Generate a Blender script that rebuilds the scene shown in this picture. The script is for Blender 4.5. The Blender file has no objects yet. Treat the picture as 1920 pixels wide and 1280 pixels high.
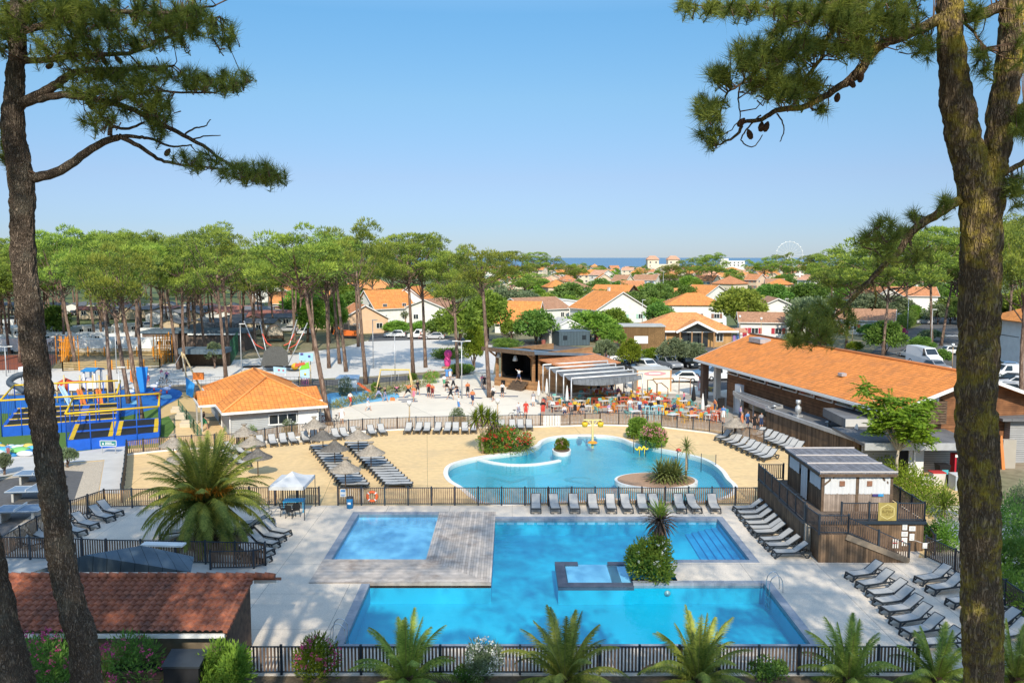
import bpy, bmesh, math, random
from math import sin, cos, pi, radians, atan, tan, sqrt, atan2
from mathutils import Vector as V, Matrix, geometry
R = random.Random(11)
sc = bpy.context.scene
COL = sc.collection
FPX, CAMH = 1620.0, 16.0
PITCH = atan(157.0 / FPX)
CP, SP = cos(PITCH), sin(PITCH)
def ray(u, v):
 dx, dy = (u - 960.0) / FPX, (640.0 - v) / FPX
 return V((dx, CP + dy * SP, -SP + dy * CP))
def at(u, v, z=0.0):
 """point of the plane of height z that the photograph shows at (u, v) of its 1920 x 1280 pixels"""
 d = ray(u, v); t = (z - CAMH) / d.z
 return V((d.x * t, d.y * t, z))
def at_y(u, v, y):
 d = ray(u, v); t = y / d.y
 return V((d.x * t, y, CAMH + d.z * t))
def ht(u, v, vt):
 p = at(u, v); d = ray(u, vt)
 return CAMH + d.z * p.y / d.y
def ppm(v):
 return (FPX * (at(961, v).x))and 1.0 / (at(961, v).x)
class MB:
 def __init__(s): s.v = []; s.f = []; s.m = []; s.s = []; s.mi = 0
 def add(s, vs, fs, smooth=False):
  b = len(s.v); s.v.extend([tuple(p) for p in vs])
  for f in fs:
   s.f.append(tuple(i + b for i in f)); s.m.append(s.mi); s.s.append(smooth)
  return s
 def box(s, c, sz, rz=0.0, M=None):
  x, y, z = sz[0] / 2, sz[1] / 2, sz[2] / 2
  vs = [V((i * x, j * y, k * z)) for k in (-1, 1) for j in (-1, 1) for i in (-1, 1)]
  if rz:
   m = Matrix.Rotation(rz, 3, 'Z'); vs = [m @ p for p in vs]
  if M: vs = [M @ p for p in vs]
  c = V(c); vs = [p + c for p in vs]
  return s.add(vs, [(0, 2, 3, 1), (4, 5, 7, 6), (0, 1, 5, 4), (2, 6, 7, 3), (0, 4, 6, 2), (1, 3, 7, 5)])
 def bar(s, a, b, w, h=None, up=(0, 0, 1)):
  a, b = V(a), V(b); h = h or w; d = (b - a)
  if d.length < 1e-6: return s
  d.normalize(); up = V(up)
  if abs(d.dot(up)) > .98: up = V((0, 1, 0))
  r = d.cross(up).normalized(); t = r.cross(d)
  r = r * (w / 2); t = t * (h / 2)
  vs = [a - r - t, a + r - t, a + r + t, a - r + t, b - r - t, b + r - t, b + r + t, b - r + t]
  return s.add(vs, [(0, 1, 2, 3), (7, 6, 5, 4), (0, 4, 5, 1), (1, 5, 6, 2), (2, 6, 7, 3), (3, 7, 4, 0)])
 def tube(s, pts, r, n=7, cap=True, smooth=True):
  pts = [V(p) for p in pts]; k = len(pts)
  rs = r if isinstance(r, (list, tuple)) else [r] * k
  vs = []; prev = None
  for i, p in enumerate(pts):
   d = (pts[min(i + 1, k - 1)] - pts[max(i - 1, 0)])
   d = d.normalized() if d.length > 1e-9 else V((0, 0, 1))
   if prev is None:
    a = V((1, 0, 0)) if abs(d.x) < .9 else V((0, 1, 0))
    e = d.cross(a).normalized()
   else:
    e = prev - d * prev.dot(d); e = e.normalized() if e.length > 1e-6 else d.orthogonal().normalized()
   prev = e; g = d.cross(e)
   for j in range(n):
    t = 2 * pi * j / n
    vs.append(p + (e * cos(t) + g * sin(t)) * rs[i])
  fs = [(i * n + j, i * n + (j + 1) % n, (i + 1) * n + (j + 1) % n, (i + 1) * n + j) for i in range(k - 1) for j in range(n)]
  if cap: fs += [tuple(range(n - 1, -1, -1)), tuple((k - 1) * n + j for j in range(n))]
  return s.add(vs, fs, smooth)
 def lathe(s, prof, c=(0, 0, 0), n=16, smooth=True):
  vs = []; c = V(c)
  for r, z in prof:
   for j in range(n):
    t = 2 * pi * j / n; vs.append((c.x + r * cos(t), c.y + r * sin(t), c.z + z))
  k = len(prof)
  fs = [(i * n + j, i * n + (j + 1) % n, (i + 1) * n + (j + 1) % n, (i + 1) * n + j) for i in range(k - 1) for j in range(n)]
  return s.add(vs, fs, smooth)
 def prism(s, poly, z0, z1):
  n = len(poly)
  vs = [(p[0], p[1], z0) for p in poly] + [(p[0], p[1], z1) for p in poly]
  fs = [tuple(range(n - 1, -1, -1)), tuple(range(n, 2 * n))] + [(i, (i + 1) % n, n + (i + 1) % n, n + i) for i in range(n)]
  return s.add(vs, fs)
 def poly(s, pts): return s.add(pts, [tuple(range(len(pts)))])
 def slab(s, pts, t):
  """thick plate: pts (planar, counter-clockwise seen from outside), thickness t inwards"""
  pts = [V(p) for p in pts]; n = len(pts)
  nm = (pts[1] - pts[0]).cross(pts[2] - pts[1]).normalized() * t
  vs = pts + [p - nm for p in pts]
  return s.add(vs, [tuple(range(n)), tuple(range(2 * n - 1, n - 1, -1))] + [(i, n + i, n + (i + 1) % n, (i + 1) % n) for i in range(n)])
 def ball(s, c, r, n=10, m=6, smooth=True):
  r = r if isinstance(r, (tuple, list)) else (r, r, r); c = V(c); vs = [(c.x, c.y, c.z - r[2])]
  for i in range(1, m):
   a = -pi / 2 + pi * i / m
   for j in range(n):
    t = 2 * pi * j / n
    vs.append((c.x + r[0] * cos(a) * cos(t), c.y + r[1] * cos(a) * sin(t), c.z + r[2] * sin(a)))
  vs.append((c.x, c.y, c.z + r[2])); L = len(vs) - 1
  fs = [(0, 1 + (j + 1) % n, 1 + j) for j in range(n)]
  fs += [(1 + i * n + j, 1 + i * n + (j + 1) % n, 1 + (i + 1) * n + (j + 1) % n, 1 + (i + 1) * n + j) for i in range(m - 2) for j in range(n)]
  fs += [(L, 1 + (m - 2) * n + j, 1 + (m - 2) * n + (j + 1) % n) for j in range(n)]
  return s.add(vs, fs, smooth)
 def mesh(s, name, mats):
  me = bpy.data.meshes.new(name); me.from_pydata(s.v, [], s.f)
  mats = mats if isinstance(mats, (list, tuple)) else [mats]
  for m in mats: me.materials.append(m)
  if len(mats) > 1: me.polygons.foreach_set('material_index', s.m)
  me.polygons.foreach_set('use_smooth', s.s); me.update()
  return me
 def build(s, name, mats, parent=None, loc=None, rz=0.0, color=None):
  return put(name, s.mesh(name, mats), parent, loc, rz, color)
CH = {}
def put(name, me, parent=None, loc=None, rz=0.0, color=None, scale=None):
 o = bpy.data.objects.new(name, me); COL.objects.link(o)
 if parent: o.parent = parent; CH.setdefault(parent.name, []).append(o)
 if loc is not None: o.location = loc
 if rz: o.rotation_euler = (0, 0, rz)
 if color: o.color = (*color[:3], 1)
 elif parent: o.color = parent.color
 if scale is not None: o.scale = scale if hasattr(scale, '__len__') else (scale,) * 3
 return o
def tag(o, label=None, cat=None, group=None, kind=None):
 if label: o['label'] = label
 if cat: o['category'] = cat
 if group: o['group'] = group
 if kind: o['kind'] = kind
 return o
def thing(name, label, cat, loc=(0, 0, 0), rz=0.0, group=None, color=None, scale=None):
 o = bpy.data.objects.new(name, None); COL.objects.link(o); o.empty_display_size = .2
 o.location = loc; o.rotation_euler = (0, 0, rz)
 if scale is not None: o.scale = scale if hasattr(scale, '__len__') else (scale,) * 3
 if color: o.color = (*color[:3], 1)
 return tag(o, label, cat, group)
def dup(root, loc, rz=0.0, label=None, group=None, color=None, scale=None):
 def cp(o, par):
  c = o.copy(); COL.objects.link(c)
  if par: c.parent = par; CH.setdefault(par.name, []).append(c)
  if color and o.get('tint', 1): c.color = (*color[:3], 1)
  for ch in CH.get(o.name, []): cp(ch, c)
  return c
 r = cp(root, None); r.location = loc; r.rotation_euler = (0, 0, rz)
 if scale is not None: r.scale = scale if hasattr(scale, '__len__') else (scale,) * 3
 if label: r['label'] = label
 if group: r['group'] = group
 return r
class Kind:
 """first placement moves the prototype itself, later ones copy it with its parts"""
 def __init__(s, fn): s.fn = fn; s.proto = None
 def place(s, loc, rz=0.0, label=None, group=None, color=None, scale=None):
  if s.proto is None:
   r = s.proto = s.fn(); r.location = loc; r.rotation_euler = (0, 0, rz)
   if scale is not None: r.scale = scale if hasattr(scale, '__len__') else (scale,) * 3
   if label: r['label'] = label
   if group: r['group'] = group
   if color:
    def cc(o):
     if o.get('tint', 1): o.color = (*color[:3], 1)
     for c in CH.get(o.name, []): cc(c)
    cc(r)
   return r
  return dup(s.proto, loc, rz, label, group, color, scale)
ORD = 'first second third fourth fifth sixth seventh eighth ninth tenth eleventh twelfth thirteenth fourteenth fifteenth sixteenth seventeenth eighteenth nineteenth'.split()
TENS = {2: 'twent', 3: 'thirt', 4: 'fort', 5: 'fift', 6: 'sixt', 7: 'sevent', 8: 'eight', 9: 'ninet'}
def ordn(i):
 """1 -> first"""
 if i < 20: return ORD[i - 1]
 if i >= 100: return 'hundred-and-' + ordn(i - 100) if i > 100 else 'hundredth'
 t, u = divmod(i, 10)
 return TENS[t] + 'ieth' if u == 0 else TENS[t] + 'y-' + ORD[u - 1]
def nt(name):
 m = bpy.data.materials.new(name); m.use_nodes = True; t = m.node_tree; t.nodes.clear()
 out = t.nodes.new('ShaderNodeOutputMaterial')
 def N(typ, **kw):
  n = t.nodes.new('ShaderNode' + typ)
  for k, v in kw.items():
   if k.startswith('i_'): n.inputs[k[2:].replace('_', ' ')].default_value = v
   else: setattr(n, k, v)
  return n
 L = t.links.new
 return m, t, N, L, out
def rgba(c): return (c[0], c[1], c[2], 1)
def mix(N, L, fac, a, b, mode='MIX'):
 n = N('Mix', data_type='RGBA', blend_type=mode)
 if isinstance(fac, (int, float)): n.inputs[0].default_value = fac
 else: L(fac, n.inputs[0])
 for v, i in ((a, 6), (b, 7)):
  if hasattr(v, 'links'): L(v, n.inputs[i])
  else: n.inputs[i].default_value = rgba(v)
 return n.outputs[2]
def mat(name, col=(.5, .5, .5), rough=.7, var=.15, scale=2.0, bump=0.0, bscale=30.0, metal=0.0, spec=.3, obj=False, col2=None, det=6.0,
  planks=None, wear_or_light=None, coord='Geometry', trans=0.0, stripes=None):
 """general procedural surface: base colour (or the object's colour), two scales of noise, optional plank pattern, bump"""
 m, t, N, L, out = nt(name)
 b = N('BsdfPrincipled'); b.inputs['Roughness'].default_value = rough; b.inputs['Metallic'].default_value = metal
 b.inputs['Specular IOR Level'].default_value = spec
 if coord == 'Geometry': pos = N('NewGeometry').outputs['Position']
 else: pos = N('TexCoord').outputs['Object']
 base = N('ObjectInfo').outputs['Color'] if obj else None
 nz = N('TexNoise'); nz.inputs['Scale'].default_value = scale; nz.inputs['Detail'].default_value = det; L(pos, nz.inputs['Vector'])
 src = base if base is not None else rgba(col)
 c2 = col2
 if base is not None:
  dark = mix(N, L, 1.0, base, (1 - var,) * 3, 'MULTIPLY'); lite = mix(N, L, 1.0, base, (1 + var,) * 3, 'MULTIPLY')
 elif c2 is not None: dark, lite = c2, col
 else: dark = tuple(c * (1 - var) for c in col); lite = tuple(min(1, c * (1 + var)) for c in col)
 rmp = N('MapRange'); rmp.inputs[1].default_value = .3; rmp.inputs[2].default_value = .7; L(nz.outputs[0], rmp.inputs[0])
 c = mix(N, L, rmp.outputs[0], dark, lite)
 hgt = None
 if planks:
  for (d, w, gap, pv) in planks:
   dp = N('VectorMath', operation='DOT_PRODUCT'); L(pos, dp.inputs[0]); dp.inputs[1].default_value = d
   dv = N('Math', operation='DIVIDE'); L(dp.outputs['Value'], dv.inputs[0]); dv.inputs[1].default_value = w
   fl = N('Math', operation='FLOOR'); L(dv.outputs[0], fl.inputs[0])
   wn = N('TexWhiteNoise', noise_dimensions='1D'); L(fl.outputs[0], wn.inputs['W'])
   mr = N('MapRange'); mr.inputs[3].default_value = 1 - pv; mr.inputs[4].default_value = 1 + pv; L(wn.outputs['Value'], mr.inputs[0])
   cb = N('CombineColor'); [L(mr.outputs[0], cb.inputs[k]) for k in range(3)]
   c = mix(N, L, 1.0, c, cb.outputs[0], 'MULTIPLY')
   fr = N('Math', operation='FRACT'); L(dv.outputs[0], fr.inputs[0])
   lt = N('Math', operation='LESS_THAN'); L(fr.outputs[0], lt.inputs[0]); lt.inputs[1].default_value = gap
   c = mix(N, L, lt.outputs[0], c, mix(N, L, 1.0, c, (.35,) * 3, 'MULTIPLY'))
   s2 = N('Math', operation='SUBTRACT'); s2.inputs[0].default_value = 1; L(lt.outputs[0], s2.inputs[1])
   hgt = s2.outputs[0]
 if wear_or_light:
  wc, ws, wa = wear_or_light
  n2 = N('TexNoise'); n2.inputs['Scale'].default_value = ws; n2.inputs['Detail'].default_value = 8; n2.inputs['Roughness'].default_value = .7; L(pos, n2.inputs['Vector'])
  r2 = N('MapRange'); r2.inputs[1].default_value = .5; r2.inputs[2].default_value = .72; r2.inputs[4].default_value = wa; L(n2.outputs[0], r2.inputs[0])
  c = mix(N, L, r2.outputs[0], c, wc)
 L(c, b.inputs['Base Color'])
 if bump or hgt is not None:
  bn = N('TexNoise'); bn.inputs['Scale'].default_value = bscale; bn.inputs['Detail'].default_value = 4; L(pos, bn.inputs['Vector'])
  bp = N('Bump'); bp.inputs['Strength'].default_value = bump or .3; bp.inputs['Distance'].default_value = .03
  h = bn.outputs[0]
  if hgt is not None:
   ad = N('Math', operation='ADD'); L(hgt, ad.inputs[0]); L(bn.outputs[0], ad.inputs[1]); h = ad.outputs[0]
  L(h, bp.inputs['Height']); L(bp.outputs[0], b.inputs['Normal'])
 if trans:
  tr = N('BsdfTranslucent'); L(c, tr.inputs[0]); ms = N('MixShader'); ms.inputs[0].default_value = trans
  L(b.outputs[0], ms.inputs[1]); L(tr.outputs[0], ms.inputs[2]); L(ms.outputs[0], out.inputs[0])
 else: L(b.outputs[0], out.inputs[0])
 return m
def leafmat(name, c1, c2, scale=1.2, trans=.3, hue=.25, rough=.6):
 """foliage: two greens by a coarse and a fine noise, shifted per tree, partly translucent"""
 m, t, N, L, out = nt(name)
 pos = N('NewGeometry').outputs['Position']
 n1 = N('TexNoise'); n1.inputs['Scale'].default_value = scale; n1.inputs['Detail'].default_value = 3; L(pos, n1.inputs['Vector'])
 n2 = N('TexNoise'); n2.inputs['Scale'].default_value = scale * 9; n2.inputs['Detail'].default_value = 2; L(pos, n2.inputs['Vector'])
 ad = N('Math', operation='ADD'); L(n1.outputs[0], ad.inputs[0]); L(n2.outputs[0], ad.inputs[1])
 mr = N('MapRange'); mr.inputs[1].default_value = .72; mr.inputs[2].default_value = 1.28; L(ad.outputs[0], mr.inputs[0])
 c = mix(N, L, mr.outputs[0], c1, c2)
 rd = N('ObjectInfo').outputs['Random']
 v = N('MapRange'); v.inputs[3].default_value = 1 - hue; v.inputs[4].default_value = 1 + hue; L(rd, v.inputs[0])
 hs = N('HueSaturation'); L(c, hs.inputs['Color']); L(v.outputs[0], hs.inputs['Value'])
 hh = N('MapRange'); hh.inputs[3].default_value = .485; hh.inputs[4].default_value = .52; L(rd, hh.inputs[0]); L(hh.outputs[0], hs.inputs['Hue'])
 b = N('BsdfPrincipled'); b.inputs['Roughness'].default_value = rough; b.inputs['Specular IOR Level'].default_value = .25
 L(hs.outputs[0], b.inputs['Base Color'])
 tr = N('BsdfTranslucent'); L(hs.outputs[0], tr.inputs[0])
 ms = N('MixShader'); ms.inputs[0].default_value = trans; L(b.outputs[0], ms.inputs[1]); L(tr.outputs[0], ms.inputs[2]); L(ms.outputs[0], out.inputs[0])
 return m
def schlick(N, L, f0, normal=None):
 lw = N('LayerWeight'); lw.inputs[0].default_value = .5
 if normal is not None: L(normal, lw.inputs[1])
 pw = N('Math', operation='POWER'); L(lw.outputs['Facing'], pw.inputs[0]); pw.inputs[1].default_value = 5
 mr = N('MapRange'); mr.inputs[3].default_value = f0; mr.inputs[4].default_value = 1; L(pw.outputs[0], mr.inputs[0])
 return mr.outputs[0]
def watermat(name, tint, scale=2.5, strength=.08, rough=.02, mx=.7):
 """clear water: a fresnel mirror over a tinted see-through surface, rippled"""
 m, t, N, L, out = nt(name)
 pos = N('NewGeometry').outputs['Position']
 nz = N('TexNoise'); nz.inputs['Scale'].default_value = scale; nz.inputs['Detail'].default_value = 3; nz.inputs['Distortion'].default_value = .6; L(pos, nz.inputs['Vector'])
 bp = N('Bump'); bp.inputs['Strength'].default_value = strength; bp.inputs['Distance'].default_value = .1; L(nz.outputs[0], bp.inputs['Height'])
 fr = schlick(N, L, .02, bp.outputs[0])
 gl = N('BsdfGlossy'); gl.inputs['Roughness'].default_value = rough; L(bp.outputs[0], gl.inputs['Normal'])
 tp = N('BsdfTransparent'); tp.inputs[0].default_value = rgba(tint)
 ms = N('MixShader'); L(fr, ms.inputs[0]); L(tp.outputs[0], ms.inputs[1]); L(gl.outputs[0], ms.inputs[2]); L(ms.outputs[0], out.inputs[0])
 return m
def tilemat(name, obj=True, col=(.5, .2, .08), tw=.26, th=.36, var=.15, wear_or_light=(.30, .15, .08), wa=.5):
 """clay pantiles: local X runs along the ridge, local slope rows follow Y/Z"""
 m, t, N, L, out = nt(name)
 tc = N('TexCoord').outputs['Object']
 base = N('ObjectInfo').outputs['Color'] if obj else None
 sep = N('SeparateXYZ'); L(tc, sep.inputs[0])
 dx = N('Math', operation='DIVIDE'); L(sep.outputs[0], dx.inputs[0]); dx.inputs[1].default_value = tw
 dy = N('Math', operation='DIVIDE'); L(sep.outputs[1], dy.inputs[0]); dy.inputs[1].default_value = th
 fx = N('Math', operation='FLOOR'); L(dx.outputs[0], fx.inputs[0]); fy = N('Math', operation='FLOOR'); L(dy.outputs[0], fy.inputs[0])
 cb = N('CombineXYZ'); L(fx.outputs[0], cb.inputs[0]); L(fy.outputs[0], cb.inputs[1])
 wn = N('TexWhiteNoise', noise_dimensions='3D'); L(cb.outputs[0], wn.inputs['Vector'])
 mr = N('MapRange'); mr.inputs[3].default_value = 1 - var; mr.inputs[4].default_value = 1 + var; L(wn.outputs['Value'], mr.inputs[0])
 cc = N('CombineColor'); [L(mr.outputs[0], cc.inputs[k]) for k in range(3)]
 c = mix(N, L, 1.0, base if base is not None else col, cc.outputs[0], 'MULTIPLY')
 pos = N('NewGeometry').outputs['Position']
 n2 = N('TexNoise'); n2.inputs['Scale'].default_value = .7; n2.inputs['Detail'].default_value = 8; n2.inputs['Roughness'].default_value = .65; L(pos, n2.inputs['Vector'])
 r2 = N('MapRange'); r2.inputs[1].default_value = .48; r2.inputs[2].default_value = .75; r2.inputs[4].default_value = wa; L(n2.outputs[0], r2.inputs[0])
 c = mix(N, L, r2.outputs[0], c, wear_or_light)
 frx = N('Math', operation='FRACT'); L(dx.outputs[0], frx.inputs[0])
 fry = N('Math', operation='FRACT'); L(dy.outputs[0], fry.inputs[0])
 sn = N('Math', operation='MULTIPLY'); L(frx.outputs[0], sn.inputs[0]); sn.inputs[1].default_value = pi
 s1 = N('Math', operation='SINE'); L(sn.outputs[0], s1.inputs[0])
 lt = N('Math', operation='LESS_THAN'); L(fry.outputs[0], lt.inputs[0]); lt.inputs[1].default_value = .14
 lx = N('Math', operation='LESS_THAN'); L(s1.outputs[0], lx.inputs[0]); lx.inputs[1].default_value = .3
 mxx = N('Math', operation='MAXIMUM'); L(lt.outputs[0], mxx.inputs[0]); L(lx.outputs[0], mxx.inputs[1])
 mlt = N('Math', operation='MULTIPLY'); L(mxx.outputs[0], mlt.inputs[0]); mlt.inputs[1].default_value = .55
 c = mix(N, L, mlt.outputs[0], c, mix(N, L, 1.0, c, (.4, .36, .34), 'MULTIPLY'))
 b = N('BsdfPrincipled'); b.inputs['Roughness'].default_value = .85; b.inputs['Specular IOR Level'].default_value = .2
 L(c, b.inputs['Base Color'])
 sb = N('Math', operation='SUBTRACT'); L(s1.outputs[0], sb.inputs[0]); L(lt.outputs[0], sb.inputs[1])
 bp = N('Bump'); bp.inputs['Strength'].default_value = .6; bp.inputs['Distance'].default_value = .05; L(sb.outputs[0], bp.inputs['Height']); L(bp.outputs[0], b.inputs['Normal'])
 L(b.outputs[0], out.inputs[0])
 return m
def glassmat(name, tint=(.7, .85, .9), alpha=.25):
 m, t, N, L, out = nt(name)
 g = N('BsdfGlossy'); g.inputs['Roughness'].default_value = .03; tp = N('BsdfTransparent'); tp.inputs[0].default_value = rgba(tint)
 fr = schlick(N, L, .04)
 ms = N('MixShader'); L(fr, ms.inputs[0]); L(tp.outputs[0], ms.inputs[1]); L(g.outputs[0], ms.inputs[2]); L(ms.outputs[0], out.inputs[0])
 return m
def barkmat(name, c1, c2, moss=None, scale=9.0, amt=.6, lo=.5, hi=.66):
 """pine bark: plates stretched up the trunk, deep dark furrows, optional lichen"""
 m, t, N, L, out = nt(name)
 tc = N('NewGeometry').outputs['Position']
 mp = N('Mapping'); mp.inputs['Scale'].default_value = (1, 1, .22); L(tc, mp.inputs[0])
 nz0 = N('TexNoise'); nz0.inputs['Scale'].default_value = scale * .8; nz0.inputs['Detail'].default_value = 3; L(mp.outputs[0], nz0.inputs['Vector'])
 ds = N('Mix', data_type='VECTOR'); ds.inputs[0].default_value = .34; L(mp.outputs[0], ds.inputs[4]); L(nz0.outputs['Color'], ds.inputs[5])
 vo = N('TexVoronoi', feature='DISTANCE_TO_EDGE'); vo.inputs['Scale'].default_value = scale; L(ds.outputs[1], vo.inputs['Vector'])
 nz = N('TexNoise'); nz.inputs['Scale'].default_value = scale * 2.2; nz.inputs['Detail'].default_value = 8; nz.inputs['Roughness'].default_value = .7; L(mp.outputs[0], nz.inputs['Vector'])
 r1 = N('MapRange'); r1.inputs[1].default_value = .0; r1.inputs[2].default_value = .30; L(vo.outputs[0], r1.inputs[0])
 mu = N('Math', operation='MULTIPLY'); L(r1.outputs[0], mu.inputs[0])
 r0 = N('MapRange'); r0.inputs[1].default_value = .25; r0.inputs[2].default_value = .75; L(nz.outputs[0], r0.inputs[0]); L(r0.outputs[0], mu.inputs[1])
 c = mix(N, L, mu.outputs[0], c1, c2)
 if moss:
  n3 = N('TexNoise'); n3.inputs['Scale'].default_value = 2.2; n3.inputs['Detail'].default_value = 9; n3.inputs['Roughness'].default_value = .75; L(tc, n3.inputs['Vector'])
  r3 = N('MapRange'); r3.inputs[1].default_value = lo; r3.inputs[2].default_value = hi; r3.inputs[4].default_value = amt; L(n3.outputs[0], r3.inputs[0])
  c = mix(N, L, r3.outputs[0], c, moss)
 b = N('BsdfPrincipled'); b.inputs['Roughness'].default_value = .95; b.inputs['Specular IOR Level'].default_value = .1; L(c, b.inputs['Base Color'])
 ad = N('Math', operation='ADD'); L(r1.outputs[0], ad.inputs[0]); L(nz.outputs[0], ad.inputs[1])
 bp = N('Bump'); bp.inputs['Strength'].default_value = 1.0; bp.inputs['Distance'].default_value = .04; L(ad.outputs[0], bp.inputs['Height']); L(bp.outputs[0], b.inputs['Normal'])
 L(b.outputs[0], out.inputs[0])
 return m
M = {}
M['navy'] = mat('navy_metal', (.022, .034, .05), .45, .1, spec=.5)
M['dark'] = mat('dark_plastic', (.035, .042, .05), .5, .15)
M['black'] = mat('black_matt', (.015, .015, .017), .7, .2)
M['sling'] = mat('sling_fabric', (.44, .43, .41), .85, .06, 12)
M['white'] = mat('white_paint', (.78, .78, .76), .55, .05, 1.5)
M['steel'] = mat('galvanised_steel', (.5, .51, .52), .4, .1, 3, metal=.4)
M['chrome'] = mat('chrome', (.7, .7, .7), .12, .02, metal=1.0)
M['wallp'] = mat('wall_render', obj=True, rough=.9, var=.06, scale=1.2, wear_or_light=((.45, .42, .36), .9, .22))
M['paint'] = mat('tinted_paint', obj=True, rough=.55, var=.06, scale=3)
M['cloth'] = mat('tinted_cloth', obj=True, rough=.95, var=.1, scale=9)
M['skin'] = mat('skin', (.50, .29, .20), .6, .08, 8)
M['hair'] = mat('hair', obj=True, rough=.7, var=.2, scale=20)
M['carp'] = mat('car_paint', obj=True, rough=.22, var=.03, scale=1, spec=.6)
M['glass_d'] = mat('dark_glass', (.02, .028, .035), .06, .1, spec=.8)
M['tyre'] = mat('tyre', (.02, .02, .02), .85, .1)
M['lamp'] = mat('lamp_glass', (.75, .75, .72), .2, .05)
M['redl'] = mat('red_lens', (.35, .02, .02), .25, .05)
M['wood'] = mat('weathered_wood', (.17, .115, .075), .85, .35, 5, col2=(.08, .055, .04), bump=.3)
M['slat'] = mat('fence_slat', (.36, .24, .145), .85, .3, 4, col2=(.20, .13, .08))
M['clad_x'] = mat('board_cladding_x', (.23, .145, .085), .85, .3, 1.3, col2=(.11, .075, .05), planks=[((1, 0, 0), .14, .12, .35)], coord='Object', bump=.3)
M['clad_y'] = mat('board_cladding_y', (.23, .145, .085), .85, .3, 1.3, col2=(.11, .075, .05), planks=[((0, 1, 0), .14, .12, .35)], coord='Object', bump=.3)
M['larch'] = mat('warm_larch_boards', (.44, .24, .11), .8, .2, 1.4, col2=(.30, .16, .075), planks=[((0, 0, 1), .16, .1, .2)], coord='Object', bump=.3)
M['thatch'] = mat('reed_thatch', (.46, .40, .32), .95, .3, 9, col2=(.27, .23, .19), bump=1.0, bscale=45)
M['thatch_d'] = mat('old_reed_thatch', (.22, .20, .175), .95, .3, 9, col2=(.11, .10, .09), bump=1.0, bscale=45)
M['tile'] = tilemat('clay_tiles')
M['tile_old'] = mat('old_clay_tile', (.40, .145, .08), .85, .3, 3.5, col2=(.25, .085, .052), wear_or_light=((.10, .06, .05), 1.1, .8), bump=.5, bscale=25,
     planks=[((1, 0, 0), .27, .0, .22)])
M['roofgrey'] = mat('grey_felt_roof', (.15, .15, .155), .9, .18, .6, wear_or_light=((.26, .26, .26), .35, .5), planks=[((.972, .234, 0), 1.0, .03, .06)])
M['conc'] = mat('concrete', (.45, .44, .41), .9, .12, 1.1, bump=.2)
M['bark'] = barkmat('pine_bark_far', (.13, .085, .065), (.47, .335, .25), scale=5)
M['bark_l'] = barkmat('pine_bark_left', (.12, .092, .075), (.56, .44, .345), (.30, .33, .28), 19, .35)
M['bark_r'] = barkmat('pine_bark_lichen', (.13, .095, .066), (.54, .40, .27), (.58, .45, .06), 14, .8, .48, .63)
M['twig'] = mat('twig', (.16, .10, .07), .9, .3, 20)
M['cone'] = mat('pine_cone', (.10, .055, .035), .8, .4, 30, bump=.8, bscale=60)
M['needle'] = leafmat('near_needles', (.075, .13, .035), (.36, .41, .075), 2.6, .45, .05)
M['pine'] = leafmat('pine_needles', (.11, .18, .03), (.46, .53, .08), .45, .35, .26)
M['pine_d'] = leafmat('dark_pine_needles', (.09, .16, .04), (.27, .36, .08), .4, .3, .16)
M['leaf'] = leafmat('broad_leaves', (.09, .18, .025), (.33, .48, .065), .6, .35, .22)
M['leaf_d'] = leafmat('dark_leaves', (.065, .145, .03), (.23, .36, .06), .7, .3, .2)
M['olive'] = leafmat('olive_leaves', (.12, .16, .075), (.27, .32, .17), .8, .3, .15)
M['lime'] = leafmat('lime_leaves', (.10, .17, .015), (.30, .38, .03), 1.0, .4, .15)
M['palm'] = leafmat('palm_leaflets', (.12, .19, .035), (.50, .54, .10), 1.2, .3, .12)
M['pine_shade'] = leafmat('shaded_needles', (.06, .11, .028), (.22, .29, .055), .4, .3, .14)  # darker needles: shade painted under each crown clump
M['palm_d'] = leafmat('date_palm_leaflets', (.09, .15, .03), (.38, .42, .08), 1.2, .35, .08)
M['yucca'] = leafmat('yucca_leaves', (.10, .14, .035), (.32, .33, .10), 1.5, .3, .1)
M['dead'] = mat('dead_fronds', (.20, .13, .085), .95, .4, 6, col2=(.09, .06, .045))
M['grass'] = leafmat('tufted_grass', (.16, .17, .05), (.38, .36, .14), 2.0, .3, .15)
for nm, c in (('pink', (.62, .10, .26)), ('red', (.75, .03, .04)), ('wht', (.8, .8, .74)), ('rose', (.75, .33, .34)), ('orange_fruit', (.62, .25, .02)), ('magenta', (.65, .06, .2))):
 M['fl_' + nm] = mat(nm + '_blossom', c, .8, .2, 8, trans=.2)
ENV = 'structure'
def sheet(name, pts, z, m, holes=(), label=None, world=False):
 ps = [V((p[0], p[1], z)) if world else at(p[0], p[1]).xy.to_3d() + V((0, 0, z)) for p in pts]
 hs = [[V((p[0], p[1], z)) for p in h] for h in holes]
 tri = geometry.tessellate_polygon([ps] + hs) if hs else geometry.tessellate_polygon([ps])
 allp = ps + [p for h in hs for p in h]
 mb = MB()
 fs = []
 for t in tri:
  a, b, c = (allp[i] for i in t)
  fs.append(t if (b - a).cross(c - a).z > 0 else t[::-1])
 mb.add(allp, fs)
 o = mb.build(name, m)
 return tag(o, label, None, None, ENV)
def smooth_loop(pts, n=6):
 """closed Catmull-Rom through 2-D points"""
 k = len(pts); out = []
 for i in range(k):
  p0, p1, p2, p3 = (V(pts[(i + j) % k][:2]) for j in (-1, 0, 1, 2))
  for s in range(n):
   t = s / n
   out.append(.5 * ((2 * p1) + (-p0 + p2) * t + (2 * p0 - 5 * p1 + 4 * p2 - p3) * t * t + (-p0 + 3 * p1 - 3 * p2 + p3) * t ** 3))
 return out
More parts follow.
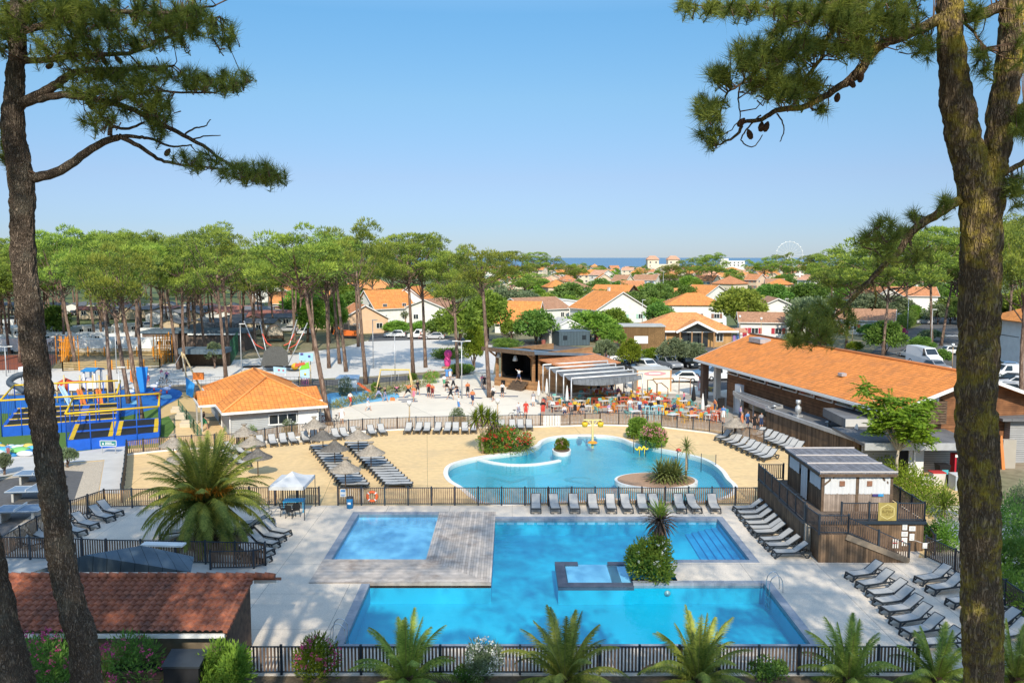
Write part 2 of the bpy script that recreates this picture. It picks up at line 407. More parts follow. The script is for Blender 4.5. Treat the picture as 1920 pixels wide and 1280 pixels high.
def smooth_path(pts, n=6):
 k = len(pts); out = []
 P = [V(p) for p in pts]
 for i in range(k - 1):
  p0, p1, p2, p3 = P[max(i - 1, 0)], P[i], P[i + 1], P[min(i + 2, k - 1)]
  for s in range(n):
   t = s / n
   out.append(.5 * ((2 * p1) + (-p0 + p2) * t + (2 * p0 - 5 * p1 + 4 * p2 - p3) * t * t + (-p0 + 3 * p1 - 3 * p2 + p3) * t ** 3))
 out.append(P[-1])
 return out
YM = at(960, 947).y                       # the fence between the two pools
def wx(u, v): return at(u, v).x
def wy(v): return at(960, v).y
xl, xr = wx(672, 1150), wx(1475, 1150)
XL, XR = wx(693, 1095), (wx(1437, 1093) + wx(1515, 1208)) / 2
XU = (wx(1345, 972) + wx(1405, 1048)) / 2
XD = (wx(930, 972) + wx(919, 1093)) / 2       # right edge of the wooden deck
XI = wx(1187, 1090)                           # left face of the planter
Y0, Y1, Y2, Y3 = wy(1207), wy(1093), wy(1049), wy(972)
KX0, KX1 = (wx(622, 1048) + wx(672, 963)) / 2, (wx(798, 1048) + wx(824, 963)) / 2
YK = wy(962)
pool = [(XL, Y0), (XR, Y0), (XR, Y1), (XI, Y1), (XI, Y2), (XU, Y2), (XU, Y3), (XD, Y3), (XD, Y1), (XL, Y1)]
kid = [(KX0, Y2), (KX1, Y2), (KX1, YK), (KX0, YK)]
lag_px = [(840, 884), (852, 870), (897, 858), (938, 852), (986, 846), (1011, 835), (1019, 827), (1039, 820), (1080, 816.5), (1129, 817), (1161, 822), (1185, 831),
          (1230, 841), (1297, 855), (1328, 866), (1350, 882), (1361, 898), (1374, 912), (1368, 926), (1340, 936), (1285, 941), (1200, 937.5), (1147, 934), (1085, 939), (1000, 943), (930, 944), (899, 938), (868, 914), (846, 900)]
lag = smooth_loop([tuple(at(*p).xy) for p in lag_px], 5)
OPN = [(-36, 30.2), (32, 30.2), (32, 84), (-36, 84)]
def groundmat():
 m, t, N, L, out = nt('dune_ground')
 pos = N('NewGeometry').outputs['Position']
 n1 = N('TexNoise'); n1.inputs['Scale'].default_value = .05; n1.inputs['Detail'].default_value = 8; L(pos, n1.inputs[0])
 n2 = N('TexNoise'); n2.inputs['Scale'].default_value = 1.3; n2.inputs['Detail'].default_value = 8; L(pos, n2.inputs[0])
 r1 = N('MapRange'); r1.inputs[1].default_value = .42; r1.inputs[2].default_value = .58; L(n1.outputs[0], r1.inputs[0])
 r2 = N('MapRange'); r2.inputs[1].default_value = .35; r2.inputs[2].default_value = .65; L(n2.outputs[0], r2.inputs[0])
 sand = mix(N, L, r2.outputs[0], (.24, .18, .115), (.36, .29, .20)); grn = mix(N, L, r2.outputs[0], (.07, .10, .03), (.15, .17, .05))
 sp = N('SeparateXYZ'); L(pos, sp.inputs[0])
 far = N('MapRange'); far.inputs[1].default_value = 130; far.inputs[2].default_value = 210; L(sp.outputs[1], far.inputs[0])
 mx = N('Math', operation='MAXIMUM'); L(far.outputs[0], mx.inputs[0])
 ml = N('Math', operation='MULTIPLY'); L(r1.outputs[0], ml.inputs[0]); ml.inputs[1].default_value = .55; L(ml.outputs[0], mx.inputs[1])
 b = N('BsdfPrincipled'); b.inputs['Roughness'].default_value = .95; L(mix(N, L, mx.outputs[0], sand, grn), b.inputs['Base Color'])
 bp = N('Bump'); bp.inputs['Strength'].default_value = .5; bp.inputs['Distance'].default_value = .05; L(n2.outputs[0], bp.inputs['Height']); L(bp.outputs[0], b.inputs['Normal'])
 L(b.outputs[0], out.inputs[0]); return m
sheet('ground', [(-1800, -80), (1800, -80), (1800, 1120), (900, 1180), (300, 1130), (-300, 1190), (-1800, 1120)], 0, groundmat(), [OPN], 'sandy dune ground with dry grass and gardens', True)
seam = mat('sea_water', (.02, .10, .20), .25, .15, .004, bump=.4, bscale=.05, spec=.5)
sheet('sea', [(-60000, 1100), (60000, 1100), (60000, 70000), (-60000, 70000)], -.8, seam, (), 'deep blue ocean meeting the sky behind the town', True)
M['deck'] = mat('pebble_wash_deck', (.71, .62, .515), .9, .14, 14, bump=.25, bscale=90, wear_or_light=((.50, .45, .39), .5, .6), planks=[((1, 0, 0), 4.0, .005, .025), ((0, 1, 0), 4.0, .005, .025)])
M['tan'] = mat('tan_soft_deck', (.73, .515, .26), .92, .09, 2.2, bump=.1, bscale=70, wear_or_light=((.56, .41, .24), .35, .7), planks=[((1, .1, 0), 7.0, .004, .02), ((-.1, 1, 0), 5.5, .005, .02)])
M['plaza'] = mat('pale_plaza_concrete', (.74, .66, .54), .92, .05, .3, wear_or_light=((.62, .56, .47), .25, .6), planks=[((.9, .43, 0), 6.0, .006, .03), ((-.43, .9, 0), 6.0, .006, .03)])
M['lite'] = mat('pale_gravel_path', (.64, .61, .57), .95, .1, 2.0, wear_or_light=((.58, .56, .53), .4, .4))
M['asph'] = mat('asphalt', (.11, .108, .108), .92, .15, 3, bump=.25, bscale=60, wear_or_light=((.13, .125, .12), .3, .6))
M['turf'] = mat('artificial_turf', (.085, .17, .03), .95, .12, 4, bump=.4, bscale=120)
M['rub_b'] = mat('blue_rubber', (.015, .13, .42), .85, .06, 2)
M['rub_c'] = mat('light_blue_rubber', (.18, .45, .65), .85, .06, 2)
M['rub_t'] = mat('tan_rubber', (.58, .40, .18), .85, .06, 2)
M['clay'] = mat('red_court', (.26, .08, .045), .9, .1, 2)
M['cope'] = mat('grey_pool_coping', (.30, .33, .38), .6, .1, 6, planks=[((1, 0, 0), .5, .012, .05), ((0, 1, 0), .5, .012, .05)])
M['whitecope'] = mat('white_pool_coping', (.75, .73, .69), .7, .05, 3)
def offs(poly, d):
 """outward offset of an axis-aligned counter-clockwise outline"""
 n = len(poly); out = []
 for i in range(n):
  p0, p1, p2 = (V(poly[(i + j) % n]) for j in (-1, 0, 1))
  e1, e2 = (p1 - p0).normalized(), (p2 - p1).normalized()
  n1, n2 = V((e1.y, -e1.x)), V((e2.y, -e2.x))
  b = n1 + n2
  out.append(tuple(p1 + b * (d / max(.25, (1 + n1.dot(n2))))))
 return out
CW = .42
pool_o, kid_o, lag_o = offs(pool, CW), offs(kid, CW), [tuple(p) for p in lag]
def grow(poly, d):
 n = len(poly); out = []
 for i in range(n):
  e = (V(poly[(i + 1) % n]) - V(poly[i - 1])).normalized(); out.append(tuple(V(poly[i]) + V((e.y, -e.x)) * d))
 return out
area = sum(lag[i].x * lag[(i + 1) % len(lag)].y - lag[(i + 1) % len(lag)].x * lag[i].y for i in range(len(lag)))
if area < 0: lag = lag[::-1]
lag_t = [tuple(p) for p in lag]
lag_o = grow(lag_t, .34)
x0 = KX0 - CW
union = [(XL - CW, Y0 - CW), (XR + CW, Y0 - CW), (XR + CW, Y1 + CW * .8), (wx(1270, 1087), Y1 + CW * .8), (wx(1270, 1087), Y2 - CW), (XU + CW, Y2 - CW), (XU + CW, Y3 + CW), (XD, Y3 + CW), (XD, YK + .3), (KX0 - CW, YK + .3), (KX0 - CW, Y1 - .02), (XL - CW, Y1 - .02)]
sheet('pool_deck', [(-36, 30.2), (32, 30.2), (32, YM), (-36, YM)], 0, M['deck'], [union], 'pale exposed aggregate deck around the rectangular pools', True)
sheet('lagoon_deck', [(-36, YM), (32, YM), (32, 84), (-36, 84)], 0, M['tan'], [lag_o], 'tan seamless deck around the curved lagoon', True)
def basin(name, poly, depth, m, wm, zt=0.0, label=None, zb=None):
 mb = MB(); n = len(poly)
 vs = [(p[0], p[1], zt) for p in poly] + [(p[0], p[1], -depth) for p in poly]
 mb.add(vs, [((i + 1) % n, i, n + i, n + (i + 1) % n) for i in range(n)])
 tri = geometry.tessellate_polygon([[V((p[0], p[1], 0)) for p in poly]])
 P = [V((p[0], p[1], -depth)) for p in poly]
 mb.mi = 1; mb.add(P, [t if (P[t[1]] - P[t[0]]).cross(P[t[2]] - P[t[0]]).z > 0 else t[::-1] for t in tri])
 return tag(mb.build(name, [wm, m]), label, None, None, ENV)
def ring(name, inner, outer, z, m, h=.0, label=None):
 mb = MB(); n = len(inner)
 vs = [(p[0], p[1], z) for p in inner] + [(p[0], p[1], z) for p in outer] + [(p[0], p[1], -.3) for p in inner] + [(p[0], p[1], -.02) for p in outer]
 fs = []
 for i in range(n):
  j = (i + 1) % n
  fs += [(i, j, n + j, n + i)[::-1], (i, j, 2 * n + j, 2 * n + i), (n + i, 3 * n + i, 3 * n + j, n + j)]
 mb.add(vs, fs)
 return tag(mb.build(name, m), label, None, None, ENV)
M['tile_blue'] = mat('blue_pool_liner', (.010, .44, .62), .6, .08, .35, wear_or_light=((.05, .60, .76), .18, .8))  # brighter mottling painted into the liner as caustic light on the floor
M['tile_kid'] = mat('pale_blue_liner', (.36, .62, .82), .6, .05, .4)
M['tile_lag'] = mat('turquoise_mosaic', (.06, .42, .56), .6, .16, .22, wear_or_light=((.17, .56, .60), .3, .6), bump=.1, bscale=40, planks=None)
M['step_blue'] = mat('submerged_steps', (.02, .34, .62), .6, .06, .6)
M['water'] = watermat('pool_water', (.72, .95, 1.0), 3.0, .11)
M['water_l'] = watermat('lagoon_water', (.84, .98, .99), 7.0, .30, .03)
def kidwall(): return M['tile_kid']
basin('pool_basin', pool, 1.05, M['tile_blue'], M['tile_blue'], -.24, 'bright blue basin of the big rectangular pool')
basin('paddling_basin', kid, .4, M['tile_kid'], M['tile_kid'], -.24, 'pale blue basin of the shallow paddling pool')
basin('lagoon_basin', lag_t, .9, M['tile_lag'], M['tile_lag'], -.29, 'turquoise basin of the curved lagoon')
sheet('pool_water', pool, -.13, M['water'], (), 'clear blue water of the big pool', True)
sheet('paddling_water', kid, -.09, M['water'], (), 'clear shallow water of the paddling pool', True)
mb = MB()
def strip(a, b, c, d): mb.prism([a, b, c, d], -.25, .012)
strip((XL - CW, Y0 - CW), (XR + CW, Y0 - CW), (XR + CW, Y0), (XL - CW, Y0))
strip((XR, Y0), (XR + CW, Y0), (XR + CW, Y1 + .3), (XR, Y1 + .3))
strip((XI - .02, Y1), (XR, Y1), (XR, Y1 + .336), (XI - .02, Y1 + .336))
strip((wx(1268, 1060), Y2 - CW), (XU + CW, Y2 - CW), (XU + CW, Y2), (wx(1268, 1060), Y2))
strip((XU, Y2), (XU + CW, Y2), (XU + CW, Y3 + CW), (XU, Y3 + CW))
strip((XD, Y3), (XU, Y3), (XU, Y3 + CW), (XD, Y3 + CW))
strip((XL - CW, Y0), (XL, Y0), (XL, Y1 - .05), (XL - CW, Y1 - .05))
strip((KX0 - CW, Y2 + .02), (KX0, Y2 + .02), (KX0, YK + .3), (KX0 - CW, YK + .3))
strip((KX0, YK), (KX1 - .02, YK), (KX1 - .02, YK + .3), (KX0, YK + .3))
tag(mb.build('pool_coping', M['cope']), 'grey stone coping edging the rectangular pools', None, None, ENV)
ring('lagoon_coping', lag_t, lag_o, .05, M['whitecope'], label='rounded white coping edging the lagoon')
mb = MB()
xs = wx(1285, 972)
for k in range(5):
 a = xs + (XU - xs) * k / 5
 mb.box(((a + XU - .02) / 2, (Y2 + Y3) / 2, -1.05 + .05 * (k + 1)), (XU - a - .02, Y3 - Y2 - .02, .10 * (k + 1)))
tag(mb.build('pool_steps', M['step_blue']), 'wide submerged steps in the upper right arm of the pool', None, None, ENV)
mb = MB()
nx = int((XU - XD) / .62)
for i in range(nx):
 x = XD + (i + .5) * (XU - XD) / nx
 mb.box((x, Y3 - .012, -.3), (.44, .02, .14))
tag(mb.build('overflow_grille', mat('pale_tile', (.35, .62, .75), .5, .1)), 'row of pale tiles below the far pool edge', None, None, ENV)
sheet('lagoon_water', lag_t, -.12, M['water_l'], (), 'rippled turquoise water of the lagoon', True)
M['dk_y'] = mat('deck_boards_lengthwise', (.53, .46, .40), .85, .16, 2.5, planks=[((1, 0, 0), .145, .09, .16)], wear_or_light=((.19, .13, .10), .55, .75), bump=.2)
M['dk_x'] = mat('deck_boards_crosswise', (.53, .46, .40), .85, .16, 2.5, planks=[((0, 1, 0), .145, .09, .16)], wear_or_light=((.19, .13, .10), .55, .75), bump=.2)
bw = thing('boardwalk', 'weathered grey L-shaped timber deck between the paddling pool and the big pool', 'boardwalk')
mb = MB(); mb.prism([(KX1, Y2), (XD, Y1), (XD, YK + .3), (KX1, YK + .3)], -.12, .03); mb.build('plank_walk', M['dk_y'], bw)
mb = MB(); mb.prism([(x0, Y1), (XD, Y1 - .001), (KX1, Y2 - .001), (KX0 - CW, Y2 + .02)], -.12, .03); mb.build('plank_walk', M['dk_x'], bw)
ax, bx2 = wx(1043, 1070), XI
mb = MB()
yb, yf = Y2, Y1 - .05
mb.prism([(ax, yf - .1), (bx2, yf - .1), (bx2, yf + .42), (ax, yf + .42)], -.30, -.10)
mb.prism([(ax, yf + .42), (ax + .48, yf + .42), (ax + .48, yb), (ax, yb)], -.30, -.10)
mb.prism([(ax + .48, yb - .42), (wx(1083, 1050), yb - .42), (wx(1083, 1050), yb), (ax + .48, yb)], -.30, -.10)
rb2 = MB(); rb2.prism([(wx(1139, 1050), yb - .42), (bx2, yb - .42), (bx2, yb), (wx(1139, 1050), yb)], -.30, -.10)
wb_ = MB(); wb_.prism([(ax + .01, yf - .09), (bx2 - .01, yf - .09), (bx2 - .01, yf + .40), (ax + .01, yf + .40)], -1.045, -.30); wb_.prism([(ax + .01, yf + .40), (ax + .47, yf + .40), (ax + .47, yb - .01), (ax + .01, yb - .01)], -1.045, -.30)
spa = thing('bubble_pool', 'square bubble pool ringed by dark stone inside the big pool', 'bubble pool')
mb.build('stone_rim', mat('slate_rim', (.075, .085, .12), .5, .15, 3, planks=[((1, 0, 0), .5, .012, .06)]), spa); rb2.build('stone_rim', bpy.data.materials['slate_rim'], spa); wb_.build('spa_wall', M['tile_blue'], spa)
mb = MB(); mb.box(((ax + bx2) / 2 + .24, (yf + yb) / 2 + .15, -.75), (bx2 - ax - .6, yb - yf - .62, 1.1)); mb.build('bench_floor', M['tile_kid'], spa)
mb = MB(); mb.box((bx2 - .75, (yf + yb) / 2 + .15, -.3), (.5, yb - yf - .7, .2)); mb.build('step', M['white'], spa)
isl = thing('lagoon_island', 'oval gravel island with white kerb in the lagoon', 'island', at(1230, 902))
irx, iry = 78 / (419 / 16.0), (at(1230, 887).y - at(1230, 917).y) / 2
pl = [(irx * cos(t), iry * sin(t)) for t in [2 * pi * i / 40 for i in range(40)]]
mb = MB(); mb.prism(pl, -.25, .10); mb.build('kerb', M['whitecope'], isl); mb = MB(); mb.prism([(x * .985, y * .985) for x, y in pl], -.95, -.24); mb.build('plinth', M['tile_lag'], isl)
mb = MB(); mb.prism([(x * .93, y * .9) for x, y in pl], .05, .14); mb.build('gravel_bed', mat('bark_mulch', (.52, .33, .21), .95, .35, 14, col2=(.32, .19, .12), bump=.8, bscale=40), isl)
isl2 = thing('lagoon_planter', 'small round white planter standing in the lagoon', 'planter', at(1053, 845))
pl2 = [(.78 * cos(t), 1.25 * sin(t)) for t in [2 * pi * i / 28 for i in range(28)]]
mb = MB(); mb.prism(pl2, -.22, .12); mb.build('kerb', M['whitecope'], isl2); mb = MB(); mb.prism([(x * .97, y * .97) for x, y in pl2], -.95, -.21); mb.build('plinth', M['tile_lag'], isl2)
mb = MB(); mb.prism([(x * .86, y * .86) for x, y in pl2], .1, .16); mb.build('soil', M['wood'], isl2)
ws = smooth_path([at(*p) for p in [(897, 859), (925, 865.5), (958, 869.5), (998, 869), (1030, 865), (1050, 861)]], 5)
mb = MB()
lwb = MB()
for a, b in zip(ws, ws[1:]): mb.bar(a + V((0, 0, -.09)), b + V((0, 0, -.09)), .30, .16); lwb.bar(a + V((0, 0, -.53)), b + V((0, 0, -.53)), .26, .72)
lw_ = thing('lagoon_wall', 'low white curved wall dividing the lagoon', 'wall'); mb.build('coping', M['whitecope'], lw_); lwb.build('wall_base', M['tile_lag'], lw_)
def text(name, body, size, loc, rot, m, parent=None, ext=.01):
 cu = bpy.data.curves.new(name, 'FONT'); cu.body = body; cu.size = size; cu.extrude = ext; cu.align_x = 'CENTER'; cu.align_y = 'CENTER'
 to = bpy.data.objects.new(name, cu); me = bpy.data.meshes.new_from_object(to); bpy.data.objects.remove(to); bpy.data.curves.remove(cu)
 me.materials.clear(); me.materials.append(m)
 o = put(name, me, parent, loc); o.rotation_euler = rot
 return o
mk = text('floor_letters', 'M S', 5.0, at(1010, 905, -.88), (0, 0, 0), mat('floor_letter_tile', (.05, .34, .44), .6, .1)); mk.scale = (1.15, .95, 1)
tag(mk, 'dark letters M S laid into the lagoon floor', None, None, ENV)
for i, (x, y, rx) in enumerate([(wx(1253, 1096), Y1 - .03, 0)]):
 lo = thing('pool_light', f'round white underwater lamp in the pool wall near the clipped bush', 'pool light', (x, y, -.5)); q = MB(); q.tube([(0, 0, 0), (0, -.05, 0)], .09, 14); q.build('lens', M['steel'], lo); q = MB(); q.tube([(0, .01, 0), (0, -.03, 0)], .15, 14); q.build('rim', M['steel'], lo)
sheet('plaza', [(395, 845), (433, 832), (480, 834), (600, 827), (680, 814), (760, 803), (900, 798), (1010, 797), (1130, 792), (1230, 797), (1340, 806), (1440, 828), (1445, 770), (1400, 730), (1340, 720), (1262, 700), (1180, 690), (1010, 690), (925, 702), (858, 692), (780, 712), (690, 745), (620, 762), (560, 800)], .012, M['plaza'], (), 'pale concrete plaza in front of the stage')
sheet('terrace_paving', [(1012, 792), (1120, 789), (1240, 795), (1350, 806), (1440, 826), (1440, 770), (1350, 742), (1240, 737), (1120, 735), (1015, 745)], .018, mat('terrace_slabs', (.40, .35, .29), .9, .1, 1.5, planks=[((.9, .43, 0), .6, .03, .06)]), (), 'brownish terrace paving under the restaurant tables')
sheet('gravel_path', [(-500, 735), (-500, 697), (0, 692), (200, 690), (480, 672), (640, 652), (700, 636), (830, 634), (935, 640), (925, 700), (840, 694), (700, 705), (560, 712), (330, 722), (0, 740)], .012, M['lite'], (), 'wide pale gravel path running under the pines')
sheet('road', [(690, 640), (700, 622), (780, 628), (1000, 642), (1180, 660), (1180, 672), (1000, 660), (930, 648), (830, 636)], .02, M['asph'], (), 'asphalt road passing behind the stage')
sheet('service_road', [(-300, 748), (0, 742), (330, 724), (560, 714), (700, 708), (840, 700), (890, 700), (860, 706), (700, 718), (560, 726), (400, 740), (0, 760), (-300, 765)], .016, M['asph'], (), 'narrow dark path edging the playground')
sheet('car_park', [(1150, 668), (1185, 640), (1350, 652), (1420, 700), (1420, 722), (1330, 735), (1255, 700), (1180, 694)], .016, M['asph'], (), 'asphalt car park behind the restaurant terrace')
sheet('street', [(1560, 735), (1640, 655), (1690, 622), (1760, 598), (2300, 615), (2300, 780), (1850, 760), (1700, 760)], .016, M['asph'], (), 'asphalt street and parking bays on the right')
sheet('side_street', [(1706, 608), (1730, 590), (1712, 575), (1660, 566), (1668, 563), (1730, 572), (1800, 592), (1800, 605)], .018, M['asph'], (), 'side street climbing between hedges')
sheet('playground_turf', [(-420, 850), (0, 838), (60, 850), (300, 838), (330, 800), (285, 735), (-300, 750), (-420, 790)], .012, M['turf'], (), 'green artificial turf below the trampolines')
sheet('blue_safety_surface', smooth_loop([(-250, 775), (60, 775), (210, 783), (300, 762), (340, 742), (330, 730), (280, 728), (120, 738), (-200, 752)], 4), .02, M['rub_b'], (), 'bright blue rubber safety surface of the playground')
sheet('tan_safety_surface', [(318, 735), (400, 735), (410, 760), (395, 775), (345, 770), (300, 785), (300, 765), (345, 745)], .018, M['rub_t'], (), 'tan rubber surface beside the playground')
sheet('toddler_surface', smooth_loop([(612, 740), (650, 735), (700, 733), (745, 738), (740, 748), (680, 756), (620, 765)], 4), .02, M['rub_c'], (), 'light blue rubber surface by the little slide')
for k, pp in enumerate([[(236, 753), (252, 750), (262, 754), (250, 758)], [(120, 768), (150, 764), (178, 769), (150, 774)], [(300, 742), (318, 740), (322, 746), (306, 748)]]):
 sheet('surface_patch', smooth_loop(pp, 5), .025, M['rub_c'], (), 'pale blue patch on the rubber surface')
sheet('concrete_path', [(-500, 912), (-500, 860), (0, 846), (60, 852), (135, 848), (240, 835), (238, 850), (232, 925), (186, 925), (196, 862), (120, 868), (0, 895)], .022, mat('pale_path', (.52, .50, .47), .92, .08, .8), (), 'pale concrete path beside the ping pong court')
sheet('pebble_strip', [(-500, 940), (-500, 915), (0, 897), (120, 870), (195, 864), (184, 925), (130, 945)], .022, mat('pebbles', (.50, .42, .32), .95, .3, 18, bump=.7, bscale=50), (), 'strip of pale pebbles edging the ping pong court')
sheet('ping_pong_court', [(-500, 1005), (-500, 935), (0, 900), (120, 882), (157, 884), (140, 935), (60, 965), (0, 1008)], .026, M['asph'], (), 'asphalt court below the table tennis tables')
sheet('tennis_court', [(-300, 690), (-300, 668), (0, 666), (100, 664), (112, 672), (88, 692), (0, 694)], .014, M['clay'], (), 'red clay court behind a tall fence')
for k in range(5):
 a = at(1744 + k * 11, 629 + k * .4); 
mbz = MB()
for k in range(6):
 p = at(1765 + k * 9.5, 629.5); mbz.add([p + V((-.3, -1.2, .03)), p + V((.3, -1.2, .03)), p + V((.3, 1.2, .03)), p + V((-.3, 1.2, .03))], [(0, 1, 2, 3)])
for (u0, v0, u1, v1) in [(1770, 650, 1790, 658), (1640, 668, 1660, 668.6), (1668, 662, 1690, 662.6)]:
 a, b = at(u0, v0), at(u1, v1); mbz.bar(a + V((0, 0, .03)), b + V((0, 0, .03)), .3, .004)
tag(mbz.build('road_markings', mat('road_paint', (.7, .7, .68), .8, .1, 5)), 'white zebra stripes and lines on the street', None, None, ENV)
sheet('shed_path', [(-100, 1100), (-100, 1035), (500, 1045), (500, 1075), (0, 1110)], .012, M['conc'], (), 'concrete path behind the tiled roof hut')
def fence(name, label, pts, h=1.2, post=1.55, pick=.135, pw=.075, pm=None, kerb=False, z=0.0, cat='fence', parent=None, group=None):
 pts = [V(p).xy.to_3d() + V((0, 0, V(p).z if len(p) > 2 else 0)) for p in pts]
 o = parent or thing(name, label, cat, pts[0].xy.to_3d(), group=group)
 off = V((0, 0, 0)) if parent else -pts[0].xy.to_3d()
 rails, picks, kb = MB(), MB(), MB()
 posts = []
 for a, b in zip(pts, pts[1:]):
  d = b - a; n = max(1, round(d.xy.length / post)); dn = d.normalized(); flat = V((d.x, d.y, 0)).normalized()
  for i in range(n + (1 if b is pts[-1] else 0)): posts.append(a + d * (i / n))
  for zz in (.12, h - .03): rails.bar(a + V((0, 0, zz)) + off, b + V((0, 0, zz)) + off, .05, .045)
  k = int(d.xy.length / pick)
  for i in range(k):
   p = a + d * ((i + .5) / k) + off
   ang = atan2(flat.y, flat.x)
   picks.box(p + V((0, 0, .12 + (h - .17) / 2)), (pw, .022, h - .2), ang)
  if kerb: kb.bar(a + V((0, 0, .06)) + off, b + V((0, 0, .06)) + off, .22, .12)
 rails.build('rails', M['navy'], o)
 picks.build('slats', pm or M['slat'], o)
 if kerb: kb.build('kerb', M['whitecope'], o)
 pm_ = None
 for p in posts[:100]:
  if pm_ is None:
   q = MB(); q.box((0, 0, (h + .06) / 2), (.09, .09, h + .06)); pm_ = q.mesh('post', M['navy'])
  put('post', pm_, o, p + off)
 return o
M['slat_d'] = mat('dark_fence_slat', (.20, .13, .09), .85, .3, 4, col2=(.085, .06, .05))
P = lambda *l: [at(*p) for p in l]
fence('slat_fence', 'dark slatted fence along the front edge of the pool deck', [V((wx(455, 1262), wy(1264), 0)), V((wx(1720, 1264), wy(1264), 0))], 1.15, pm=M['slat_d'])
fence('slat_fence', 'slatted fence dividing the lagoon from the rectangular pools', [V((wx(634, 947), YM, 0)), V((wx(1422, 947), YM, 0))], 1.2)
fence('slat_fence', 'short slatted fence beside the white gazebo', [V((wx(516, 948), YM, 0)), V((wx(598, 948), YM, 0))], 1.2)
fence('slat_fence', 'long curved slatted fence behind the lagoon on a white kerb', P((448, 838), (520, 824), (600, 815), (680, 809), (745, 806), (850, 803), (960, 801), (1040, 800), (1125, 797)), 1.2, kerb=True)
fence('slat_fence', 'slatted fence between the restaurant terrace and the lagoon', P((1125, 797), (1160, 798), (1240, 801), (1330, 812), (1432, 833)), 1.25, kerb=True)
fence('slat_fence', 'slatted fence under the trampolines beside the concrete path', P((238, 853), (300, 846), (360, 842), (445, 838)), 1.2, kerb=True)
fence('slat_fence', 'slatted fence running down beside the concrete path', P((238, 853), (234, 900), (228, 942)), 1.25)
fence('slat_fence', 'tan slatted fence behind the big date palm', P((196, 953), (300, 950), (420, 948), (516, 948)), 1.25)
fence('slat_fence', 'slanting slatted fence beside the ping pong court', P((4, 1048), (70, 1008), (133, 975), (196, 953)), 1.25)
fence('slat_fence', 'slatted fence in front of the loungers by the date palm', P((4, 1048), (110, 1050), (200, 1054), (330, 1056), (498, 1060)), 1.25, pm=M['slat_d'])
fence('slat_fence', 'short slatted fence corner behind the tiled hut', P((395, 1068), (476, 1066), (498, 1060)), 1.0, pm=M['slat_d'])
fence('slat_fence', 'dark slatted fence below the right hand hedge', P((1722, 1264), (1800, 1215), (1870, 1150), (1930, 1110)), 1.2, pm=M['slat_d']) if False else None
fence('slat_fence', 'dark slatted fence behind the loungers below the hedge', P((1735, 1045), (1790, 1072), (1850, 1110), (1920, 1160), (1990, 1215)), 1.2, pm=M['slat_d'])
def meshfence(label, pts, h, col, sp=2.5, name='mesh_fence'):
 o = thing(name, label, 'fence', pts[0]); mb = MB()
 for a, b in zip(pts, pts[1:]):
  a, b = a - pts[0], b - pts[0]; d = b - a; n = max(1, int(d.length / sp))
  for i in range(n + 1): po = MB(); po.bar(a + d * i / n, a + d * i / n + V((0, 0, h)), .06); po.build('post', col, o)
  for k in range(1, 4): mb.bar(a + V((0, 0, h * k / 3 - .03)), b + V((0, 0, h * k / 3 - .03)), .03)
  m = int(d.length / .5)
  for i in range(m): mb.bar(a + d * i / m, a + d * i / m + V((0, 0, h)), .018)
 mb.build('wire_mesh', col, o); return o
M['green_m'] = mat('green_metal', (.02, .12, .06), .5, .1)
meshfence('dark green mesh fence between turf and grey hut', P((335, 772), (350, 792), (364, 812), (378, 832)), 1.3, M['green_m'])
meshfence('dark mesh fence around the red clay court', P((-60, 700), (92, 698), (112, 674)), 4.0, M['navy'])
meshfence('low dark mesh fence along the far edge of the playground', P((300, 728), (420, 722), (560, 722), (640, 733), (700, 728), (760, 720)), 1.1, M['navy'])
meshfence('tall dark mesh fence around the padel court', P((321, 680), (330, 655), (440, 652), (452, 640)), 4.0, M['navy'], 3)
meshfence('tall green mesh fence on the right of the padel court', P((433, 684), (452, 650)), 3.6, M['green_m'], 2.2)
WIN = {}
def window_mesh(w, h):
 k = (round(w, 2), round(h, 2))
 if k not in WIN:
  f = MB()
  for x in (-w / 2, w / 2, 0): f.box((x, -.03, h / 2), (.07, .06, h))
  for z in (0, h): f.box((0, -.03, z), (w + .07, .06, .07))
  g = MB(); g.box((0, -.012, h / 2), (w - .02, .02, h - .02))
  WIN[k] = (f.mesh('window', M['white']), g.mesh('pane', M['glass_d']))
  s = MB(); s.box((0, -.03, h / 2), (w * .5, .04, h)); WIN[k] += (s.mesh('shutter', M['paint']),)
 return WIN[k]
def window(root, loc, rz, w, h, shut=None):
 f, g, s = window_mesh(w, h)
 o = put('window', f, root, loc, rz); put('pane', g, o)
 if shut:
  for sx in (-1, 1):
   q = put('shutter', s, o, (sx * w * .78, 0, 0)); q.color = (*shut, 1)
 return o
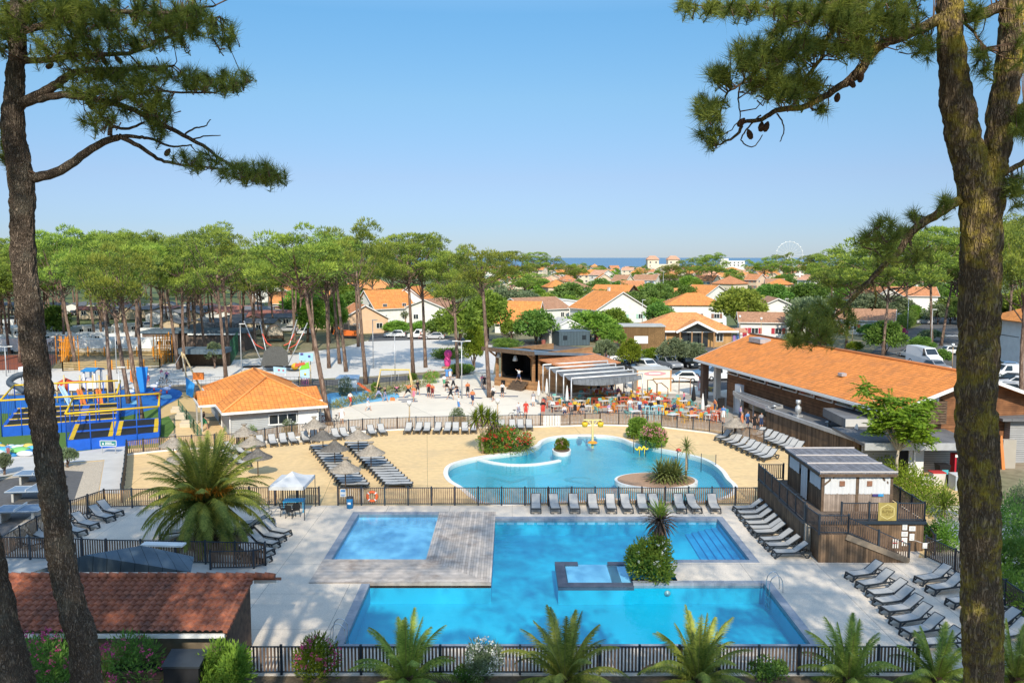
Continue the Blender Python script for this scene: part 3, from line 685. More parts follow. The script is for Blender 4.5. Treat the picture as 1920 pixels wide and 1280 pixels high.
def house(label, loc, w, d, hw, hr, rz, wall, roof, gable='y', wins=2, shut=None, chim=False, storeys=1, hip=False, over=.5, group=None, cat='house', name='house', door=True, timber=None):
 o = thing(name, label, cat, loc, rz, group)
 mb = MB(); x, y = w / 2, d / 2
 mb.box((0, 0, hw / 2), (w, d, hw))
 t = .14
 if not hip:
  if gable == 'y': mb.add([(-x, -y, hw), (x, -y, hw), (0, -y, hw + hr), (-x, y, hw), (x, y, hw), (0, y, hw + hr)], [(0, 1, 2), (3, 5, 4)])
  else: mb.add([(-x, -y, hw), (-x, y, hw), (-x, 0, hw + hr), (x, -y, hw), (x, y, hw), (x, 0, hw + hr)], [(0, 2, 1), (3, 4, 5)])
 mb.build('wall', M['wallp'], o, color=wall)
 L, Wd = (d, w) if gable == 'y' else (w, d)
 a, b = L / 2 + over, Wd / 2 + over; sl = hr / (Wd / 2); ze = hw - over * sl + .12; zr = hw + hr + .12
 rb = MB()
 if hip:
  h2 = max(.1, a - b)
  rb.slab([(-a, -b, ze), (a, -b, ze), (h2, 0, zr), (-h2, 0, zr)], t); rb.slab([(a, b, ze), (-a, b, ze), (-h2, 0, zr), (h2, 0, zr)], t)
  rb.slab([(a, -b, ze), (a, b, ze), (h2, 0, zr)], t); rb.slab([(-a, b, ze), (-a, -b, ze), (-h2, 0, zr)], t)
 else:
  rb.slab([(-a, -b, ze), (a, -b, ze), (a, 0, zr), (-a, 0, zr)], t); rb.slab([(a, b, ze), (-a, b, ze), (-a, 0, zr), (a, 0, zr)], t)
 ro = rb.build('roof', M['tile'], o, (0, 0, 0), pi / 2 if gable == 'y' else 0, color=roof)
 if not hip:
  vb = MB()
  for e in (-a, a):
   for sgn in (-1, 1): vb.bar((e, sgn * b, ze - .1), (e, 0, zr - .1), .06, .22)
  for sgn in (-1, 1): vb.bar((-a, sgn * b, ze - .1), (a, sgn * b, ze - .1), .06, .16)
  vb.build('fascia', M['paint'] , ro, color=timber or (.72, .7, .66))
 if chim:
  cb = MB(); cb.box((L * .2, -Wd * .12, hw + hr + .1), (.6, .5, 1.4)); cb.box((L * .2, -Wd * .12, hw + hr + .85), (.75, .65, .12)); cb.build('chimney', M['wallp'], ro, color=(.7, .66, .6))
 wh = 1.15
 for st in range(storeys):
  z0 = 1.0 + st * 2.7
  if z0 + wh > hw + (hr * .5 if gable == 'y' else 0): continue
  for i in range(wins):
   px = -x + (i + .5 + (0 if (st or not door) else .12)) * w / wins
   window(o, (px, -y - .005, z0), 0, min(1.3, w / wins * .45), wh, shut)
  for sx in (-1, 1):
   for i in range(max(1, int(d / 4.5))):
    window(o, (sx * (x + .005), -y + (i + .5) * d / max(1, int(d / 4.5)), z0), sx * pi / 2, 1.1, wh)
 if door:
  db = MB(); db.box((-x + .9, -y - .02, 1.05), (.95, .06, 2.1)); db.build('door', M['paint'], o, color=shut or (.3, .2, .14))
 return o
OR = (.74, .29, .085); OR2 = (.76, .33, .12); OR3 = (.60, .26, .12); BR = (.46, .25, .15); PK = (.70, .38, .24); WHT = (.76, .74, .70); CRM = (.70, .60, .46); PCH = (.70, .47, .30)
def hpx(label, u, v, w, d, hw, hr, rz, wall=WHT, roof=OR, **k): return house(label, at(u, v), w, d, hw, hr, radians(rz), wall, roof, **k)
hpx('white house with big orange gable and mint shutters above the hedge', 1140, 603, 15, 12, 3.6, 4.0, 28, shut=(.35, .55, .45), chim=True, wins=3)
hpx('dark timber gabled house with bright orange roof behind the white gable', 1152, 578, 15, 12, 4.2, 3.2, 62, wall=(.10, .06, .045), roof=OR, wins=2, storeys=2, timber=(.12, .07, .05))
hpx('low white house with brown tiled roof and gable facing the road', 1000, 600, 12, 14, 3.2, 2.6, -52, roof=BR, wins=2)
hpx('long white flat house beside the low brown roofed house', 1052, 595, 11, 9, 4.2, .7, 10, roof=(.62, .60, .56), wins=3, over=.25)
hpx('house with steep orange roof and skylight behind the oleander', 975, 622, 8, 9, 2.4, 4.2, 75, roof=OR, wins=1)
hpx('white cottage with orange hip roof and small gable', 1240, 572, 13, 9, 3.2, 2.4, 18, wins=3, roof=OR2, hip=False, gable='x')
hpx('white villa with wide hipped orange roof and brown shutters', 1298, 601, 14, 11, 4.4, 2.6, -4, hip=True, gable='x', wins=3, shut=(.25, .13, .09))
hpx('orange roofed house peeping above the big round pine', 1322, 574, 13, 10, 4.0, 3.0, 40, roof=OR)
hpx('white house with mint gable trim behind the restaurant roof', 1448, 618, 13, 11, 4.2, 3.0, -6, roof=BR, shut=(.45, .06, .07), wins=2)
hpx('white annexe with tiled lean roof beside the mint trimmed house', 1428, 632, 9, 7, 3.4, 1.6, -10, roof=BR, gable='x', wins=2, shut=(.42, .04, .06))
hpx('white bungalow with red shutters and brown roof left of the hedge', 1622, 624, 11, 9, 3.1, 2.0, -25, roof=BR, gable='x', wins=2, shut=(.5, .10, .06))
hpx('long white house with shallow orange roof up the side street', 1690, 582, 18, 10, 4.8, 2.4, -14, roof=OR3, gable='x', wins=4, storeys=2)
hpx('grey and white house with dark gable behind the hanging pine branch', 1640, 588, 13, 10, 4.2, 3.4, 18, roof=OR3, wins=2, storeys=2, wall=(.6, .58, .56))
hpx('white house with steep orange roof and slanting walls behind the parked van', 722, 604, 9, 11, 4.0, 4.0, -50, roof=OR, wins=2, storeys=2)
hpx('tall white gabled house beside the steep orange roof', 776, 600, 8, 9, 5.8, 2.8, -12, roof=OR, wins=2, storeys=2)
hpx('peach house with tiled roof and dark shutter beside the road', 675, 622, 10, 9, 3.2, 2.8, 24, wall=PCH, roof=OR3, wins=2)
hpx('long white house with orange hipped roof above the peach house', 690, 566, 20, 11, 5.0, 3.0, 2, hip=True, gable='x', wins=6, roof=OR2)
hpx('low white house with brown roof and arched wall behind the two pines', 815, 603, 13, 11, 3.4, 2.4, -20, roof=BR, wins=2)
hpx('white bungalow with broad orange roof behind the tall pine trunks', 565, 588, 16, 10, 3.4, 3.0, 12, roof=OR2, gable='x', wins=4)
hpx('orange roofed white house half hidden behind pine crowns', 520, 566, 14, 10, 4.5, 3.0, -16, roof=OR, wins=2)
hpx('small white kiosk house with pyramid orange roof near the caravans', 600, 604, 9, 8, 2.8, 2.4, 10, roof=OR, hip=True, gable='x', wins=2)
def castle():
 o = thing('seaside_villa', 'pale twin towered villa with pink hipped roofs standing before the sea', 'villa', at(1242, 511))
 mb = MB(); mb.box((0, 0, 4.5), (28, 14, 9)); mb.box((0, -4, 3), (34, 10, 6)); mb.build('wall', M['wallp'], o, color=CRM)
 for sx in (-1, 1):
  t = MB(); t.box((sx * 11, 0, 7), (12, 12, 14)); tw = t.build('tower', M['wallp'], o, color=CRM)
  r = MB(); r.add([(sx * 11 + i * 7, j * 7, 14) for i, j in ((-1, -1), (1, -1), (1, 1), (-1, 1))] + [(sx * 11 - 3, 0, 18), (sx * 11 + 3, 0, 18)], [(0, 1, 5, 4), (1, 2, 5), (2, 3, 4, 5), (3, 0, 4), (3, 2, 1, 0)])
  r.build('roof', M['tile'], tw, color=PK)
  for i in (-1, 1):
   for z in (6, 10): window(o, (sx * 11 + i * 3, -6.03, z), 0, 1.6, 2.0)
 for i in range(5): window(o, (-8 + i * 4, -9.03, 2), 0, 1.4, 2)
castle()
o = thing('white_block', 'white flat roofed apartment block on the sea horizon', 'building', at(1370, 514)); mb = MB(); mb.box((0, 0, 6.5), (24, 12, 13)); mb.box((-7, 0, 14), (7, 8, 2.4)); mb.build('wall', M['wallp'], o, color=WHT)
for i in range(6):
 for z in (8, 10.5): window(o, (-9.5 + i * 3.8, -6.02, z), 0, 1.6, 1.4)
TOWN = 'orange roofed town houses between the trees towards the sea'
tn = []
rows = [(511, 870, 1720, 40), (519, 880, 1740, 34), (530, 890, 1760, 27), (544, 900, 1780, 18), (560, 910, 1500, 8)]
for v, u0, u1, n in rows:
 for i in range(n):
  u = u0 + (i + .5 + R.uniform(-.3, .3)) * (u1 - u0) / n; vv = v + R.uniform(-3, 3)
  tn.append((u, vv))
used = [(1140, 603), (1152, 578), (1000, 600), (1240, 572), (1298, 601), (1322, 574), (1448, 618), (1640, 588), (1690, 582)]
tn = [t for t in tn if not any(abs(t[0] - a) < 42 and abs(t[1] - b) < 16 for a, b in used)]
rows_by = {}
for u, v in tn: rows_by.setdefault(min(range(5), key=lambda k: abs(rows[k][0] - v)), []).append((u, v))
RN = ['in the row nearest the sea', 'in the second row before the sea', 'in the middle row of town', 'in the fourth row before the sea', 'in the nearest town row']
wn_ = [('white', WHT), ('cream', CRM), ('white', (.74, .71, .66)), ('peach', (.68, .52, .38))]
rn_ = [('orange', OR), ('pale orange', OR2), ('brown', BR), ('pink', PK), ('tawny', OR3)]
for k, lst in rows_by.items():
 for i, (u, v) in enumerate(sorted(lst)):
  wl, wc = R.choice(wn_); rl, rc = R.choice(rn_)
  w, d = R.uniform(7.5, 12), R.uniform(7, 10)
  house(f'{wl} house, {rl} roof, {ordn(i + 1)} from the left {RN[k]}', at(u, v), w, d, R.uniform(3.0, 5.8), R.uniform(2.0, 3.0), R.uniform(-1, 1), wc, rc,
              gable=R.choice('xy'), wins=3 if k > 1 else 2, storeys=2 if k < 4 else 1, hip=R.random() < .3, group=TOWN, shut=R.choice([None, (.3, .12, .08), (.2, .3, .4)]), door=k > 2)
def grey_hut():
 a, b = at(433, 822), at(596, 808); mid = (a + b) / 2; ang = atan2(b.y - a.y, b.x - a.x)
 W = (b - a).length; L = 15.0
 o = thing('grey_hut', 'grey boarded hut with bright orange hipped roof beside the plaza', 'hut', mid, ang)
 mb = MB(); mb.box((0, L / 2, 1.3), (W, L, 2.6))
 mb.build('wall', mat('grey_boards', (.40, .42, .43), .8, .08, 2, planks=[((0, 0, 1), .16, .12, .06)], coord='Object'), o)
 e = .75; ze, zr = 2.5, 4.75
 rb = MB(); h = W / 2 + e
 X0, X1 = -e, L + e   # along depth
 rb.slab([(X0, -h, ze), (X0 + h, 0, zr), (X0, h, ze)], .16) if False else None
 rb.slab([(X0, h, ze), (X0, -h, ze), (X0 + h, 0, zr)], .16)
 rb.slab([(X1, -h, ze), (X1, h, ze), (X1 - h, 0, zr)], .16)
 rb.slab([(X0, -h, ze), (X1, -h, ze), (X1 - h, 0, zr), (X0 + h, 0, zr)], .16)
 rb.slab([(X1, h, ze), (X0, h, ze), (X0 + h, 0, zr), (X1 - h, 0, zr)], .16)
 ro = rb.build('roof', M['tile'], o, (0, 0, 0), pi / 2, color=(.78, .28, .07))
 rc = MB()
 for s in (-1, 1):
  rc.tube([(X0, s * h, ze + .04), (X0 + h, 0, zr + .05)], .1, 6); rc.tube([(X1, s * h, ze + .04), (X1 - h, 0, zr + .05)], .1, 6)
 rc.tube([(X0 + h, 0, zr + .05), (X1 - h, 0, zr + .05)], .11, 6); rc.build('ridge_tiles', M['paint'], ro, color=(.78, .31, .09))
 fb = MB()
 for p, q in (((X0, -h), (X0, h)), ((X0, -h), (X1, -h)), ((X0, h), (X1, h)), ((X1, -h), (X1, h))):
  fb.bar((p[0], p[1], ze - .12), (q[0], q[1], ze - .12), .1, .22)
 fb.build('gutter', M['white'], ro)
 for sx, y0 in ((-1, 6.5), (1, 5.0)):
  pr = MB(); xx = sx * (W / 2 + .2); x2 = sx * (W / 2 + (2.2 if sx < 0 else 1.1)); yy = (y0 - 2.4, y0, y0 + 2.4)
  f1 = [(xx, yy[0], 2.5), (x2, yy[0], 2.5), (x2, yy[1], 3.5), (xx - sx * 2.0, yy[1], 3.5)]
  f2 = [(x2, yy[2], 2.5), (xx, yy[2], 2.5), (xx - sx * 2.0, yy[1], 3.5), (x2, yy[1], 3.5)]
  for f in (f1, f2): pr.slab(f if sx > 0 else f[::-1], .14)
  pr.build('porch_roof', M['tile'], o, color=(.76, .27, .07))
  fp = MB(); fp.bar((x2, yy[0], 2.4), (x2, yy[2], 2.4), .1, .2); fp.bar((xx, yy[0], 2.4), (x2, yy[0], 2.4), .1, .2); fp.build('porch_gutter', M['white'], o)
  for yv in (yy[0] + .2, yy[2] - .2):
   q = MB(); q.box((x2 - sx * .2, yv, 1.2), (.14, .14, 2.4)); q.build('porch_post', M['steel'], o)
 f = MB(); g = MB()
 for i in range(3): g.box((-.1 + i * .82, -.02, 1.42), (.76, .03, .78))
 f.box((.72, -.03, .95), (2.7, .14, .12)); f.box((.72, -.03, 1.88), (2.6, .08, .08))
 for i in range(4): f.box((-.52 + i * .82, -.03, 1.42), (.07, .08, .95))
 wo = f.build('window', M['white'], o); g.build('pane', M['glass_d'], wo)
 q = MB(); q.box((2.95, -.05, 1.25), (1.75, .1, 2.45)); q.build('roller_shutter', M['white'], o)
 for xx in (-W / 2 - .05, W / 2 + .02):
  q = MB(); q.tube([(xx, -.1, 0), (xx, -.1, 2.4)], .06, 6); q.build('downpipe', M['white'], o)
 q = MB(); q.box((-W / 2 - .03, 7.0, 1.1), (.08, 1.9, 2.2)); gd = q.build('glass_door', M['white'], o)
 q = MB(); q.box((-W / 2 - .08, 6.55, 1.1), (.03, .75, 1.9)); q.box((-W / 2 - .08, 7.45, 1.1), (.03, .75, 1.9)); q.build('pane', M['glass_d'], gd)
grey_hut()
def tiled_hut():
 yb = at(469, 1211).y; xr = at(469, 1211).x
 zt = ht(469, 1211, 1083) ; x0 = -26.0
 ze = 2.1; ye = at(200, 1187, ze).y
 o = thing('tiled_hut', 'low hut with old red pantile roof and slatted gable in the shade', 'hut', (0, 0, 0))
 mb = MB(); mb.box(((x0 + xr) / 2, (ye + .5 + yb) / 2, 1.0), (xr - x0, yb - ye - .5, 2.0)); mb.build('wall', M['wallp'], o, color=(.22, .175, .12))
 xe = xr + .15; tw, nr = .27, 11; nx = int((xe - x0) / tw); k = 6
 vs, fs = [], []; cols = nx * k + 1
 def zz(i, f): return ze + (zt - ze) * f + .075 * abs(sin(pi * i / k))
 for r in range(nr):
  for e in (0, 1):
   f = (r + e) / nr; lift = .06 * (1 - e) + .004
   for i in range(cols):
    vs.append((xe - tw * i / k + .02 * sin(r * 2.1), ye + (yb - ye) * f, zz(i, f) + lift))
 for r in range(2 * nr - 1):
  for i in range(cols - 1): fs.append((r * cols + i, (r + 1) * cols + i, (r + 1) * cols + i + 1, r * cols + i + 1))
 tb = MB(); tb.add(vs, fs, False); ro = tb.build('roof', M['tile_old'], o)
 rb = MB(); xx = xe + .95
 while xx > x0: rb.tube([(xx, yb + .02, zt + .06), (xx - .42, yb + .02, zt + .1)], [.13, .15], 8); xx -= .4
 rb.build('ridge_tiles', M['tile_old'], ro)
 sb = MB(); sb.slab([(x0, yb + .05, zt + .02), (xe + .95, yb + .05, zt + .02), (xe + .95, yb + 1.0, zt - .35), (x0, yb + 1.0, zt - .35)], .12); sb.build('back_slope', M['tile_old'], ro)
 vb = MB(); yv = ye
 for i in range(nr): vb.box((xe + .04, ye + (yb - ye) * (i + .5) / nr, ze + (zt - ze) * (i + .5) / nr + .05), (.16, .42, .10))
 vb.build('verge_tiles', M['tile_old'], ro)
 gb = MB(); gb.bar((x0, ye + .02, ze - .1), (xe, ye + .02, ze - .1), .12, .14); gb.build('gutter', M['white'], o)
 fb = MB(); fb.bar((xe, yb + .3, zt - .22), (xe + .95, yb + .3, zt - .2), .05, .25); fb.build('fascia', M['white'], o)
 kb = MB(); n = 30
 for i in range(n):
  y = ye + .55 + (yb - ye - .6) * i / (n - 1); h = ze + (zt - ze) * (y - ye) / (yb - ye) - .08
  kb.box((xr + .05, y, h / 2), (.05, .07, h))
 kb.build('slatted_gable', M['slat_d'], o)
 cb = MB()
 for i in range(16): cb.ball((at(327, 1200).x, ye + .1, ze - .15 - i * .07), .022, 5, 4)
 cb.build('rain_chain', M['black'], o)
tiled_hut()
o = thing('canvas_shed', 'blue grey roofed shed behind the tiled hut', 'shed', at(262, 1100))
mb = MB()
a = [at(150, 1073, 2.05), at(362, 1047, 2.2), at(355, 1073, 2.05)]
r0, r1 = at(205, 1032, 2.75), at(268, 1022, 2.75)
L = at(262, 1100)
z = lambda u, v, h: at(u, v, h) - L
M['canvas'] = mat('grey_blue_roofing', (.10, .14, .175), .75, .14, 1.2, planks=[((.8, .6, 0), .5, .05, .08)], coord='Object')
mb.poly([z(60, 1072, 2.0), z(358, 1072, 2.0), z(265, 1022, 2.9), z(160, 1040, 2.9)]); mb.poly([z(358, 1072, 2.0), z(364, 1043, 2.0), z(265, 1022, 2.9)])
mb.build('roof', M['canvas'], o)
mb = MB(); mb.bar(z(268, 1019, 2.4), z(345, 1021, 2.4), .5, .08); mb.build('white_lintel', M['white'], o)
def restaurant():
 A, D = at(1301, 672, 4.5), at(1672, 772, 4.5)
 B = at(1410, 627, 7.0)
 d = (D - A); d.z = 0; Lr = d.length; ang = atan2(d.y, d.x)
 o = thing('restaurant', 'long restaurant hall with bright orange tiled roof and timber gable', 'restaurant', A.xy.to_3d(), ang)
 hw = 7.6; ze, zr = 4.5, 7.05; EX = Lr + 0.0
 x0 = -1.2
 rb = MB(); rb.slab([(0, 0, ze), (EX, 0, ze), (EX + .2, hw, zr), (x0, hw, zr)], .2); rb.slab([(EX, 2 * hw, ze), (x0, 2 * hw, ze), (x0, hw, zr), (EX + .2, hw, zr)], .2)
 ro = rb.build('roof', M['tile'], o, color=(.78, .27, .065))
 rg = MB(); rg.tube([(x0, hw, zr + .05), (EX + .2, hw, zr + .05)], .13, 7); rg.build('ridge_tiles', M['paint'], ro, color=(.45, .16, .05))
 fb = MB(); fb.bar((0, -.03, ze - .16), (EX, -.03, ze - .16), .12, .24)
 for s in (0, 2 * hw): fb.bar((EX + .04, s, ze - .14), (EX + .22, hw, zr - .14), .08, .26)
 fb.bar((-.05, 0, ze - .14), (x0 - .05, hw, zr - .14), .08, .26)
 fb.build('fascia', M['white'], ro)
 mb = MB(); wy0, wy1 = 1.2, 2 * hw - 1.2; zb = ze + wy0 * (zr - ze) / hw - .15
 mb.add([(EX - 1.0, wy0, 0), (EX - 1.0, wy1, 0), (EX - 1.0, wy1, zb), (EX - 1.0, hw, zr - .15), (EX - 1.0, wy0, zb)], [(0, 1, 2, 3, 4)])
 M['gable_w'] = mat('stained_gable_boards', (.30, .135, .06), .8, .2, 1.5, col2=(.17, .075, .035), planks=[((0, 0, 1), .15, .14, .2)], coord='Object')
 mb.box(((EX - 1.0 + 6) / 2, wy0 + .1, 2.3), (EX - 1.0 - 6, .2, 4.6)); mb.box(((EX - 1 + 6) / 2, wy1 - .1, 2.3), (EX - 7, .2, 4.6)); mb.box((6.1, hw, 2.3), (.2, 2 * hw - 2.4, 4.6))
 mb.build('timber_wall', M['gable_w'], o)
 wb = MB(); gb = MB()
 for i in range(9):
  xx = 7.2 + i * 2.9
  if xx > EX - 2: break
  gb.box((xx, wy0 - .02, 4.0), (2.2, .04, .75)); wb.box((xx, wy0 - .04, 3.58), (2.5, .1, .1)); wb.box((xx + 1.25, wy0 - .04, 4.0), (.16, .1, .9)); wb.box((xx, wy0 - .04, 4.42), (2.5, .1, .08))
 w_ = wb.build('clerestory', M['white'], o); gb.build('pane', M['glass_d'], w_)
 for c_, s_ in (((5.4, wy0 + 2.2, 2.1), (.5, 1.0, 4.2)), ((2.6, wy0 + .5, 2.1), (.6, .6, 4.2))): mb = MB(); mb.box(c_, s_); mb.build('white_pier', M['wallp'], o, color=(.72, .68, .6))
 mb = MB(); mb.box((.8, 1.0, 2.2), (.7, .7, 4.4)); mb.build('porch_post', M['wallp'], o, color=(.16, .10, .07))
 mb = MB(); mb.box((.8, 2 * hw - 1.2, 2.2), (.5, .5, 4.4)); mb.box((.9, hw, 2.8), (.4, .4, 5.6)); mb.build('porch_post', M['wallp'], o, color=(.16, .10, .07))
 vb = MB(); vb.box((24.0, 3.2, 5.75), (.6, .5, .25)); vb.build('roof_light', M['steel'], ro)
 vb = MB(); vb.box((3.5, hw - 1.3, zr - .25), (2.6, 1.3, .5)); vb.build('roof_vent', M['steel'], ro)
 E, F = at(1435, 764, 2.2), at(1614, 822.5, 2.2)
 m = Matrix.Rotation(-ang, 3, 'Z')
 e, f = m @ (E - A), m @ (F - A); yk = (e.y + f.y) / 2
 k = thing('kitchen_block', 'flat grey roofed kitchen block clad in upright larch boards', 'building', A.xy.to_3d(), ang)
 mb = MB(); mb.prism([(e.x, yk), (f.x, yk), (f.x, wy0 - .05), (e.x, wy0 - .05)], 0, 1.95); mb.build('boarded_wall', M['clad_x'], k)
 mb = MB(); mb.prism([(e.x - 5.5, yk + 2.0), (e.x, yk + .15), (f.x - .1, yk + .15), (f.x + 3, wy0 - .1), (-1 + e.x - 9, wy0 - .1)], 1.92, 2.06); mb.build('roof', M['roofgrey'], k)
 pb = MB(); pb.bar((e.x, yk, 2.08), (f.x, yk, 2.08), .3, .30); pb.bar((f.x, yk, 2.08), (f.x + .2, wy0 - .2, 2.08), .25, .3); pb.bar((e.x, yk, 2.08), (e.x - .1, yk + 1.6, 2.08), .35, .3)
 pb.bar((e.x - .2, yk + 1.7, 2.2), (e.x - 9, wy0 - .9, 2.2), .3, .3)
 pb.build('parapet', M['steel'], k)
 cb = MB(); n = 14; pts = []
 for i in range(n + 1):
  t = i / n; pts.append((e.x - .1 - 9.2 * t, yk + .3 + min(3.6, abs(yk) * .7) * t ** 2.2))
 c2 = [(p[0], p[1] + .0) for p in pts]
 cb.prism(c2 + [(pts[-1][0] + .5, wy0 - 1.2), (e.x, wy0 - 1.2)], 2.1, 2.28); cb.build('bar_roof', M['roofgrey'], k)
 fb = MB()
 for p, q in zip(pts, pts[1:]): fb.bar((p[0], p[1], 2.12), (q[0], q[1], 2.12), .12, .42)
 fb.build('bar_fascia', M['steel'], k)
 ib = MB()
 for p, q in zip(pts, pts[1:]): ib.bar((p[0], p[1] + 1.6, 1.0), (q[0], q[1] + 1.6, 1.0), .1, 2.0)
 ib.build('bar_back_wall', M['wallp'], k, color=(.55, .42, .28))
 kb = MB()
 for p, q in list(zip(pts, pts[1:]))[1:9]: kb.bar((p[0], p[1] + .5, .55), (q[0], q[1] + .5, .55), .5, 1.1)
 kb.build('bar_counter', M['paint'], k, color=(.24, .13, .07))
 for i in (0, 5, 10, 14):
  q = MB(); q.box((pts[i][0], pts[i][1] + .1, 1.05), (.1, .1, 2.1)); q.build('bar_post', M['steel'], k)
 sb = MB(); sb.box((pts[-1][0] + .3, pts[-1][1] + .5, 1.5), (1.2, .4, 3.0)); sb.build('white_pier', M['wallp'], k, color=(.7, .7, .7))
 vb = MB(); x, y = e.x + 4.0, wy0 - 1.9
 vb.lathe([(.1, 0), (.1, .3), (.27, .42), (.27, .85), (.13, 1.0), (.13, 1.15), (.22, 1.18), (.22, 1.5), (.0, 1.52)], (x, y, 2.03), 12); vb.box((x, y, 2.12), (.6, .6, .18)); vb.build('roof_fan', M['steel'], k)
 for i in range(2):
  vb = MB(); xx = e.x + .5 + i * 8; vb.lathe([(.12, 0), (.12, .35), (.3, .37), (.0, .5)], (xx, wy0 - 2.2 + i * .4, 2.03), 10); vb.build('roof_vent', M['steel'], k)
 db = MB(); db.lathe([(0, 0), (.3, .04), (.5, .12)], (0, 0, 0), 16); dd = db.build('satellite_dish', M['white'], k, (f.x - .6, yk + .2, 2.75)); dd.rotation_euler = (radians(80), 0, radians(-20))
 q = MB(); q.bar((f.x - .6, yk + .3, 2.03), (f.x - .6, yk + .3, 2.75), .06); q.build('dish_mast', M['steel'], k)
 return A, ang, e, f, yk, wy0, EX
RES = restaurant()
def service_block():
 v0 = 905; L = at(1700, v0); zt = ht(1700, v0, 838)
 o = thing('service_block', 'low service block with grey slatted walls and storage bay on the right', 'building', L)
 M['greyslat'] = mat('grey_slat_cladding', (.36, .36, .36), .8, .08, 2, planks=[((0, 0, 1), .17, .2, .05)], coord='Object')
 xl, xr = at(1630, v0).x - L.x, at(1830, v0).x - L.x
 mb = MB(); mb.box(((xl - .2 + .1) / 2 + .3, 1.6, zt / 2), (-xl + .4, .2, zt)); mb.box(((xr + 2.6) / 2, 3.2, zt / 2), (xr - 2.2, .2, zt)); mb.build('slatted_wall', M['greyslat'], o)
 mb = MB(); mb.box((1.3, 1.55, 1.1), (1.1, .16, 2.2)); mb.build('white_door', M['white'], o)
 mb = MB(); mb.box((.3, 1.62, 1.1), (.8, .3, 2.2)); mb.build('doorway', M['black'], o)
 mb = MB(); mb.box(((xl + xr) / 2, 3.2, zt + .1), (xr - xl + .8, 6.4, .2)); mb.build('roof', M['roofgrey'], o)
 mb = MB(); mb.box(((xl + xr) / 2, -.05, zt + .05), (xr - xl + .9, .12, .52)); mb.build('fascia', M['steel'], o)
 for xx in (xr - 1.2, xr - 4.4):
  mb = MB(); mb.box((xx, .2, zt / 2), (.14, .14, zt)); mb.build('post', M['steel'], o)
 mb = MB(); mb.box(((xl + xr) / 2 + 1, 8.5, zt + .55), (xr - xl + 1, 5, .7)); mb.build('upper_roof', M['roofgrey'], o)
 mb = MB(); mb.box(((xl + xr) / 2 + 1, 5.95, zt + .6), (xr - xl + 1.1, .1, .6)); mb.build('upper_fascia', M['wallp'], o, color=(.55, .53, .5))
 g = thing('grey_annexe', 'grey slatted corner block right of the big lichen covered trunk', 'building', at(1935, 868))
 mb = MB(); mb.box((0, 1.6, 1.7), (3.6, 3, 3.4)); mb.build('slatted_wall', M['greyslat'], g); mb = MB(); mb.box((0, 3, 3.5), (5.5, 7, .2)); mb.build('roof', M['roofgrey'], g)
 q = thing('plant_screen', 'slatted timber box hiding air conditioning on the flat roof', 'plant screen', at(1744, 795, 3.3)); mb = MB()
 for i in range(9): mb.box((0, 0, .1 + i * .2), (2.4, .1, .15)); mb.box((-1.2, .9, .1 + i * .2), (.1, 1.8, .15)); mb.box((1.2, .9, .1 + i * .2), (.1, 1.8, .15))
 mb.build('screen_boards', M['wood'], q); mb = MB(); mb.box((-.1, .9, 1.2), (1.7, 1.2, 1.9)); mb.build('cooling_unit', M['white'], q)
 return L
SB = service_block()
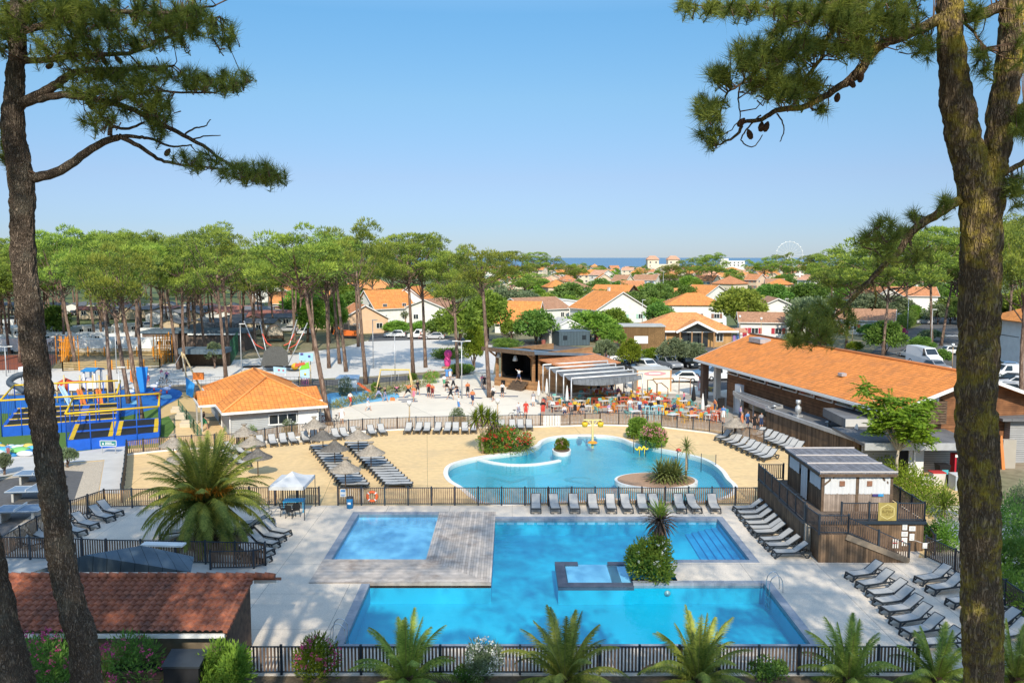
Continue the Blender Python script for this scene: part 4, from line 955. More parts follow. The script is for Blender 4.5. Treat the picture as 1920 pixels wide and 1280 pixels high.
def stage():
 a, b = at(927, 722), at(1004, 733); d = b - a; ang = atan2(d.y, d.x); W = d.length
 o = thing('stage', 'timber open air stage with dark backdrop and sloping grey roof', 'stage', a, ang)
 zt = ht(927, 722, 655); D = 11.0; S = 1.0
 mb = MB(); mb.box((W / 2, D / 2, S / 2), (W, D, S)); mb.build('stage_platform', M['larch'], o)
 mb = MB(); mb.box((W / 2, D / 2 + .4, S + .03), (W - .5, D - .9, .05)); mb.build('stage_floor', M['black'], o)
 mb = MB(); mb.box((W - .15, D / 2 + .4, (S + zt) / 2), (.3, D - .8, zt - S)); mb.box((.15, D / 2 + .6, (S + zt) / 2), (.3, D - 1.2, zt - S)); mb.build('side_wall', M['larch'], o)
 mb = MB(); mb.box((W / 2, 5.0, (S + zt) / 2), (W - .6, .1, zt - S - .3)); mb.box((.4, 3, (S + zt) / 2), (.06, 4, zt - S - .3)); mb.build('black_curtain', mat('stage_curtain', (.02, .019, .02), .95, .3, 6, planks=[((1, 0, 0), .35, .2, .3)], coord='Object'), o)
 mb = MB(); mb.box((W - .36, 2.4, (S + zt) / 2), (.06, 2.6, zt - S - .6)); mb.build('purple_curtain', M['cloth'], o, color=(.13, .11, .33))
 for x in (.2, W - .6, W * .45):
  mb = MB(); mb.box((x, .3 if x != W * .45 else 3.6, (S + zt) / 2), (.3, .3, zt - S)); mb.build('timber_post', M['larch'], o)
 mb = MB(); mb.slab([(-1.0, -1.2, zt + .35), (W + .9, -1.2, zt + .35), (W + .9, D + .6, zt - .9), (-1.0, D + .6, zt - .9)], .3)
 mb.build('roof', mat('slate_felt', (.13, .17, .21), .7, .15, 1, planks=[((1, 0, 0), .5, .04, .05)], coord='Object'), o)
 mb = MB(); mb.bar((-1.0, -1.22, zt + .15), (W + .9, -1.22, zt + .15), .1, .5); mb.build('roof_beam', M['wood'], o)
 for x in (0.2, W - .3):
  mb = MB(); mb.bar((x, .2, zt - .9), (x, -1.1, zt - .05), .18); mb.build('brace', M['larch'], o)
 for x, z in ((.8, zt - .55), (W * .52, zt - .75)):
  mb = MB(); mb.lathe([(.08, .3), (.2, .2), (.34, -.35), (.3, -.4)], (x, .0, z), 10); mb.build('stage_lamp', M['steel'], o)
 for x in (W - 1.3,):
  for i in range(4):
   mb = MB(); mb.box((x - 1, -.25 - i * .33, S - .125 - i * .25), (2.4, .34, S * .25 if i < 0 else .25)); mb.build('step', M['wood'], o)
 mb = MB(); mb.box((1.6, -.06, .55), (.6, .1, .5)); mb.build('loudspeaker', M['black'], o)
 s = thing('lean_to', 'timber side building with tiled lean to roof joining the stage', 'building', b, ang)
 mb = MB(); mb.box((2.2, 5.5, 1.5), (4.2, 9.5, 3.0)); mb.build('wall', M['larch'], s)
 mb = MB(); mb.slab([(4.8, .4, 3.0), (4.8, 10.6, 3.0), (.05, 10.6, 3.9), (.05, .4, 3.9)], .15); mb.build('roof', M['tile'], s, color=OR3)
 mb = MB(); mb.box((4.32, 1.9, 1.6), (.05, .9, .5)); mb.build('round_sign', M['paint'], s, color=(.5, .55, .6))
 mb = MB(); mb.tube([(W + 2.4, 6.8, 0), (W + 2.4, 6.8, 1.9)], .22, 10)
 c = thing('flue_pipe', 'rusty red flue pipe rising behind the stage roof', 'flue', at(1019, 690)); mb = MB(); mb.tube([(0, 0, 0), (0, 0, ht(1019, 690, 637))], .3, 10); mb.build('pipe', M['paint'], c, color=(.22, .06, .035))
stage()
def pergola():
 L0, L1 = at(1018, 737), at(1071, 769); R1 = at(1204, 757)
 o = thing('shade_pergola', 'steel pergola of five hoops draped with grey shade cloth over the tables', 'pergola', L0)
 w = R1 - L1; h = 3.4; n = 5; post = []
 cl = MB(); rows = []
 for i in range(n):
  a = (L1 - L0) * i / (n - 1); b = a + w
  for p in (a, b):
   q = MB(); q.tube([p, p + V((0, 0, h))], .075, 7); q.build('post', M['steel'], o)
  q = MB(); q.tube([a + V((0, 0, h)), b + V((0, 0, h))], .08, 7); q.build('beam', M['white'], o)
 for k in range(25):
  t = k / 24; row = []
  for j in range(9):
   s = j / 8; sag = .22 * sin(pi * ((t * 4) % 1)) + .12 * sin(pi * s)
   row.append((L1 - L0) * t + w * (.02 + .96 * s) + V((0, 0, h - .18 - sag)))
  rows.append(row)
 e = [r_ + V((0, 0, -.45 - .25 * sin(pi * j / 8))) + (L1 - L0) * .015 for j, r_ in enumerate(rows[-1])]; rows.append(e)
 vs = [p for r_ in rows for p in r_]; fs = [(i * 9 + j, i * 9 + j + 1, (i + 1) * 9 + j + 1, (i + 1) * 9 + j) for i in range(len(rows) - 1) for j in range(8)]
 cl.add(vs, fs, True); cl.build('shade_cloth', mat('shade_cloth', (.20, .215, .23), .95, .2, 2.5, planks=[((.9, .43, 0), .5, .06, .15)], trans=.25), o)
pergola()
o = thing('snack_kiosk', 'cream kiosk box with a faded pink oval sign by the terrace', 'kiosk', at(1226, 734), radians(4))
mb = MB(); mb.box((0, 1.5, 1.3), (4.1, 3, 2.6)); mb.build('wall', M['wallp'], o, color=(.80, .72, .58)); mb = MB(); mb.box((0, 1.5, 2.66), (4.3, 3.2, .1)); mb.build('roof', M['conc'], o)
mb = MB(); mb.lathe([(0, .03), (1, .03), (1, 0), (0, 0)], (0, 0, 0), 24, False); s = mb.build('oval_sign', M['paint'], o, (0.1, -.01, 2.2), color=(.75, .33, .36)); s.scale = (1.35, .26, 1); s.rotation_euler = (pi / 2, 0, 0)
mb = MB(); mb.box((0.05, -.06, 2.2), (1.4, .02, .14)); mb.build('sign_band', M['white'], o)
mb = MB(); mb.box((-2.03, -.03, 1.3), (.16, .1, 2.6)); mb.box((2.03, -.03, 1.3), (.16, .1, 2.6)); mb.build('corner_post', M['paint'], o, color=(.5, .27, .14))
def hoops():
 o = thing('pipe_arch', 'brown bent pipe frame standing between the terrace chairs', 'frame', at(1215, 743))
 ref = at(1215, 743)
 for pts in (((1214, 744, 712), (1214, 744, 712), (1224, 744, 712), (1231, 748, 720)), ((1232, 746, 718.5), (1232, 746, 718.5), (1240, 746, 718), (1252, 754, 728))):
  q = []; p = at(pts[0][0], pts[0][1]); q.append(p)
  for (u, vb, vt) in pts[1:]:
   b = at(u, vb); q.append(b + V((0, 0, ht(u, vb, vt))))
  q.append(at(pts[-1][0], pts[-1][1]))
  mb = MB(); mb.tube([x - ref for x in q], .06, 6); mb.build('hoop', M['paint'], o, color=(.15, .08, .06))
 q = MB(); a, b = at(1224, 742), at(1262, 741); q.bar(a - ref + V((0, 0, 2.0)), b - ref + V((0, 0, 2.0)), .15); q.build('timber_rail', M['paint'], o, color=(.42, .24, .12))
 for u, v in ((1273, 737), (1294, 741)):
  q = MB(); p = at(u, v) - ref; q.tube([p, p + V((0, 0, 1.9))], .05, 6); q.build('upright', M['paint'], o, color=(.22, .12, .07))
 q = MB(); a, b = at(1273, 737) - ref, at(1294, 741) - ref; q.bar(a + V((0, 0, 1.9)), b + V((0, 0, 1.9)), .1); q.build('timber_rail', M['paint'], o, color=(.30, .17, .1))
hoops()
def reception():
 a, b = at(1234, 652), at(1345, 648); ang = radians(-2)
 o = thing('reception_building', 'timber reception building with wide orange hipped roof and glazed gable porch', 'reception', (a + b) / 2, ang)
 W, D = 15.5, 11.0
 M['honey'] = mat('honey_boards', (.50, .29, .12), .8, .12, 1.2, planks=[((1, 0, 0), .16, .1, .1), ((0, 1, 0), .16, .1, .05)], coord='Object')
 mb = MB(); mb.box((0, D / 2, 1.5), (W, D, 3.0)); mb.build('wall', M['honey'], o)
 e = 1.0; x, y = W / 2 + e, D / 2 + e; ze, zr = 2.95, 5.9; h = x - y
 rb = MB(); c = D / 2
 rb.slab([(-x, c - y, ze), (x, c - y, ze), (h, c, zr), (-h, c, zr)], .16); rb.slab([(x, c + y, ze), (-x, c + y, ze), (-h, c, zr), (h, c, zr)], .16)
 rb.slab([(x, c - y, ze), (x, c + y, ze), (h, c, zr)], .16); rb.slab([(-x, c + y, ze), (-x, c - y, ze), (-h, c, zr)], .16)
 ro = rb.build('roof', M['tile'], o, color=OR2)
 fb = MB(); fb.bar((-x, c - y, ze - .12), (x, c - y, ze - .12), .1, .3); fb.bar((x, c - y, ze - .12), (x, c + y, ze - .12), .1, .3); fb.build('fascia', M['white'], ro)
 gp = MB(); gx = 1.2
 gp.slab([(gx - 3.6, -2.2, 2.9), (gx, -2.2, 4.7), (gx, 4.0, 4.7), (gx - 3.6, 1.0, 2.9)][::-1], .15); gp.slab([(gx + 3.6, -2.2, 2.9), (gx + 3.6, 1.0, 2.9), (gx, 4.0, 4.7), (gx, -2.2, 4.7)][::-1], .15)
 go = gp.build('porch_roof', M['tile'], o, color=OR2)
 wb = MB(); wb.bar((gx - 3.7, -2.25, 2.8), (gx, -2.25, 4.65), .1, .4); wb.bar((gx + 3.7, -2.25, 2.8), (gx, -2.25, 4.65), .1, .4); wb.build('bargeboard', M['white'], go)
 gl = MB(); gl.add([(gx - 3, -1.2, 2.9), (gx + 3, -1.2, 2.9), (gx, -1.2, 4.4)], [(0, 1, 2)]); gl.box((gx, -.1, 1.4), (4.6, .1, 2.6)); gl.build('glazing', M['glass_d'], o)
 for xx in (gx - 3, gx + 3, gx - .9, gx + .9):
  q = MB(); q.box((xx, -2.0, 1.45), (.2, .2, 2.9)); q.build('porch_post', M['paint'], o, color=(.35, .2, .1))
 for xx in (-6.2, -4.6, 5.6): window(o, (xx, -.005, 1.0), 0, 1.2, 1.5)
 s = thing('timber_annexe', 'flat topped honey coloured timber box left of the reception roof', 'building', at(1206, 655), ang)
 mb = MB(); mb.box((0, 3, 2.0), (7.5, 6, 4.0)); mb.build('wall', M['honey'], s); mb = MB(); mb.box((0, 3, 4.06), (7.8, 6.3, .16)); mb.build('roof', M['conc'], s)
 mb = MB(); mb.box((-.4, -.02, 1.7), (2.4, .06, 1.3)); mb.build('billboard', M['white'], s)
reception()
o = thing('steel_container', 'blue grey steel container office with small windows by the road', 'container', at(1074, 647), radians(14), scale=(.95, .95, .88))
mb = MB(); mb.box((0, 1.5, 1.5), (6.2, 5.2, 2.9)); mb.build('wall', mat('container_ribs', (.085, .125, .15), .6, .08, 3, planks=[((1, 0, 0), .3, .3, .05), ((0, 1, 0), .3, .3, .05)], coord='Object'), o)
for xx in (-1.9, 1.9): q = MB(); q.box((xx, -1.12, 1.7), (.8, .06, .9)); q.build('window', M['glass_d'], o)
mb = MB(); mb.box((0, 1.5, 2.98), (6.3, 5.3, .1)); mb.build('roof', M['canvas'], o)
o = house('white marquee tent with pointed roof behind the container', at(1057, 640), 8, 7, 2.4, 2.0, radians(15), (.7, .69, .66), (.62, .61, .58), wins=0, cat='tent', name='marquee', door=False, over=.2)
house('maroon market stall hut between container and timber annexe', at(1150, 640), 7, 4, 2.6, .7, 0, (.22, .06, .07), (.35, .1, .1), wins=2, cat='stall', name='market_stall', gable='x')
o = thing('market_awning', 'pink roofed market stalls with hanging clothes beside the reception', 'stall', at(1372, 648)); mb = MB(); mb.slab([(-3, 0, 2.5), (3, 0, 2.5), (3, 3, 3), (-3, 3, 3)], .12); mb.build('awning', M['tile'], o, color=PK)
for xx in (-2.8, 0, 2.8):
 q = MB(); q.box((xx, .1, 1.25), (.12, .12, 2.5)); q.build('post', M['white'], o)
for i in range(9):
 q = MB(); q.box((-2.6 + i * .65, .9, 1.3), (.45, .1, 1.2)); q.build('hanging_garment', M['cloth'], o, color=[(.5, .1, .3), (.3, .2, .5), (.1, .2, .5), (.6, .6, .6)][i % 4])
o = thing('corner_house', 'white house corner with orange roof and dark balcony beyond the big trunk', 'house', at(1925, 690))
mb = MB(); mb.box((3.5, 4, 5.6), (8, 8, 2.6)); mb.box((3.5, 4.6, 2.2), (8, 6.8, 4.4)); mb.build('wall', M['wallp'], o, color=WHT)
mb = MB(); mb.slab([(-1.5, -1, 6.8), (8.5, -1, 6.8), (8.5, 4, 8.6), (1.5, 4, 8.6)], .18); mb.slab([(-1.5, 9, 6.8), (-1.5, -1, 6.8), (1.5, 4, 8.6)], .18); mb.build('roof', M['tile'], o, color=OR)
mb = MB(); mb.box((-.4, .2, 2.0), (.35, .35, 4.0)); mb.build('pillar', M['white'], o); mb = MB(); mb.box((3.5, -.04, 5.4), (6.5, .1, 1.6)); mb.build('balcony_opening', M['glass_d'], o); mb = MB(); mb.box((3.5, .6, 4.3), (8.2, 1.4, .3)); mb.build('balcony', M['white'], o)
def rv(r=1.0):
 while True:
  p = V((R.uniform(-1, 1), R.uniform(-1, 1), R.uniform(-1, 1)))
  if p.length <= 1 and p.length > .05: return p * r
def leaf(mb, p, d, l, w, up=None):
 """one narrow leaf: a bent pair of triangles"""
 d = d.normalized(); s = d.cross(up if up else rv()); 
 if s.length < 1e-4: s = d.orthogonal()
 s = s.normalized() * (w / 2)
 mb.v += [tuple(p - s), tuple(p + s), tuple(p + d * l)]
 b = len(mb.v) - 3; mb.f.append((b, b + 1, b + 2)); mb.m.append(mb.mi); mb.s.append(False)
def leafq(mb, p, d, l, w):
 d = d.normalized(); s = d.cross(rv())
 s = s.normalized() * (w / 2); m = p + d * (l * .45)
 b = len(mb.v); mb.v += [tuple(p), tuple(m + s), tuple(p + d * l), tuple(m - s)]
 mb.f.append((b, b + 1, b + 2, b + 3)); mb.m.append(mb.mi); mb.s.append(False)
def pine_crown(seed, nb=46, per=290, rad=5.0, hgt=6.0, ll=.40, lw=.13):
 """umbrella-like maritime pine crown: flattened needle clumps on a broken dome, gaps between them"""
 R.seed(seed); mb = MB(); cl = []
 while len(cl) < nb:
  a, rr, hz = R.uniform(0, 2 * pi), sqrt(R.random()), R.random()
  env = sqrt(max(0, 1 - (abs(hz - .38) / .66) ** 2)); 
  if rr > env: continue
  if rr < env * .45 and R.random() < .6 and hz < .8: continue
  cl.append((V((cos(a) * rr * rad * R.uniform(.85, 1.12), sin(a) * rr * rad, hz * hgt)), R.uniform(.7, 1.45)))
 for c, s in cl:
  for _ in range(int(per * s)):
   q = rv(); n = q.normalized()
   if n.z < -.15 and R.random() < .85: continue
   f = R.uniform(.72, 1.0); p = c + V((n.x * 1.12 * f, n.y * 1.12 * f, n.z * .62 * f)) * s * (1 if R.random() < .8 else 1.18)
   mb.mi = 1 if n.z + R.uniform(-.25, .25) < .12 else 0  # undersides of the clump take the shade-coloured needles
   leaf(mb, p, n * 1.0 + V((0, 0, .35)) + rv(.8), ll * R.uniform(.6, 1.1), lw)
 return mb, cl
PINES = []
for i in range(6):
 mb, cl = pine_crown(100 + i, [46, 34, 58, 40, 52, 30][i], 290, 5.0, [6.0, 4.6, 7.0, 5.2, 6.4, 7.4][i]); me = mb.mesh('crown', [M['pine'], M['pine_shade']])
 lb = MB()
 for c, s in cl[::2]:
  base = V((0, 0, R.uniform(-2.2, 1.6))); mid = base.lerp(c, .55) + V((0, 0, -.35)); lb.tube([base, mid, c], [.085, .06, .025], 4, False)
 PINES.append((me, lb.mesh('limbs', M['bark'])))
R.seed(5)
def pine(u, vb, vt, cw, label, lean=0.0, cb=.56, k=None, group=None, dark=False, tr=None, depth=1.0, bend=0.0, pos=None, H=None):
 base = at(u, vb) if pos is None else V(pos)
 H = H or ht(u, vb, vt); px = (at(u + 1, vb).x - at(u, vb).x) if pos is None else 1.0
 w = cw * px / 2; o = thing('pine_tree', label, 'pine tree', base, 0, group)
 top = V((lean * px, 0, H)); cz = H * cb; r0 = tr or (.13 + H * .0065)
 pts = []
 for i in range(7):
  t = i / 6; pts.append(V((top.x * t + bend * px * sin(pi * t) * .5, R.uniform(-.15, .15) * (i > 0), (cz + (H - cz) * .35) * t - (.2 if i == 0 else 0))))
 tb = MB(); tb.tube(pts, [r0 * (1.25 if i == 0 else 1.05 - .085 * i) for i in range(7)], 8)
 cme, lme = PINES[R.randrange(6) if k is None else k]
 c = pts[-1]
 tr_o = tb.build('trunk', M['bark'], o)
 sc_ = (w / 5.2, w / 5.2 * depth, (H - cz) / 6.6)
 rot = R.uniform(0, 6.28)
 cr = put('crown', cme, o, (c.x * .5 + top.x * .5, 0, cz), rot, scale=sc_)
 lm = put('limbs', lme, tr_o, (c.x * .5 + top.x * .5, 0, cz), rot, scale=sc_)
 return o
named = [
 (618, 797, 403, 165, -50, .66, 'tallest pine beside the grey hut, broad crown above the houses'),
 (918, 745, 438, 112, -14, .72, 'slender leaning pine standing on the plaza beside the stage'),
 (775, 703, 436, 130, -8, .66, 'tall straight pine with tilted crown left of the parked white van'),
 (798, 689, 446, 110, -6, .62, 'dark trunked pine just right of the tall straight pine'),
 (859, 709, 470, 92, -8, .58, 'pine with hanging dead branch near the pink figure'),
 (686, 720, 428, 120, -14, .60, 'forked pale trunked pine behind the swing'),
 (649, 697, 432, 110, -18, .64, 'thin pine behind the toddler slide, second of the slim pair'),
 (637, 682, 440, 100, -12, .60, 'thin pine left of the slim pair by the gravel path'),
 (617, 690, 452, 90, -4, .60, 'pine directly behind the tallest pine by the hut'),
 (672, 650, 440, 110, -4, .60, 'pine beside the orange digger at the road edge'),
 (267, 792, 428, 130, -36, .60, 'pine rising from the blue surface beside the second trampoline'),
 (242, 756, 425, 135, -30, .62, 'pine beside the blue climbing panel in the playground'),
 (209, 735, 438, 110, -8, .60, 'slim pine behind the train climbing frame'),
 (143, 694, 432, 130, -26, .58, 'pine with banded trunk beside the orange ball cage'),
 (267, 704, 424, 120, -10, .60, 'pine on the pale path behind the blue climbing panel'),
 (335, 692, 428, 130, -22, .62, 'pine at the corner of the padel court'),
 (346, 696, 450, 90, 0, .60, 'thin dark pine beside the wooden mast of the swing'),
 (424, 712, 432, 125, -12, .58, 'pine on the gravel path in front of the padel court'),
 (431, 682, 436, 110, -10, .62, 'double trunk pine right of the padel court'),
 (1655, 668, 440, 185, 8, .55, 'big pine behind the restaurant ridge with wide bright crown'),
 (1586, 655, 472, 125, 6, .60, 'pine left of the big pine behind the restaurant'),
 (1747, 652, 424, 150, -10, .58, 'pine on the traffic island left of the lichen covered trunk'),
 (1764, 648, 446, 120, 20, .60, 'leaning pine right beside the traffic island pine'),
 (1913, 770, 418, 120, -6, .58, 'pine at the right edge beside the parked cars'),
 (1890, 660, 410, 130, 0, .55, 'pine behind the green container at the right edge'),
 (1840, 640, 415, 150, 0, .55, 'pine hidden behind the lichen covered trunk'),
]
for (u, vb, vt, cw, ln, cb, lb) in named: pine(u, vb, vt, cw * 1.12, lb, ln, min(.7, cb + .03))
wood = []
SKY = [(-300, 436), (20, 438), (80, 447), (150, 440), (220, 430), (300, 428), (350, 456), (420, 438), (470, 464), (500, 452), (565, 444), (640, 444), (700, 466), (900, 470)]
def skyline(u):
 for (a, b), (c, d) in zip(SKY, SKY[1:]):
  if a <= u <= c: return b + (d - b) * (u - a) / (c - a)
 return 450
R.seed(21)
for v, n, u0, u1 in ((684, 6, -130, 90), (668, 12, -140, 420), (654, 13, -150, 640), (640, 15, -150, 640), (626, 16, -160, 640), (610, 17, -160, 600), (594, 18, -160, 560), (578, 14, -160, 520), (564, 14, -160, 520), (552, 12, -160, 500)):
 for i in range(n):
  u = u0 + (i + R.uniform(.1, .9)) * (u1 - u0) / n
  if v > 660 and 95 < u < 300: continue
  wood.append((u, v + R.uniform(-5, 5), skyline(u) + R.uniform(8, 42)))
vis = [t for t in sorted(wood)]
for i, (u, v, vt) in enumerate(vis):
 pine(u, v, vt, R.uniform(70, 125) * (.75 + (v - 560) / 240), f'green crowned pine, {ordn(i + 1)} from the left in the camping wood', R.uniform(-12, 8), R.uniform(.56, .68), group='pines in the camping wood')
R.seed(31)
town_p = [(1010, 536, 472, 62), (1035, 528, 474, 44), (960, 560, 470, 90), (980, 575, 500, 80), (1062, 540, 488, 60), (1085, 535, 492, 50), (1330, 548, 477, 62), (1312, 538, 488, 44), (1295, 545, 487, 52), (1258, 545, 497, 48),
          (1430, 536, 480, 48), (1450, 532, 482, 40), (1470, 534, 478, 46), (1488, 538, 477, 50), (1510, 536, 481, 44), (1526, 545, 478, 56), (1560, 575, 466, 95), (1600, 590, 470, 90), (1540, 560, 492, 60), (1405, 536, 490, 36),
          (885, 545, 478, 70), (850, 560, 480, 80), (820, 575, 478, 80), (740, 590, 462, 90), (905, 570, 492, 80), (1700, 600, 448, 130), (1640, 575, 462, 95), (1790, 600, 438, 120), (1850, 610, 425, 130), (1920, 620, 416, 140), (1975, 640, 410, 150),
          (700, 575, 458, 85), (650, 565, 448, 80), (600, 560, 450, 80), (1120, 530, 495, 34), (1205, 528, 500, 30), (1370, 545, 500, 40)]
for i, (u, v, vt, cw) in enumerate(sorted(town_p)):
 pine(u, v, vt, cw, f'pine among the orange roofs, {ordn(i + 1)} from the left of the town pines', R.uniform(-6, 6), R.uniform(.42, .55), group='pines among the town houses')
R.seed(41)
for i, (x, y, H, w) in enumerate([(-9, -6, 27, 5.6), (-4, -4, 30, 5.2), (2.5, -3, 27, 5.0), (5.5, -5, 31, 5.4), (14.0, 3, 27, 5.2), (-19, 2, 25, 6), (-25, 8, 27, 6), (20, 8, 26, 5.5), (-13, 0, 30, 4.8), (25, 2, 30, 6), (10.5, -7, 30, 4.6), (-31, 14, 26, 6), (31, 14, 27, 6), (-1, -9, 33, 4.6), (-17, 14.5, 29, 5.5), (-24, 20, 28, 6), (-12, 8, 30, 5)]):
 pine(0, 0, 0, w * 2, f'tall pine standing beside the viewpoint, {ordn(i + 1)} of the dune pines', 0, .70, group='dune pines around the viewpoint', pos=(x, y, 0), H=H)
def blob_crown(seed, nb, per, r, hgt, l, w, shell=.55, q=True):
 R.seed(seed); mb = MB()
 for _ in range(nb):
  d = rv().normalized(); d.z = abs(d.z) * 1.0 - .25
  c = V((d.x * r * R.uniform(shell, .95), d.y * r * R.uniform(shell, .95), hgt * (.45 + d.z * .5 * R.uniform(.7, 1.05)))); s = R.uniform(.22, .42) * r
  for _ in range(per):
   n = rv(); nn = n.normalized(); p = c + V((n.x, n.y, n.z * .8)) * s
   if p.z < 0: continue
   (leafq if q else leaf)(mb, p, nn + rv(.7) + V((0, 0, .2)), l * R.uniform(.6, 1.2), w)
 return mb
ROUND = [blob_crown(200 + i, 34, 130, 1.0, 1.7, .15, .085) for i in range(4)]
RM = {}
def rmesh(k, mk):
 if (k, mk) not in RM: RM[(k, mk)] = ROUND[k].mesh('crown', M[mk])
 return RM[(k, mk)]
def tree(label, u, vb, vt, w, mk='leaf', name='tree', cat='tree', trunk=True, group=None, cb=.25, k=None, pos=None):
 base = at(u, vb) if pos is None else V(pos); H = ht(u, vb, vt); px = at(u + 1, vb).x - at(u, vb).x
 o = thing(name, label, cat, base, 0, group); ww = w * px / 2
 cz = H * cb if trunk else -.1
 if trunk:
  tb = MB(); r0 = .05 + H * .018
  tb.tube([(0, 0, -.1), (R.uniform(-.1, .1), 0, cz * .6), (R.uniform(-.2, .2), 0, cz + (H - cz) * .4)], [r0 * 1.2, r0, r0 * .6], 7)
  for i in range(4):
   a = R.uniform(0, 6.28); tb.tube([(0, 0, cz * .8), (cos(a) * ww * .5, sin(a) * ww * .5, cz + (H - cz) * .5)], [r0 * .6, r0 * .2], 5)
  tb.build('trunk', M['bark'], o)
 put('crown', rmesh(R.randrange(4) if k is None else k, mk), o, (0, 0, cz), R.uniform(0, 6.28), scale=(ww, ww, (H - cz) / 1.62))
 return o
R.seed(51)
tree('tall bright round tree with dark base left of the leaning plaza pine', 862, 648, 566, 92, 'leaf', cb=.1)
tree('bright green tree in front of the brown roofed house', 915, 640, 545, 95, 'leaf', cb=.1)
tree('bright young pine like bush at the end of the gravel path', 888, 692, 610, 44, 'lime', cb=.1)
tree('dark green round tree behind the oleander and container', 1005, 645, 580, 80, 'leaf_d', cb=.1)
tree('reddish green tree right of the pink oleander tree', 1012, 640, 605, 46, 'leaf_d', cb=.1)
tree('pink blossoming oleander tree by the road', 958, 642, 600, 40, 'leaf', cb=.2)
tree('broad dark hedge tree in front of the white gable', 1105, 640, 582, 100, 'leaf', cb=.05)
tree('rounded green tree below the white gabled house', 1150, 630, 578, 70, 'leaf', cb=.05)
tree('big round pine like tree right of the wide villa', 1385, 622, 540, 100, 'pine', cb=.15)
tree('dense dome shaped tree beyond the big round tree', 1447, 578, 531, 68, 'leaf_d', cb=.15)
tree('green round tree left of the wide villa', 1235, 615, 567, 62, 'leaf_d', cb=.1)
tree('silvery olive tree behind the pergola, left one', 1133, 685, 637, 48, 'olive', cb=.15)
tree('bright green pine like tree beside the olive at the car park', 1180, 694, 636, 44, 'lime', cb=.12)
tree('light green tree before the timber annexe', 1148, 660, 606, 52, 'leaf', cb=.15)
tree('large silvery olive tree in front of the reception', 1262, 688, 634, 58, 'olive', cb=.15)
tree('second silvery olive tree right of the large one', 1296, 684, 641, 62, 'olive', cb=.15)
tree('yellow green shrub between the olive trees', 1222, 680, 652, 48, 'lime', cb=.1)
tree('pale grey green conifer behind the hanging pine branch', 1512, 640, 557, 90, 'olive', cb=.1)
tree('dark green tree behind the restaurant ridge', 1660, 665, 600, 70, 'leaf_d', cb=.05)
tree('red flowering bougainvillea bush behind the restaurant', 1676, 632, 610, 40, 'fl_magenta', cb=.05)
tree('orange red hedge bush left of the bougainvillea', 1632, 630, 607, 46, 'leaf_d', cb=.05)
tree('yellow flowering broom bush behind the restaurant roof', 1604, 660, 640, 32, 'lime', cb=.05)
tree('dark bush on the traffic island', 1727, 660, 630, 44, 'leaf_d', cb=.05)
tree('bronze green bush beside the white van', 1766, 684, 654, 30, 'leaf_d', cb=.05)
tree('grey green bush behind the traffic island pines', 1745, 640, 618, 46, 'olive', cb=.05)
tree('blue green round shrub in front of the padel court', 402, 690, 641, 32, 'olive', cb=.2)
tree('blue green shrub right of the catapult trampolines', 546, 665, 640, 30, 'olive', cb=.2)
tree('round dark topiary shrub beside the red slide tower', 880, 742, 722, 0.1, 'leaf', cb=.1) if False else None
tree('small round olive at the left edge of the path', 8, 890, 848, 34, 'olive', cb=.2)
tree('small round olive beside the big left trunk', 128, 876, 838, 34, 'olive', cb=.2)
tree('dark spreading pine bush left of the banded pine', 105, 640, 572, 55, 'leaf_d', cb=.1)
tree('green shrub under the pine wood by the caravans', 590, 640, 560, 60, 'leaf', cb=.1)
tree('leafy green tree beside the peach house', 630, 632, 550, 50, 'leaf', cb=.1)
tree('hedge tree above the parked white cars, bronze one', 745, 626, 600, 50, 'leaf', cb=.0)
tree('hedge tree above the parked white van', 790, 628, 602, 50, 'leaf', cb=.0)
tree('hedge tree by the long wall behind the parked cars', 820, 634, 598, 60, 'leaf_d', cb=.0)
R.seed(61); gt = []
for v, n, u0, u1 in ((508, 34, 850, 1760), (517, 34, 850, 1760), (528, 32, 860, 1780), (541, 28, 870, 1800), (556, 24, 880, 1800), (572, 18, 930, 1800), (590, 10, 900, 1250), (606, 12, 1560, 1960), (600, 8, 560, 830), (575, 9, 540, 880)):
 for i in range(n):
  gt.append((u0 + (i + R.uniform(.05, .95)) * (u1 - u0) / n, v + R.uniform(-4, 4)))
for i, (u, v) in enumerate(sorted(gt)):
 s = (v - 483); h = s / 16 * R.uniform(4.2, 8.2)
 tree(f'garden tree in the town, {ordn(i + 1)} of the round trees from the left', u, v, v - h, h * R.uniform(1.0, 1.7), R.choice(['leaf', 'leaf', 'leaf_d', 'pine_d', 'pine', 'olive']), cb=.12, group='round garden trees of the town', name='garden_tree')
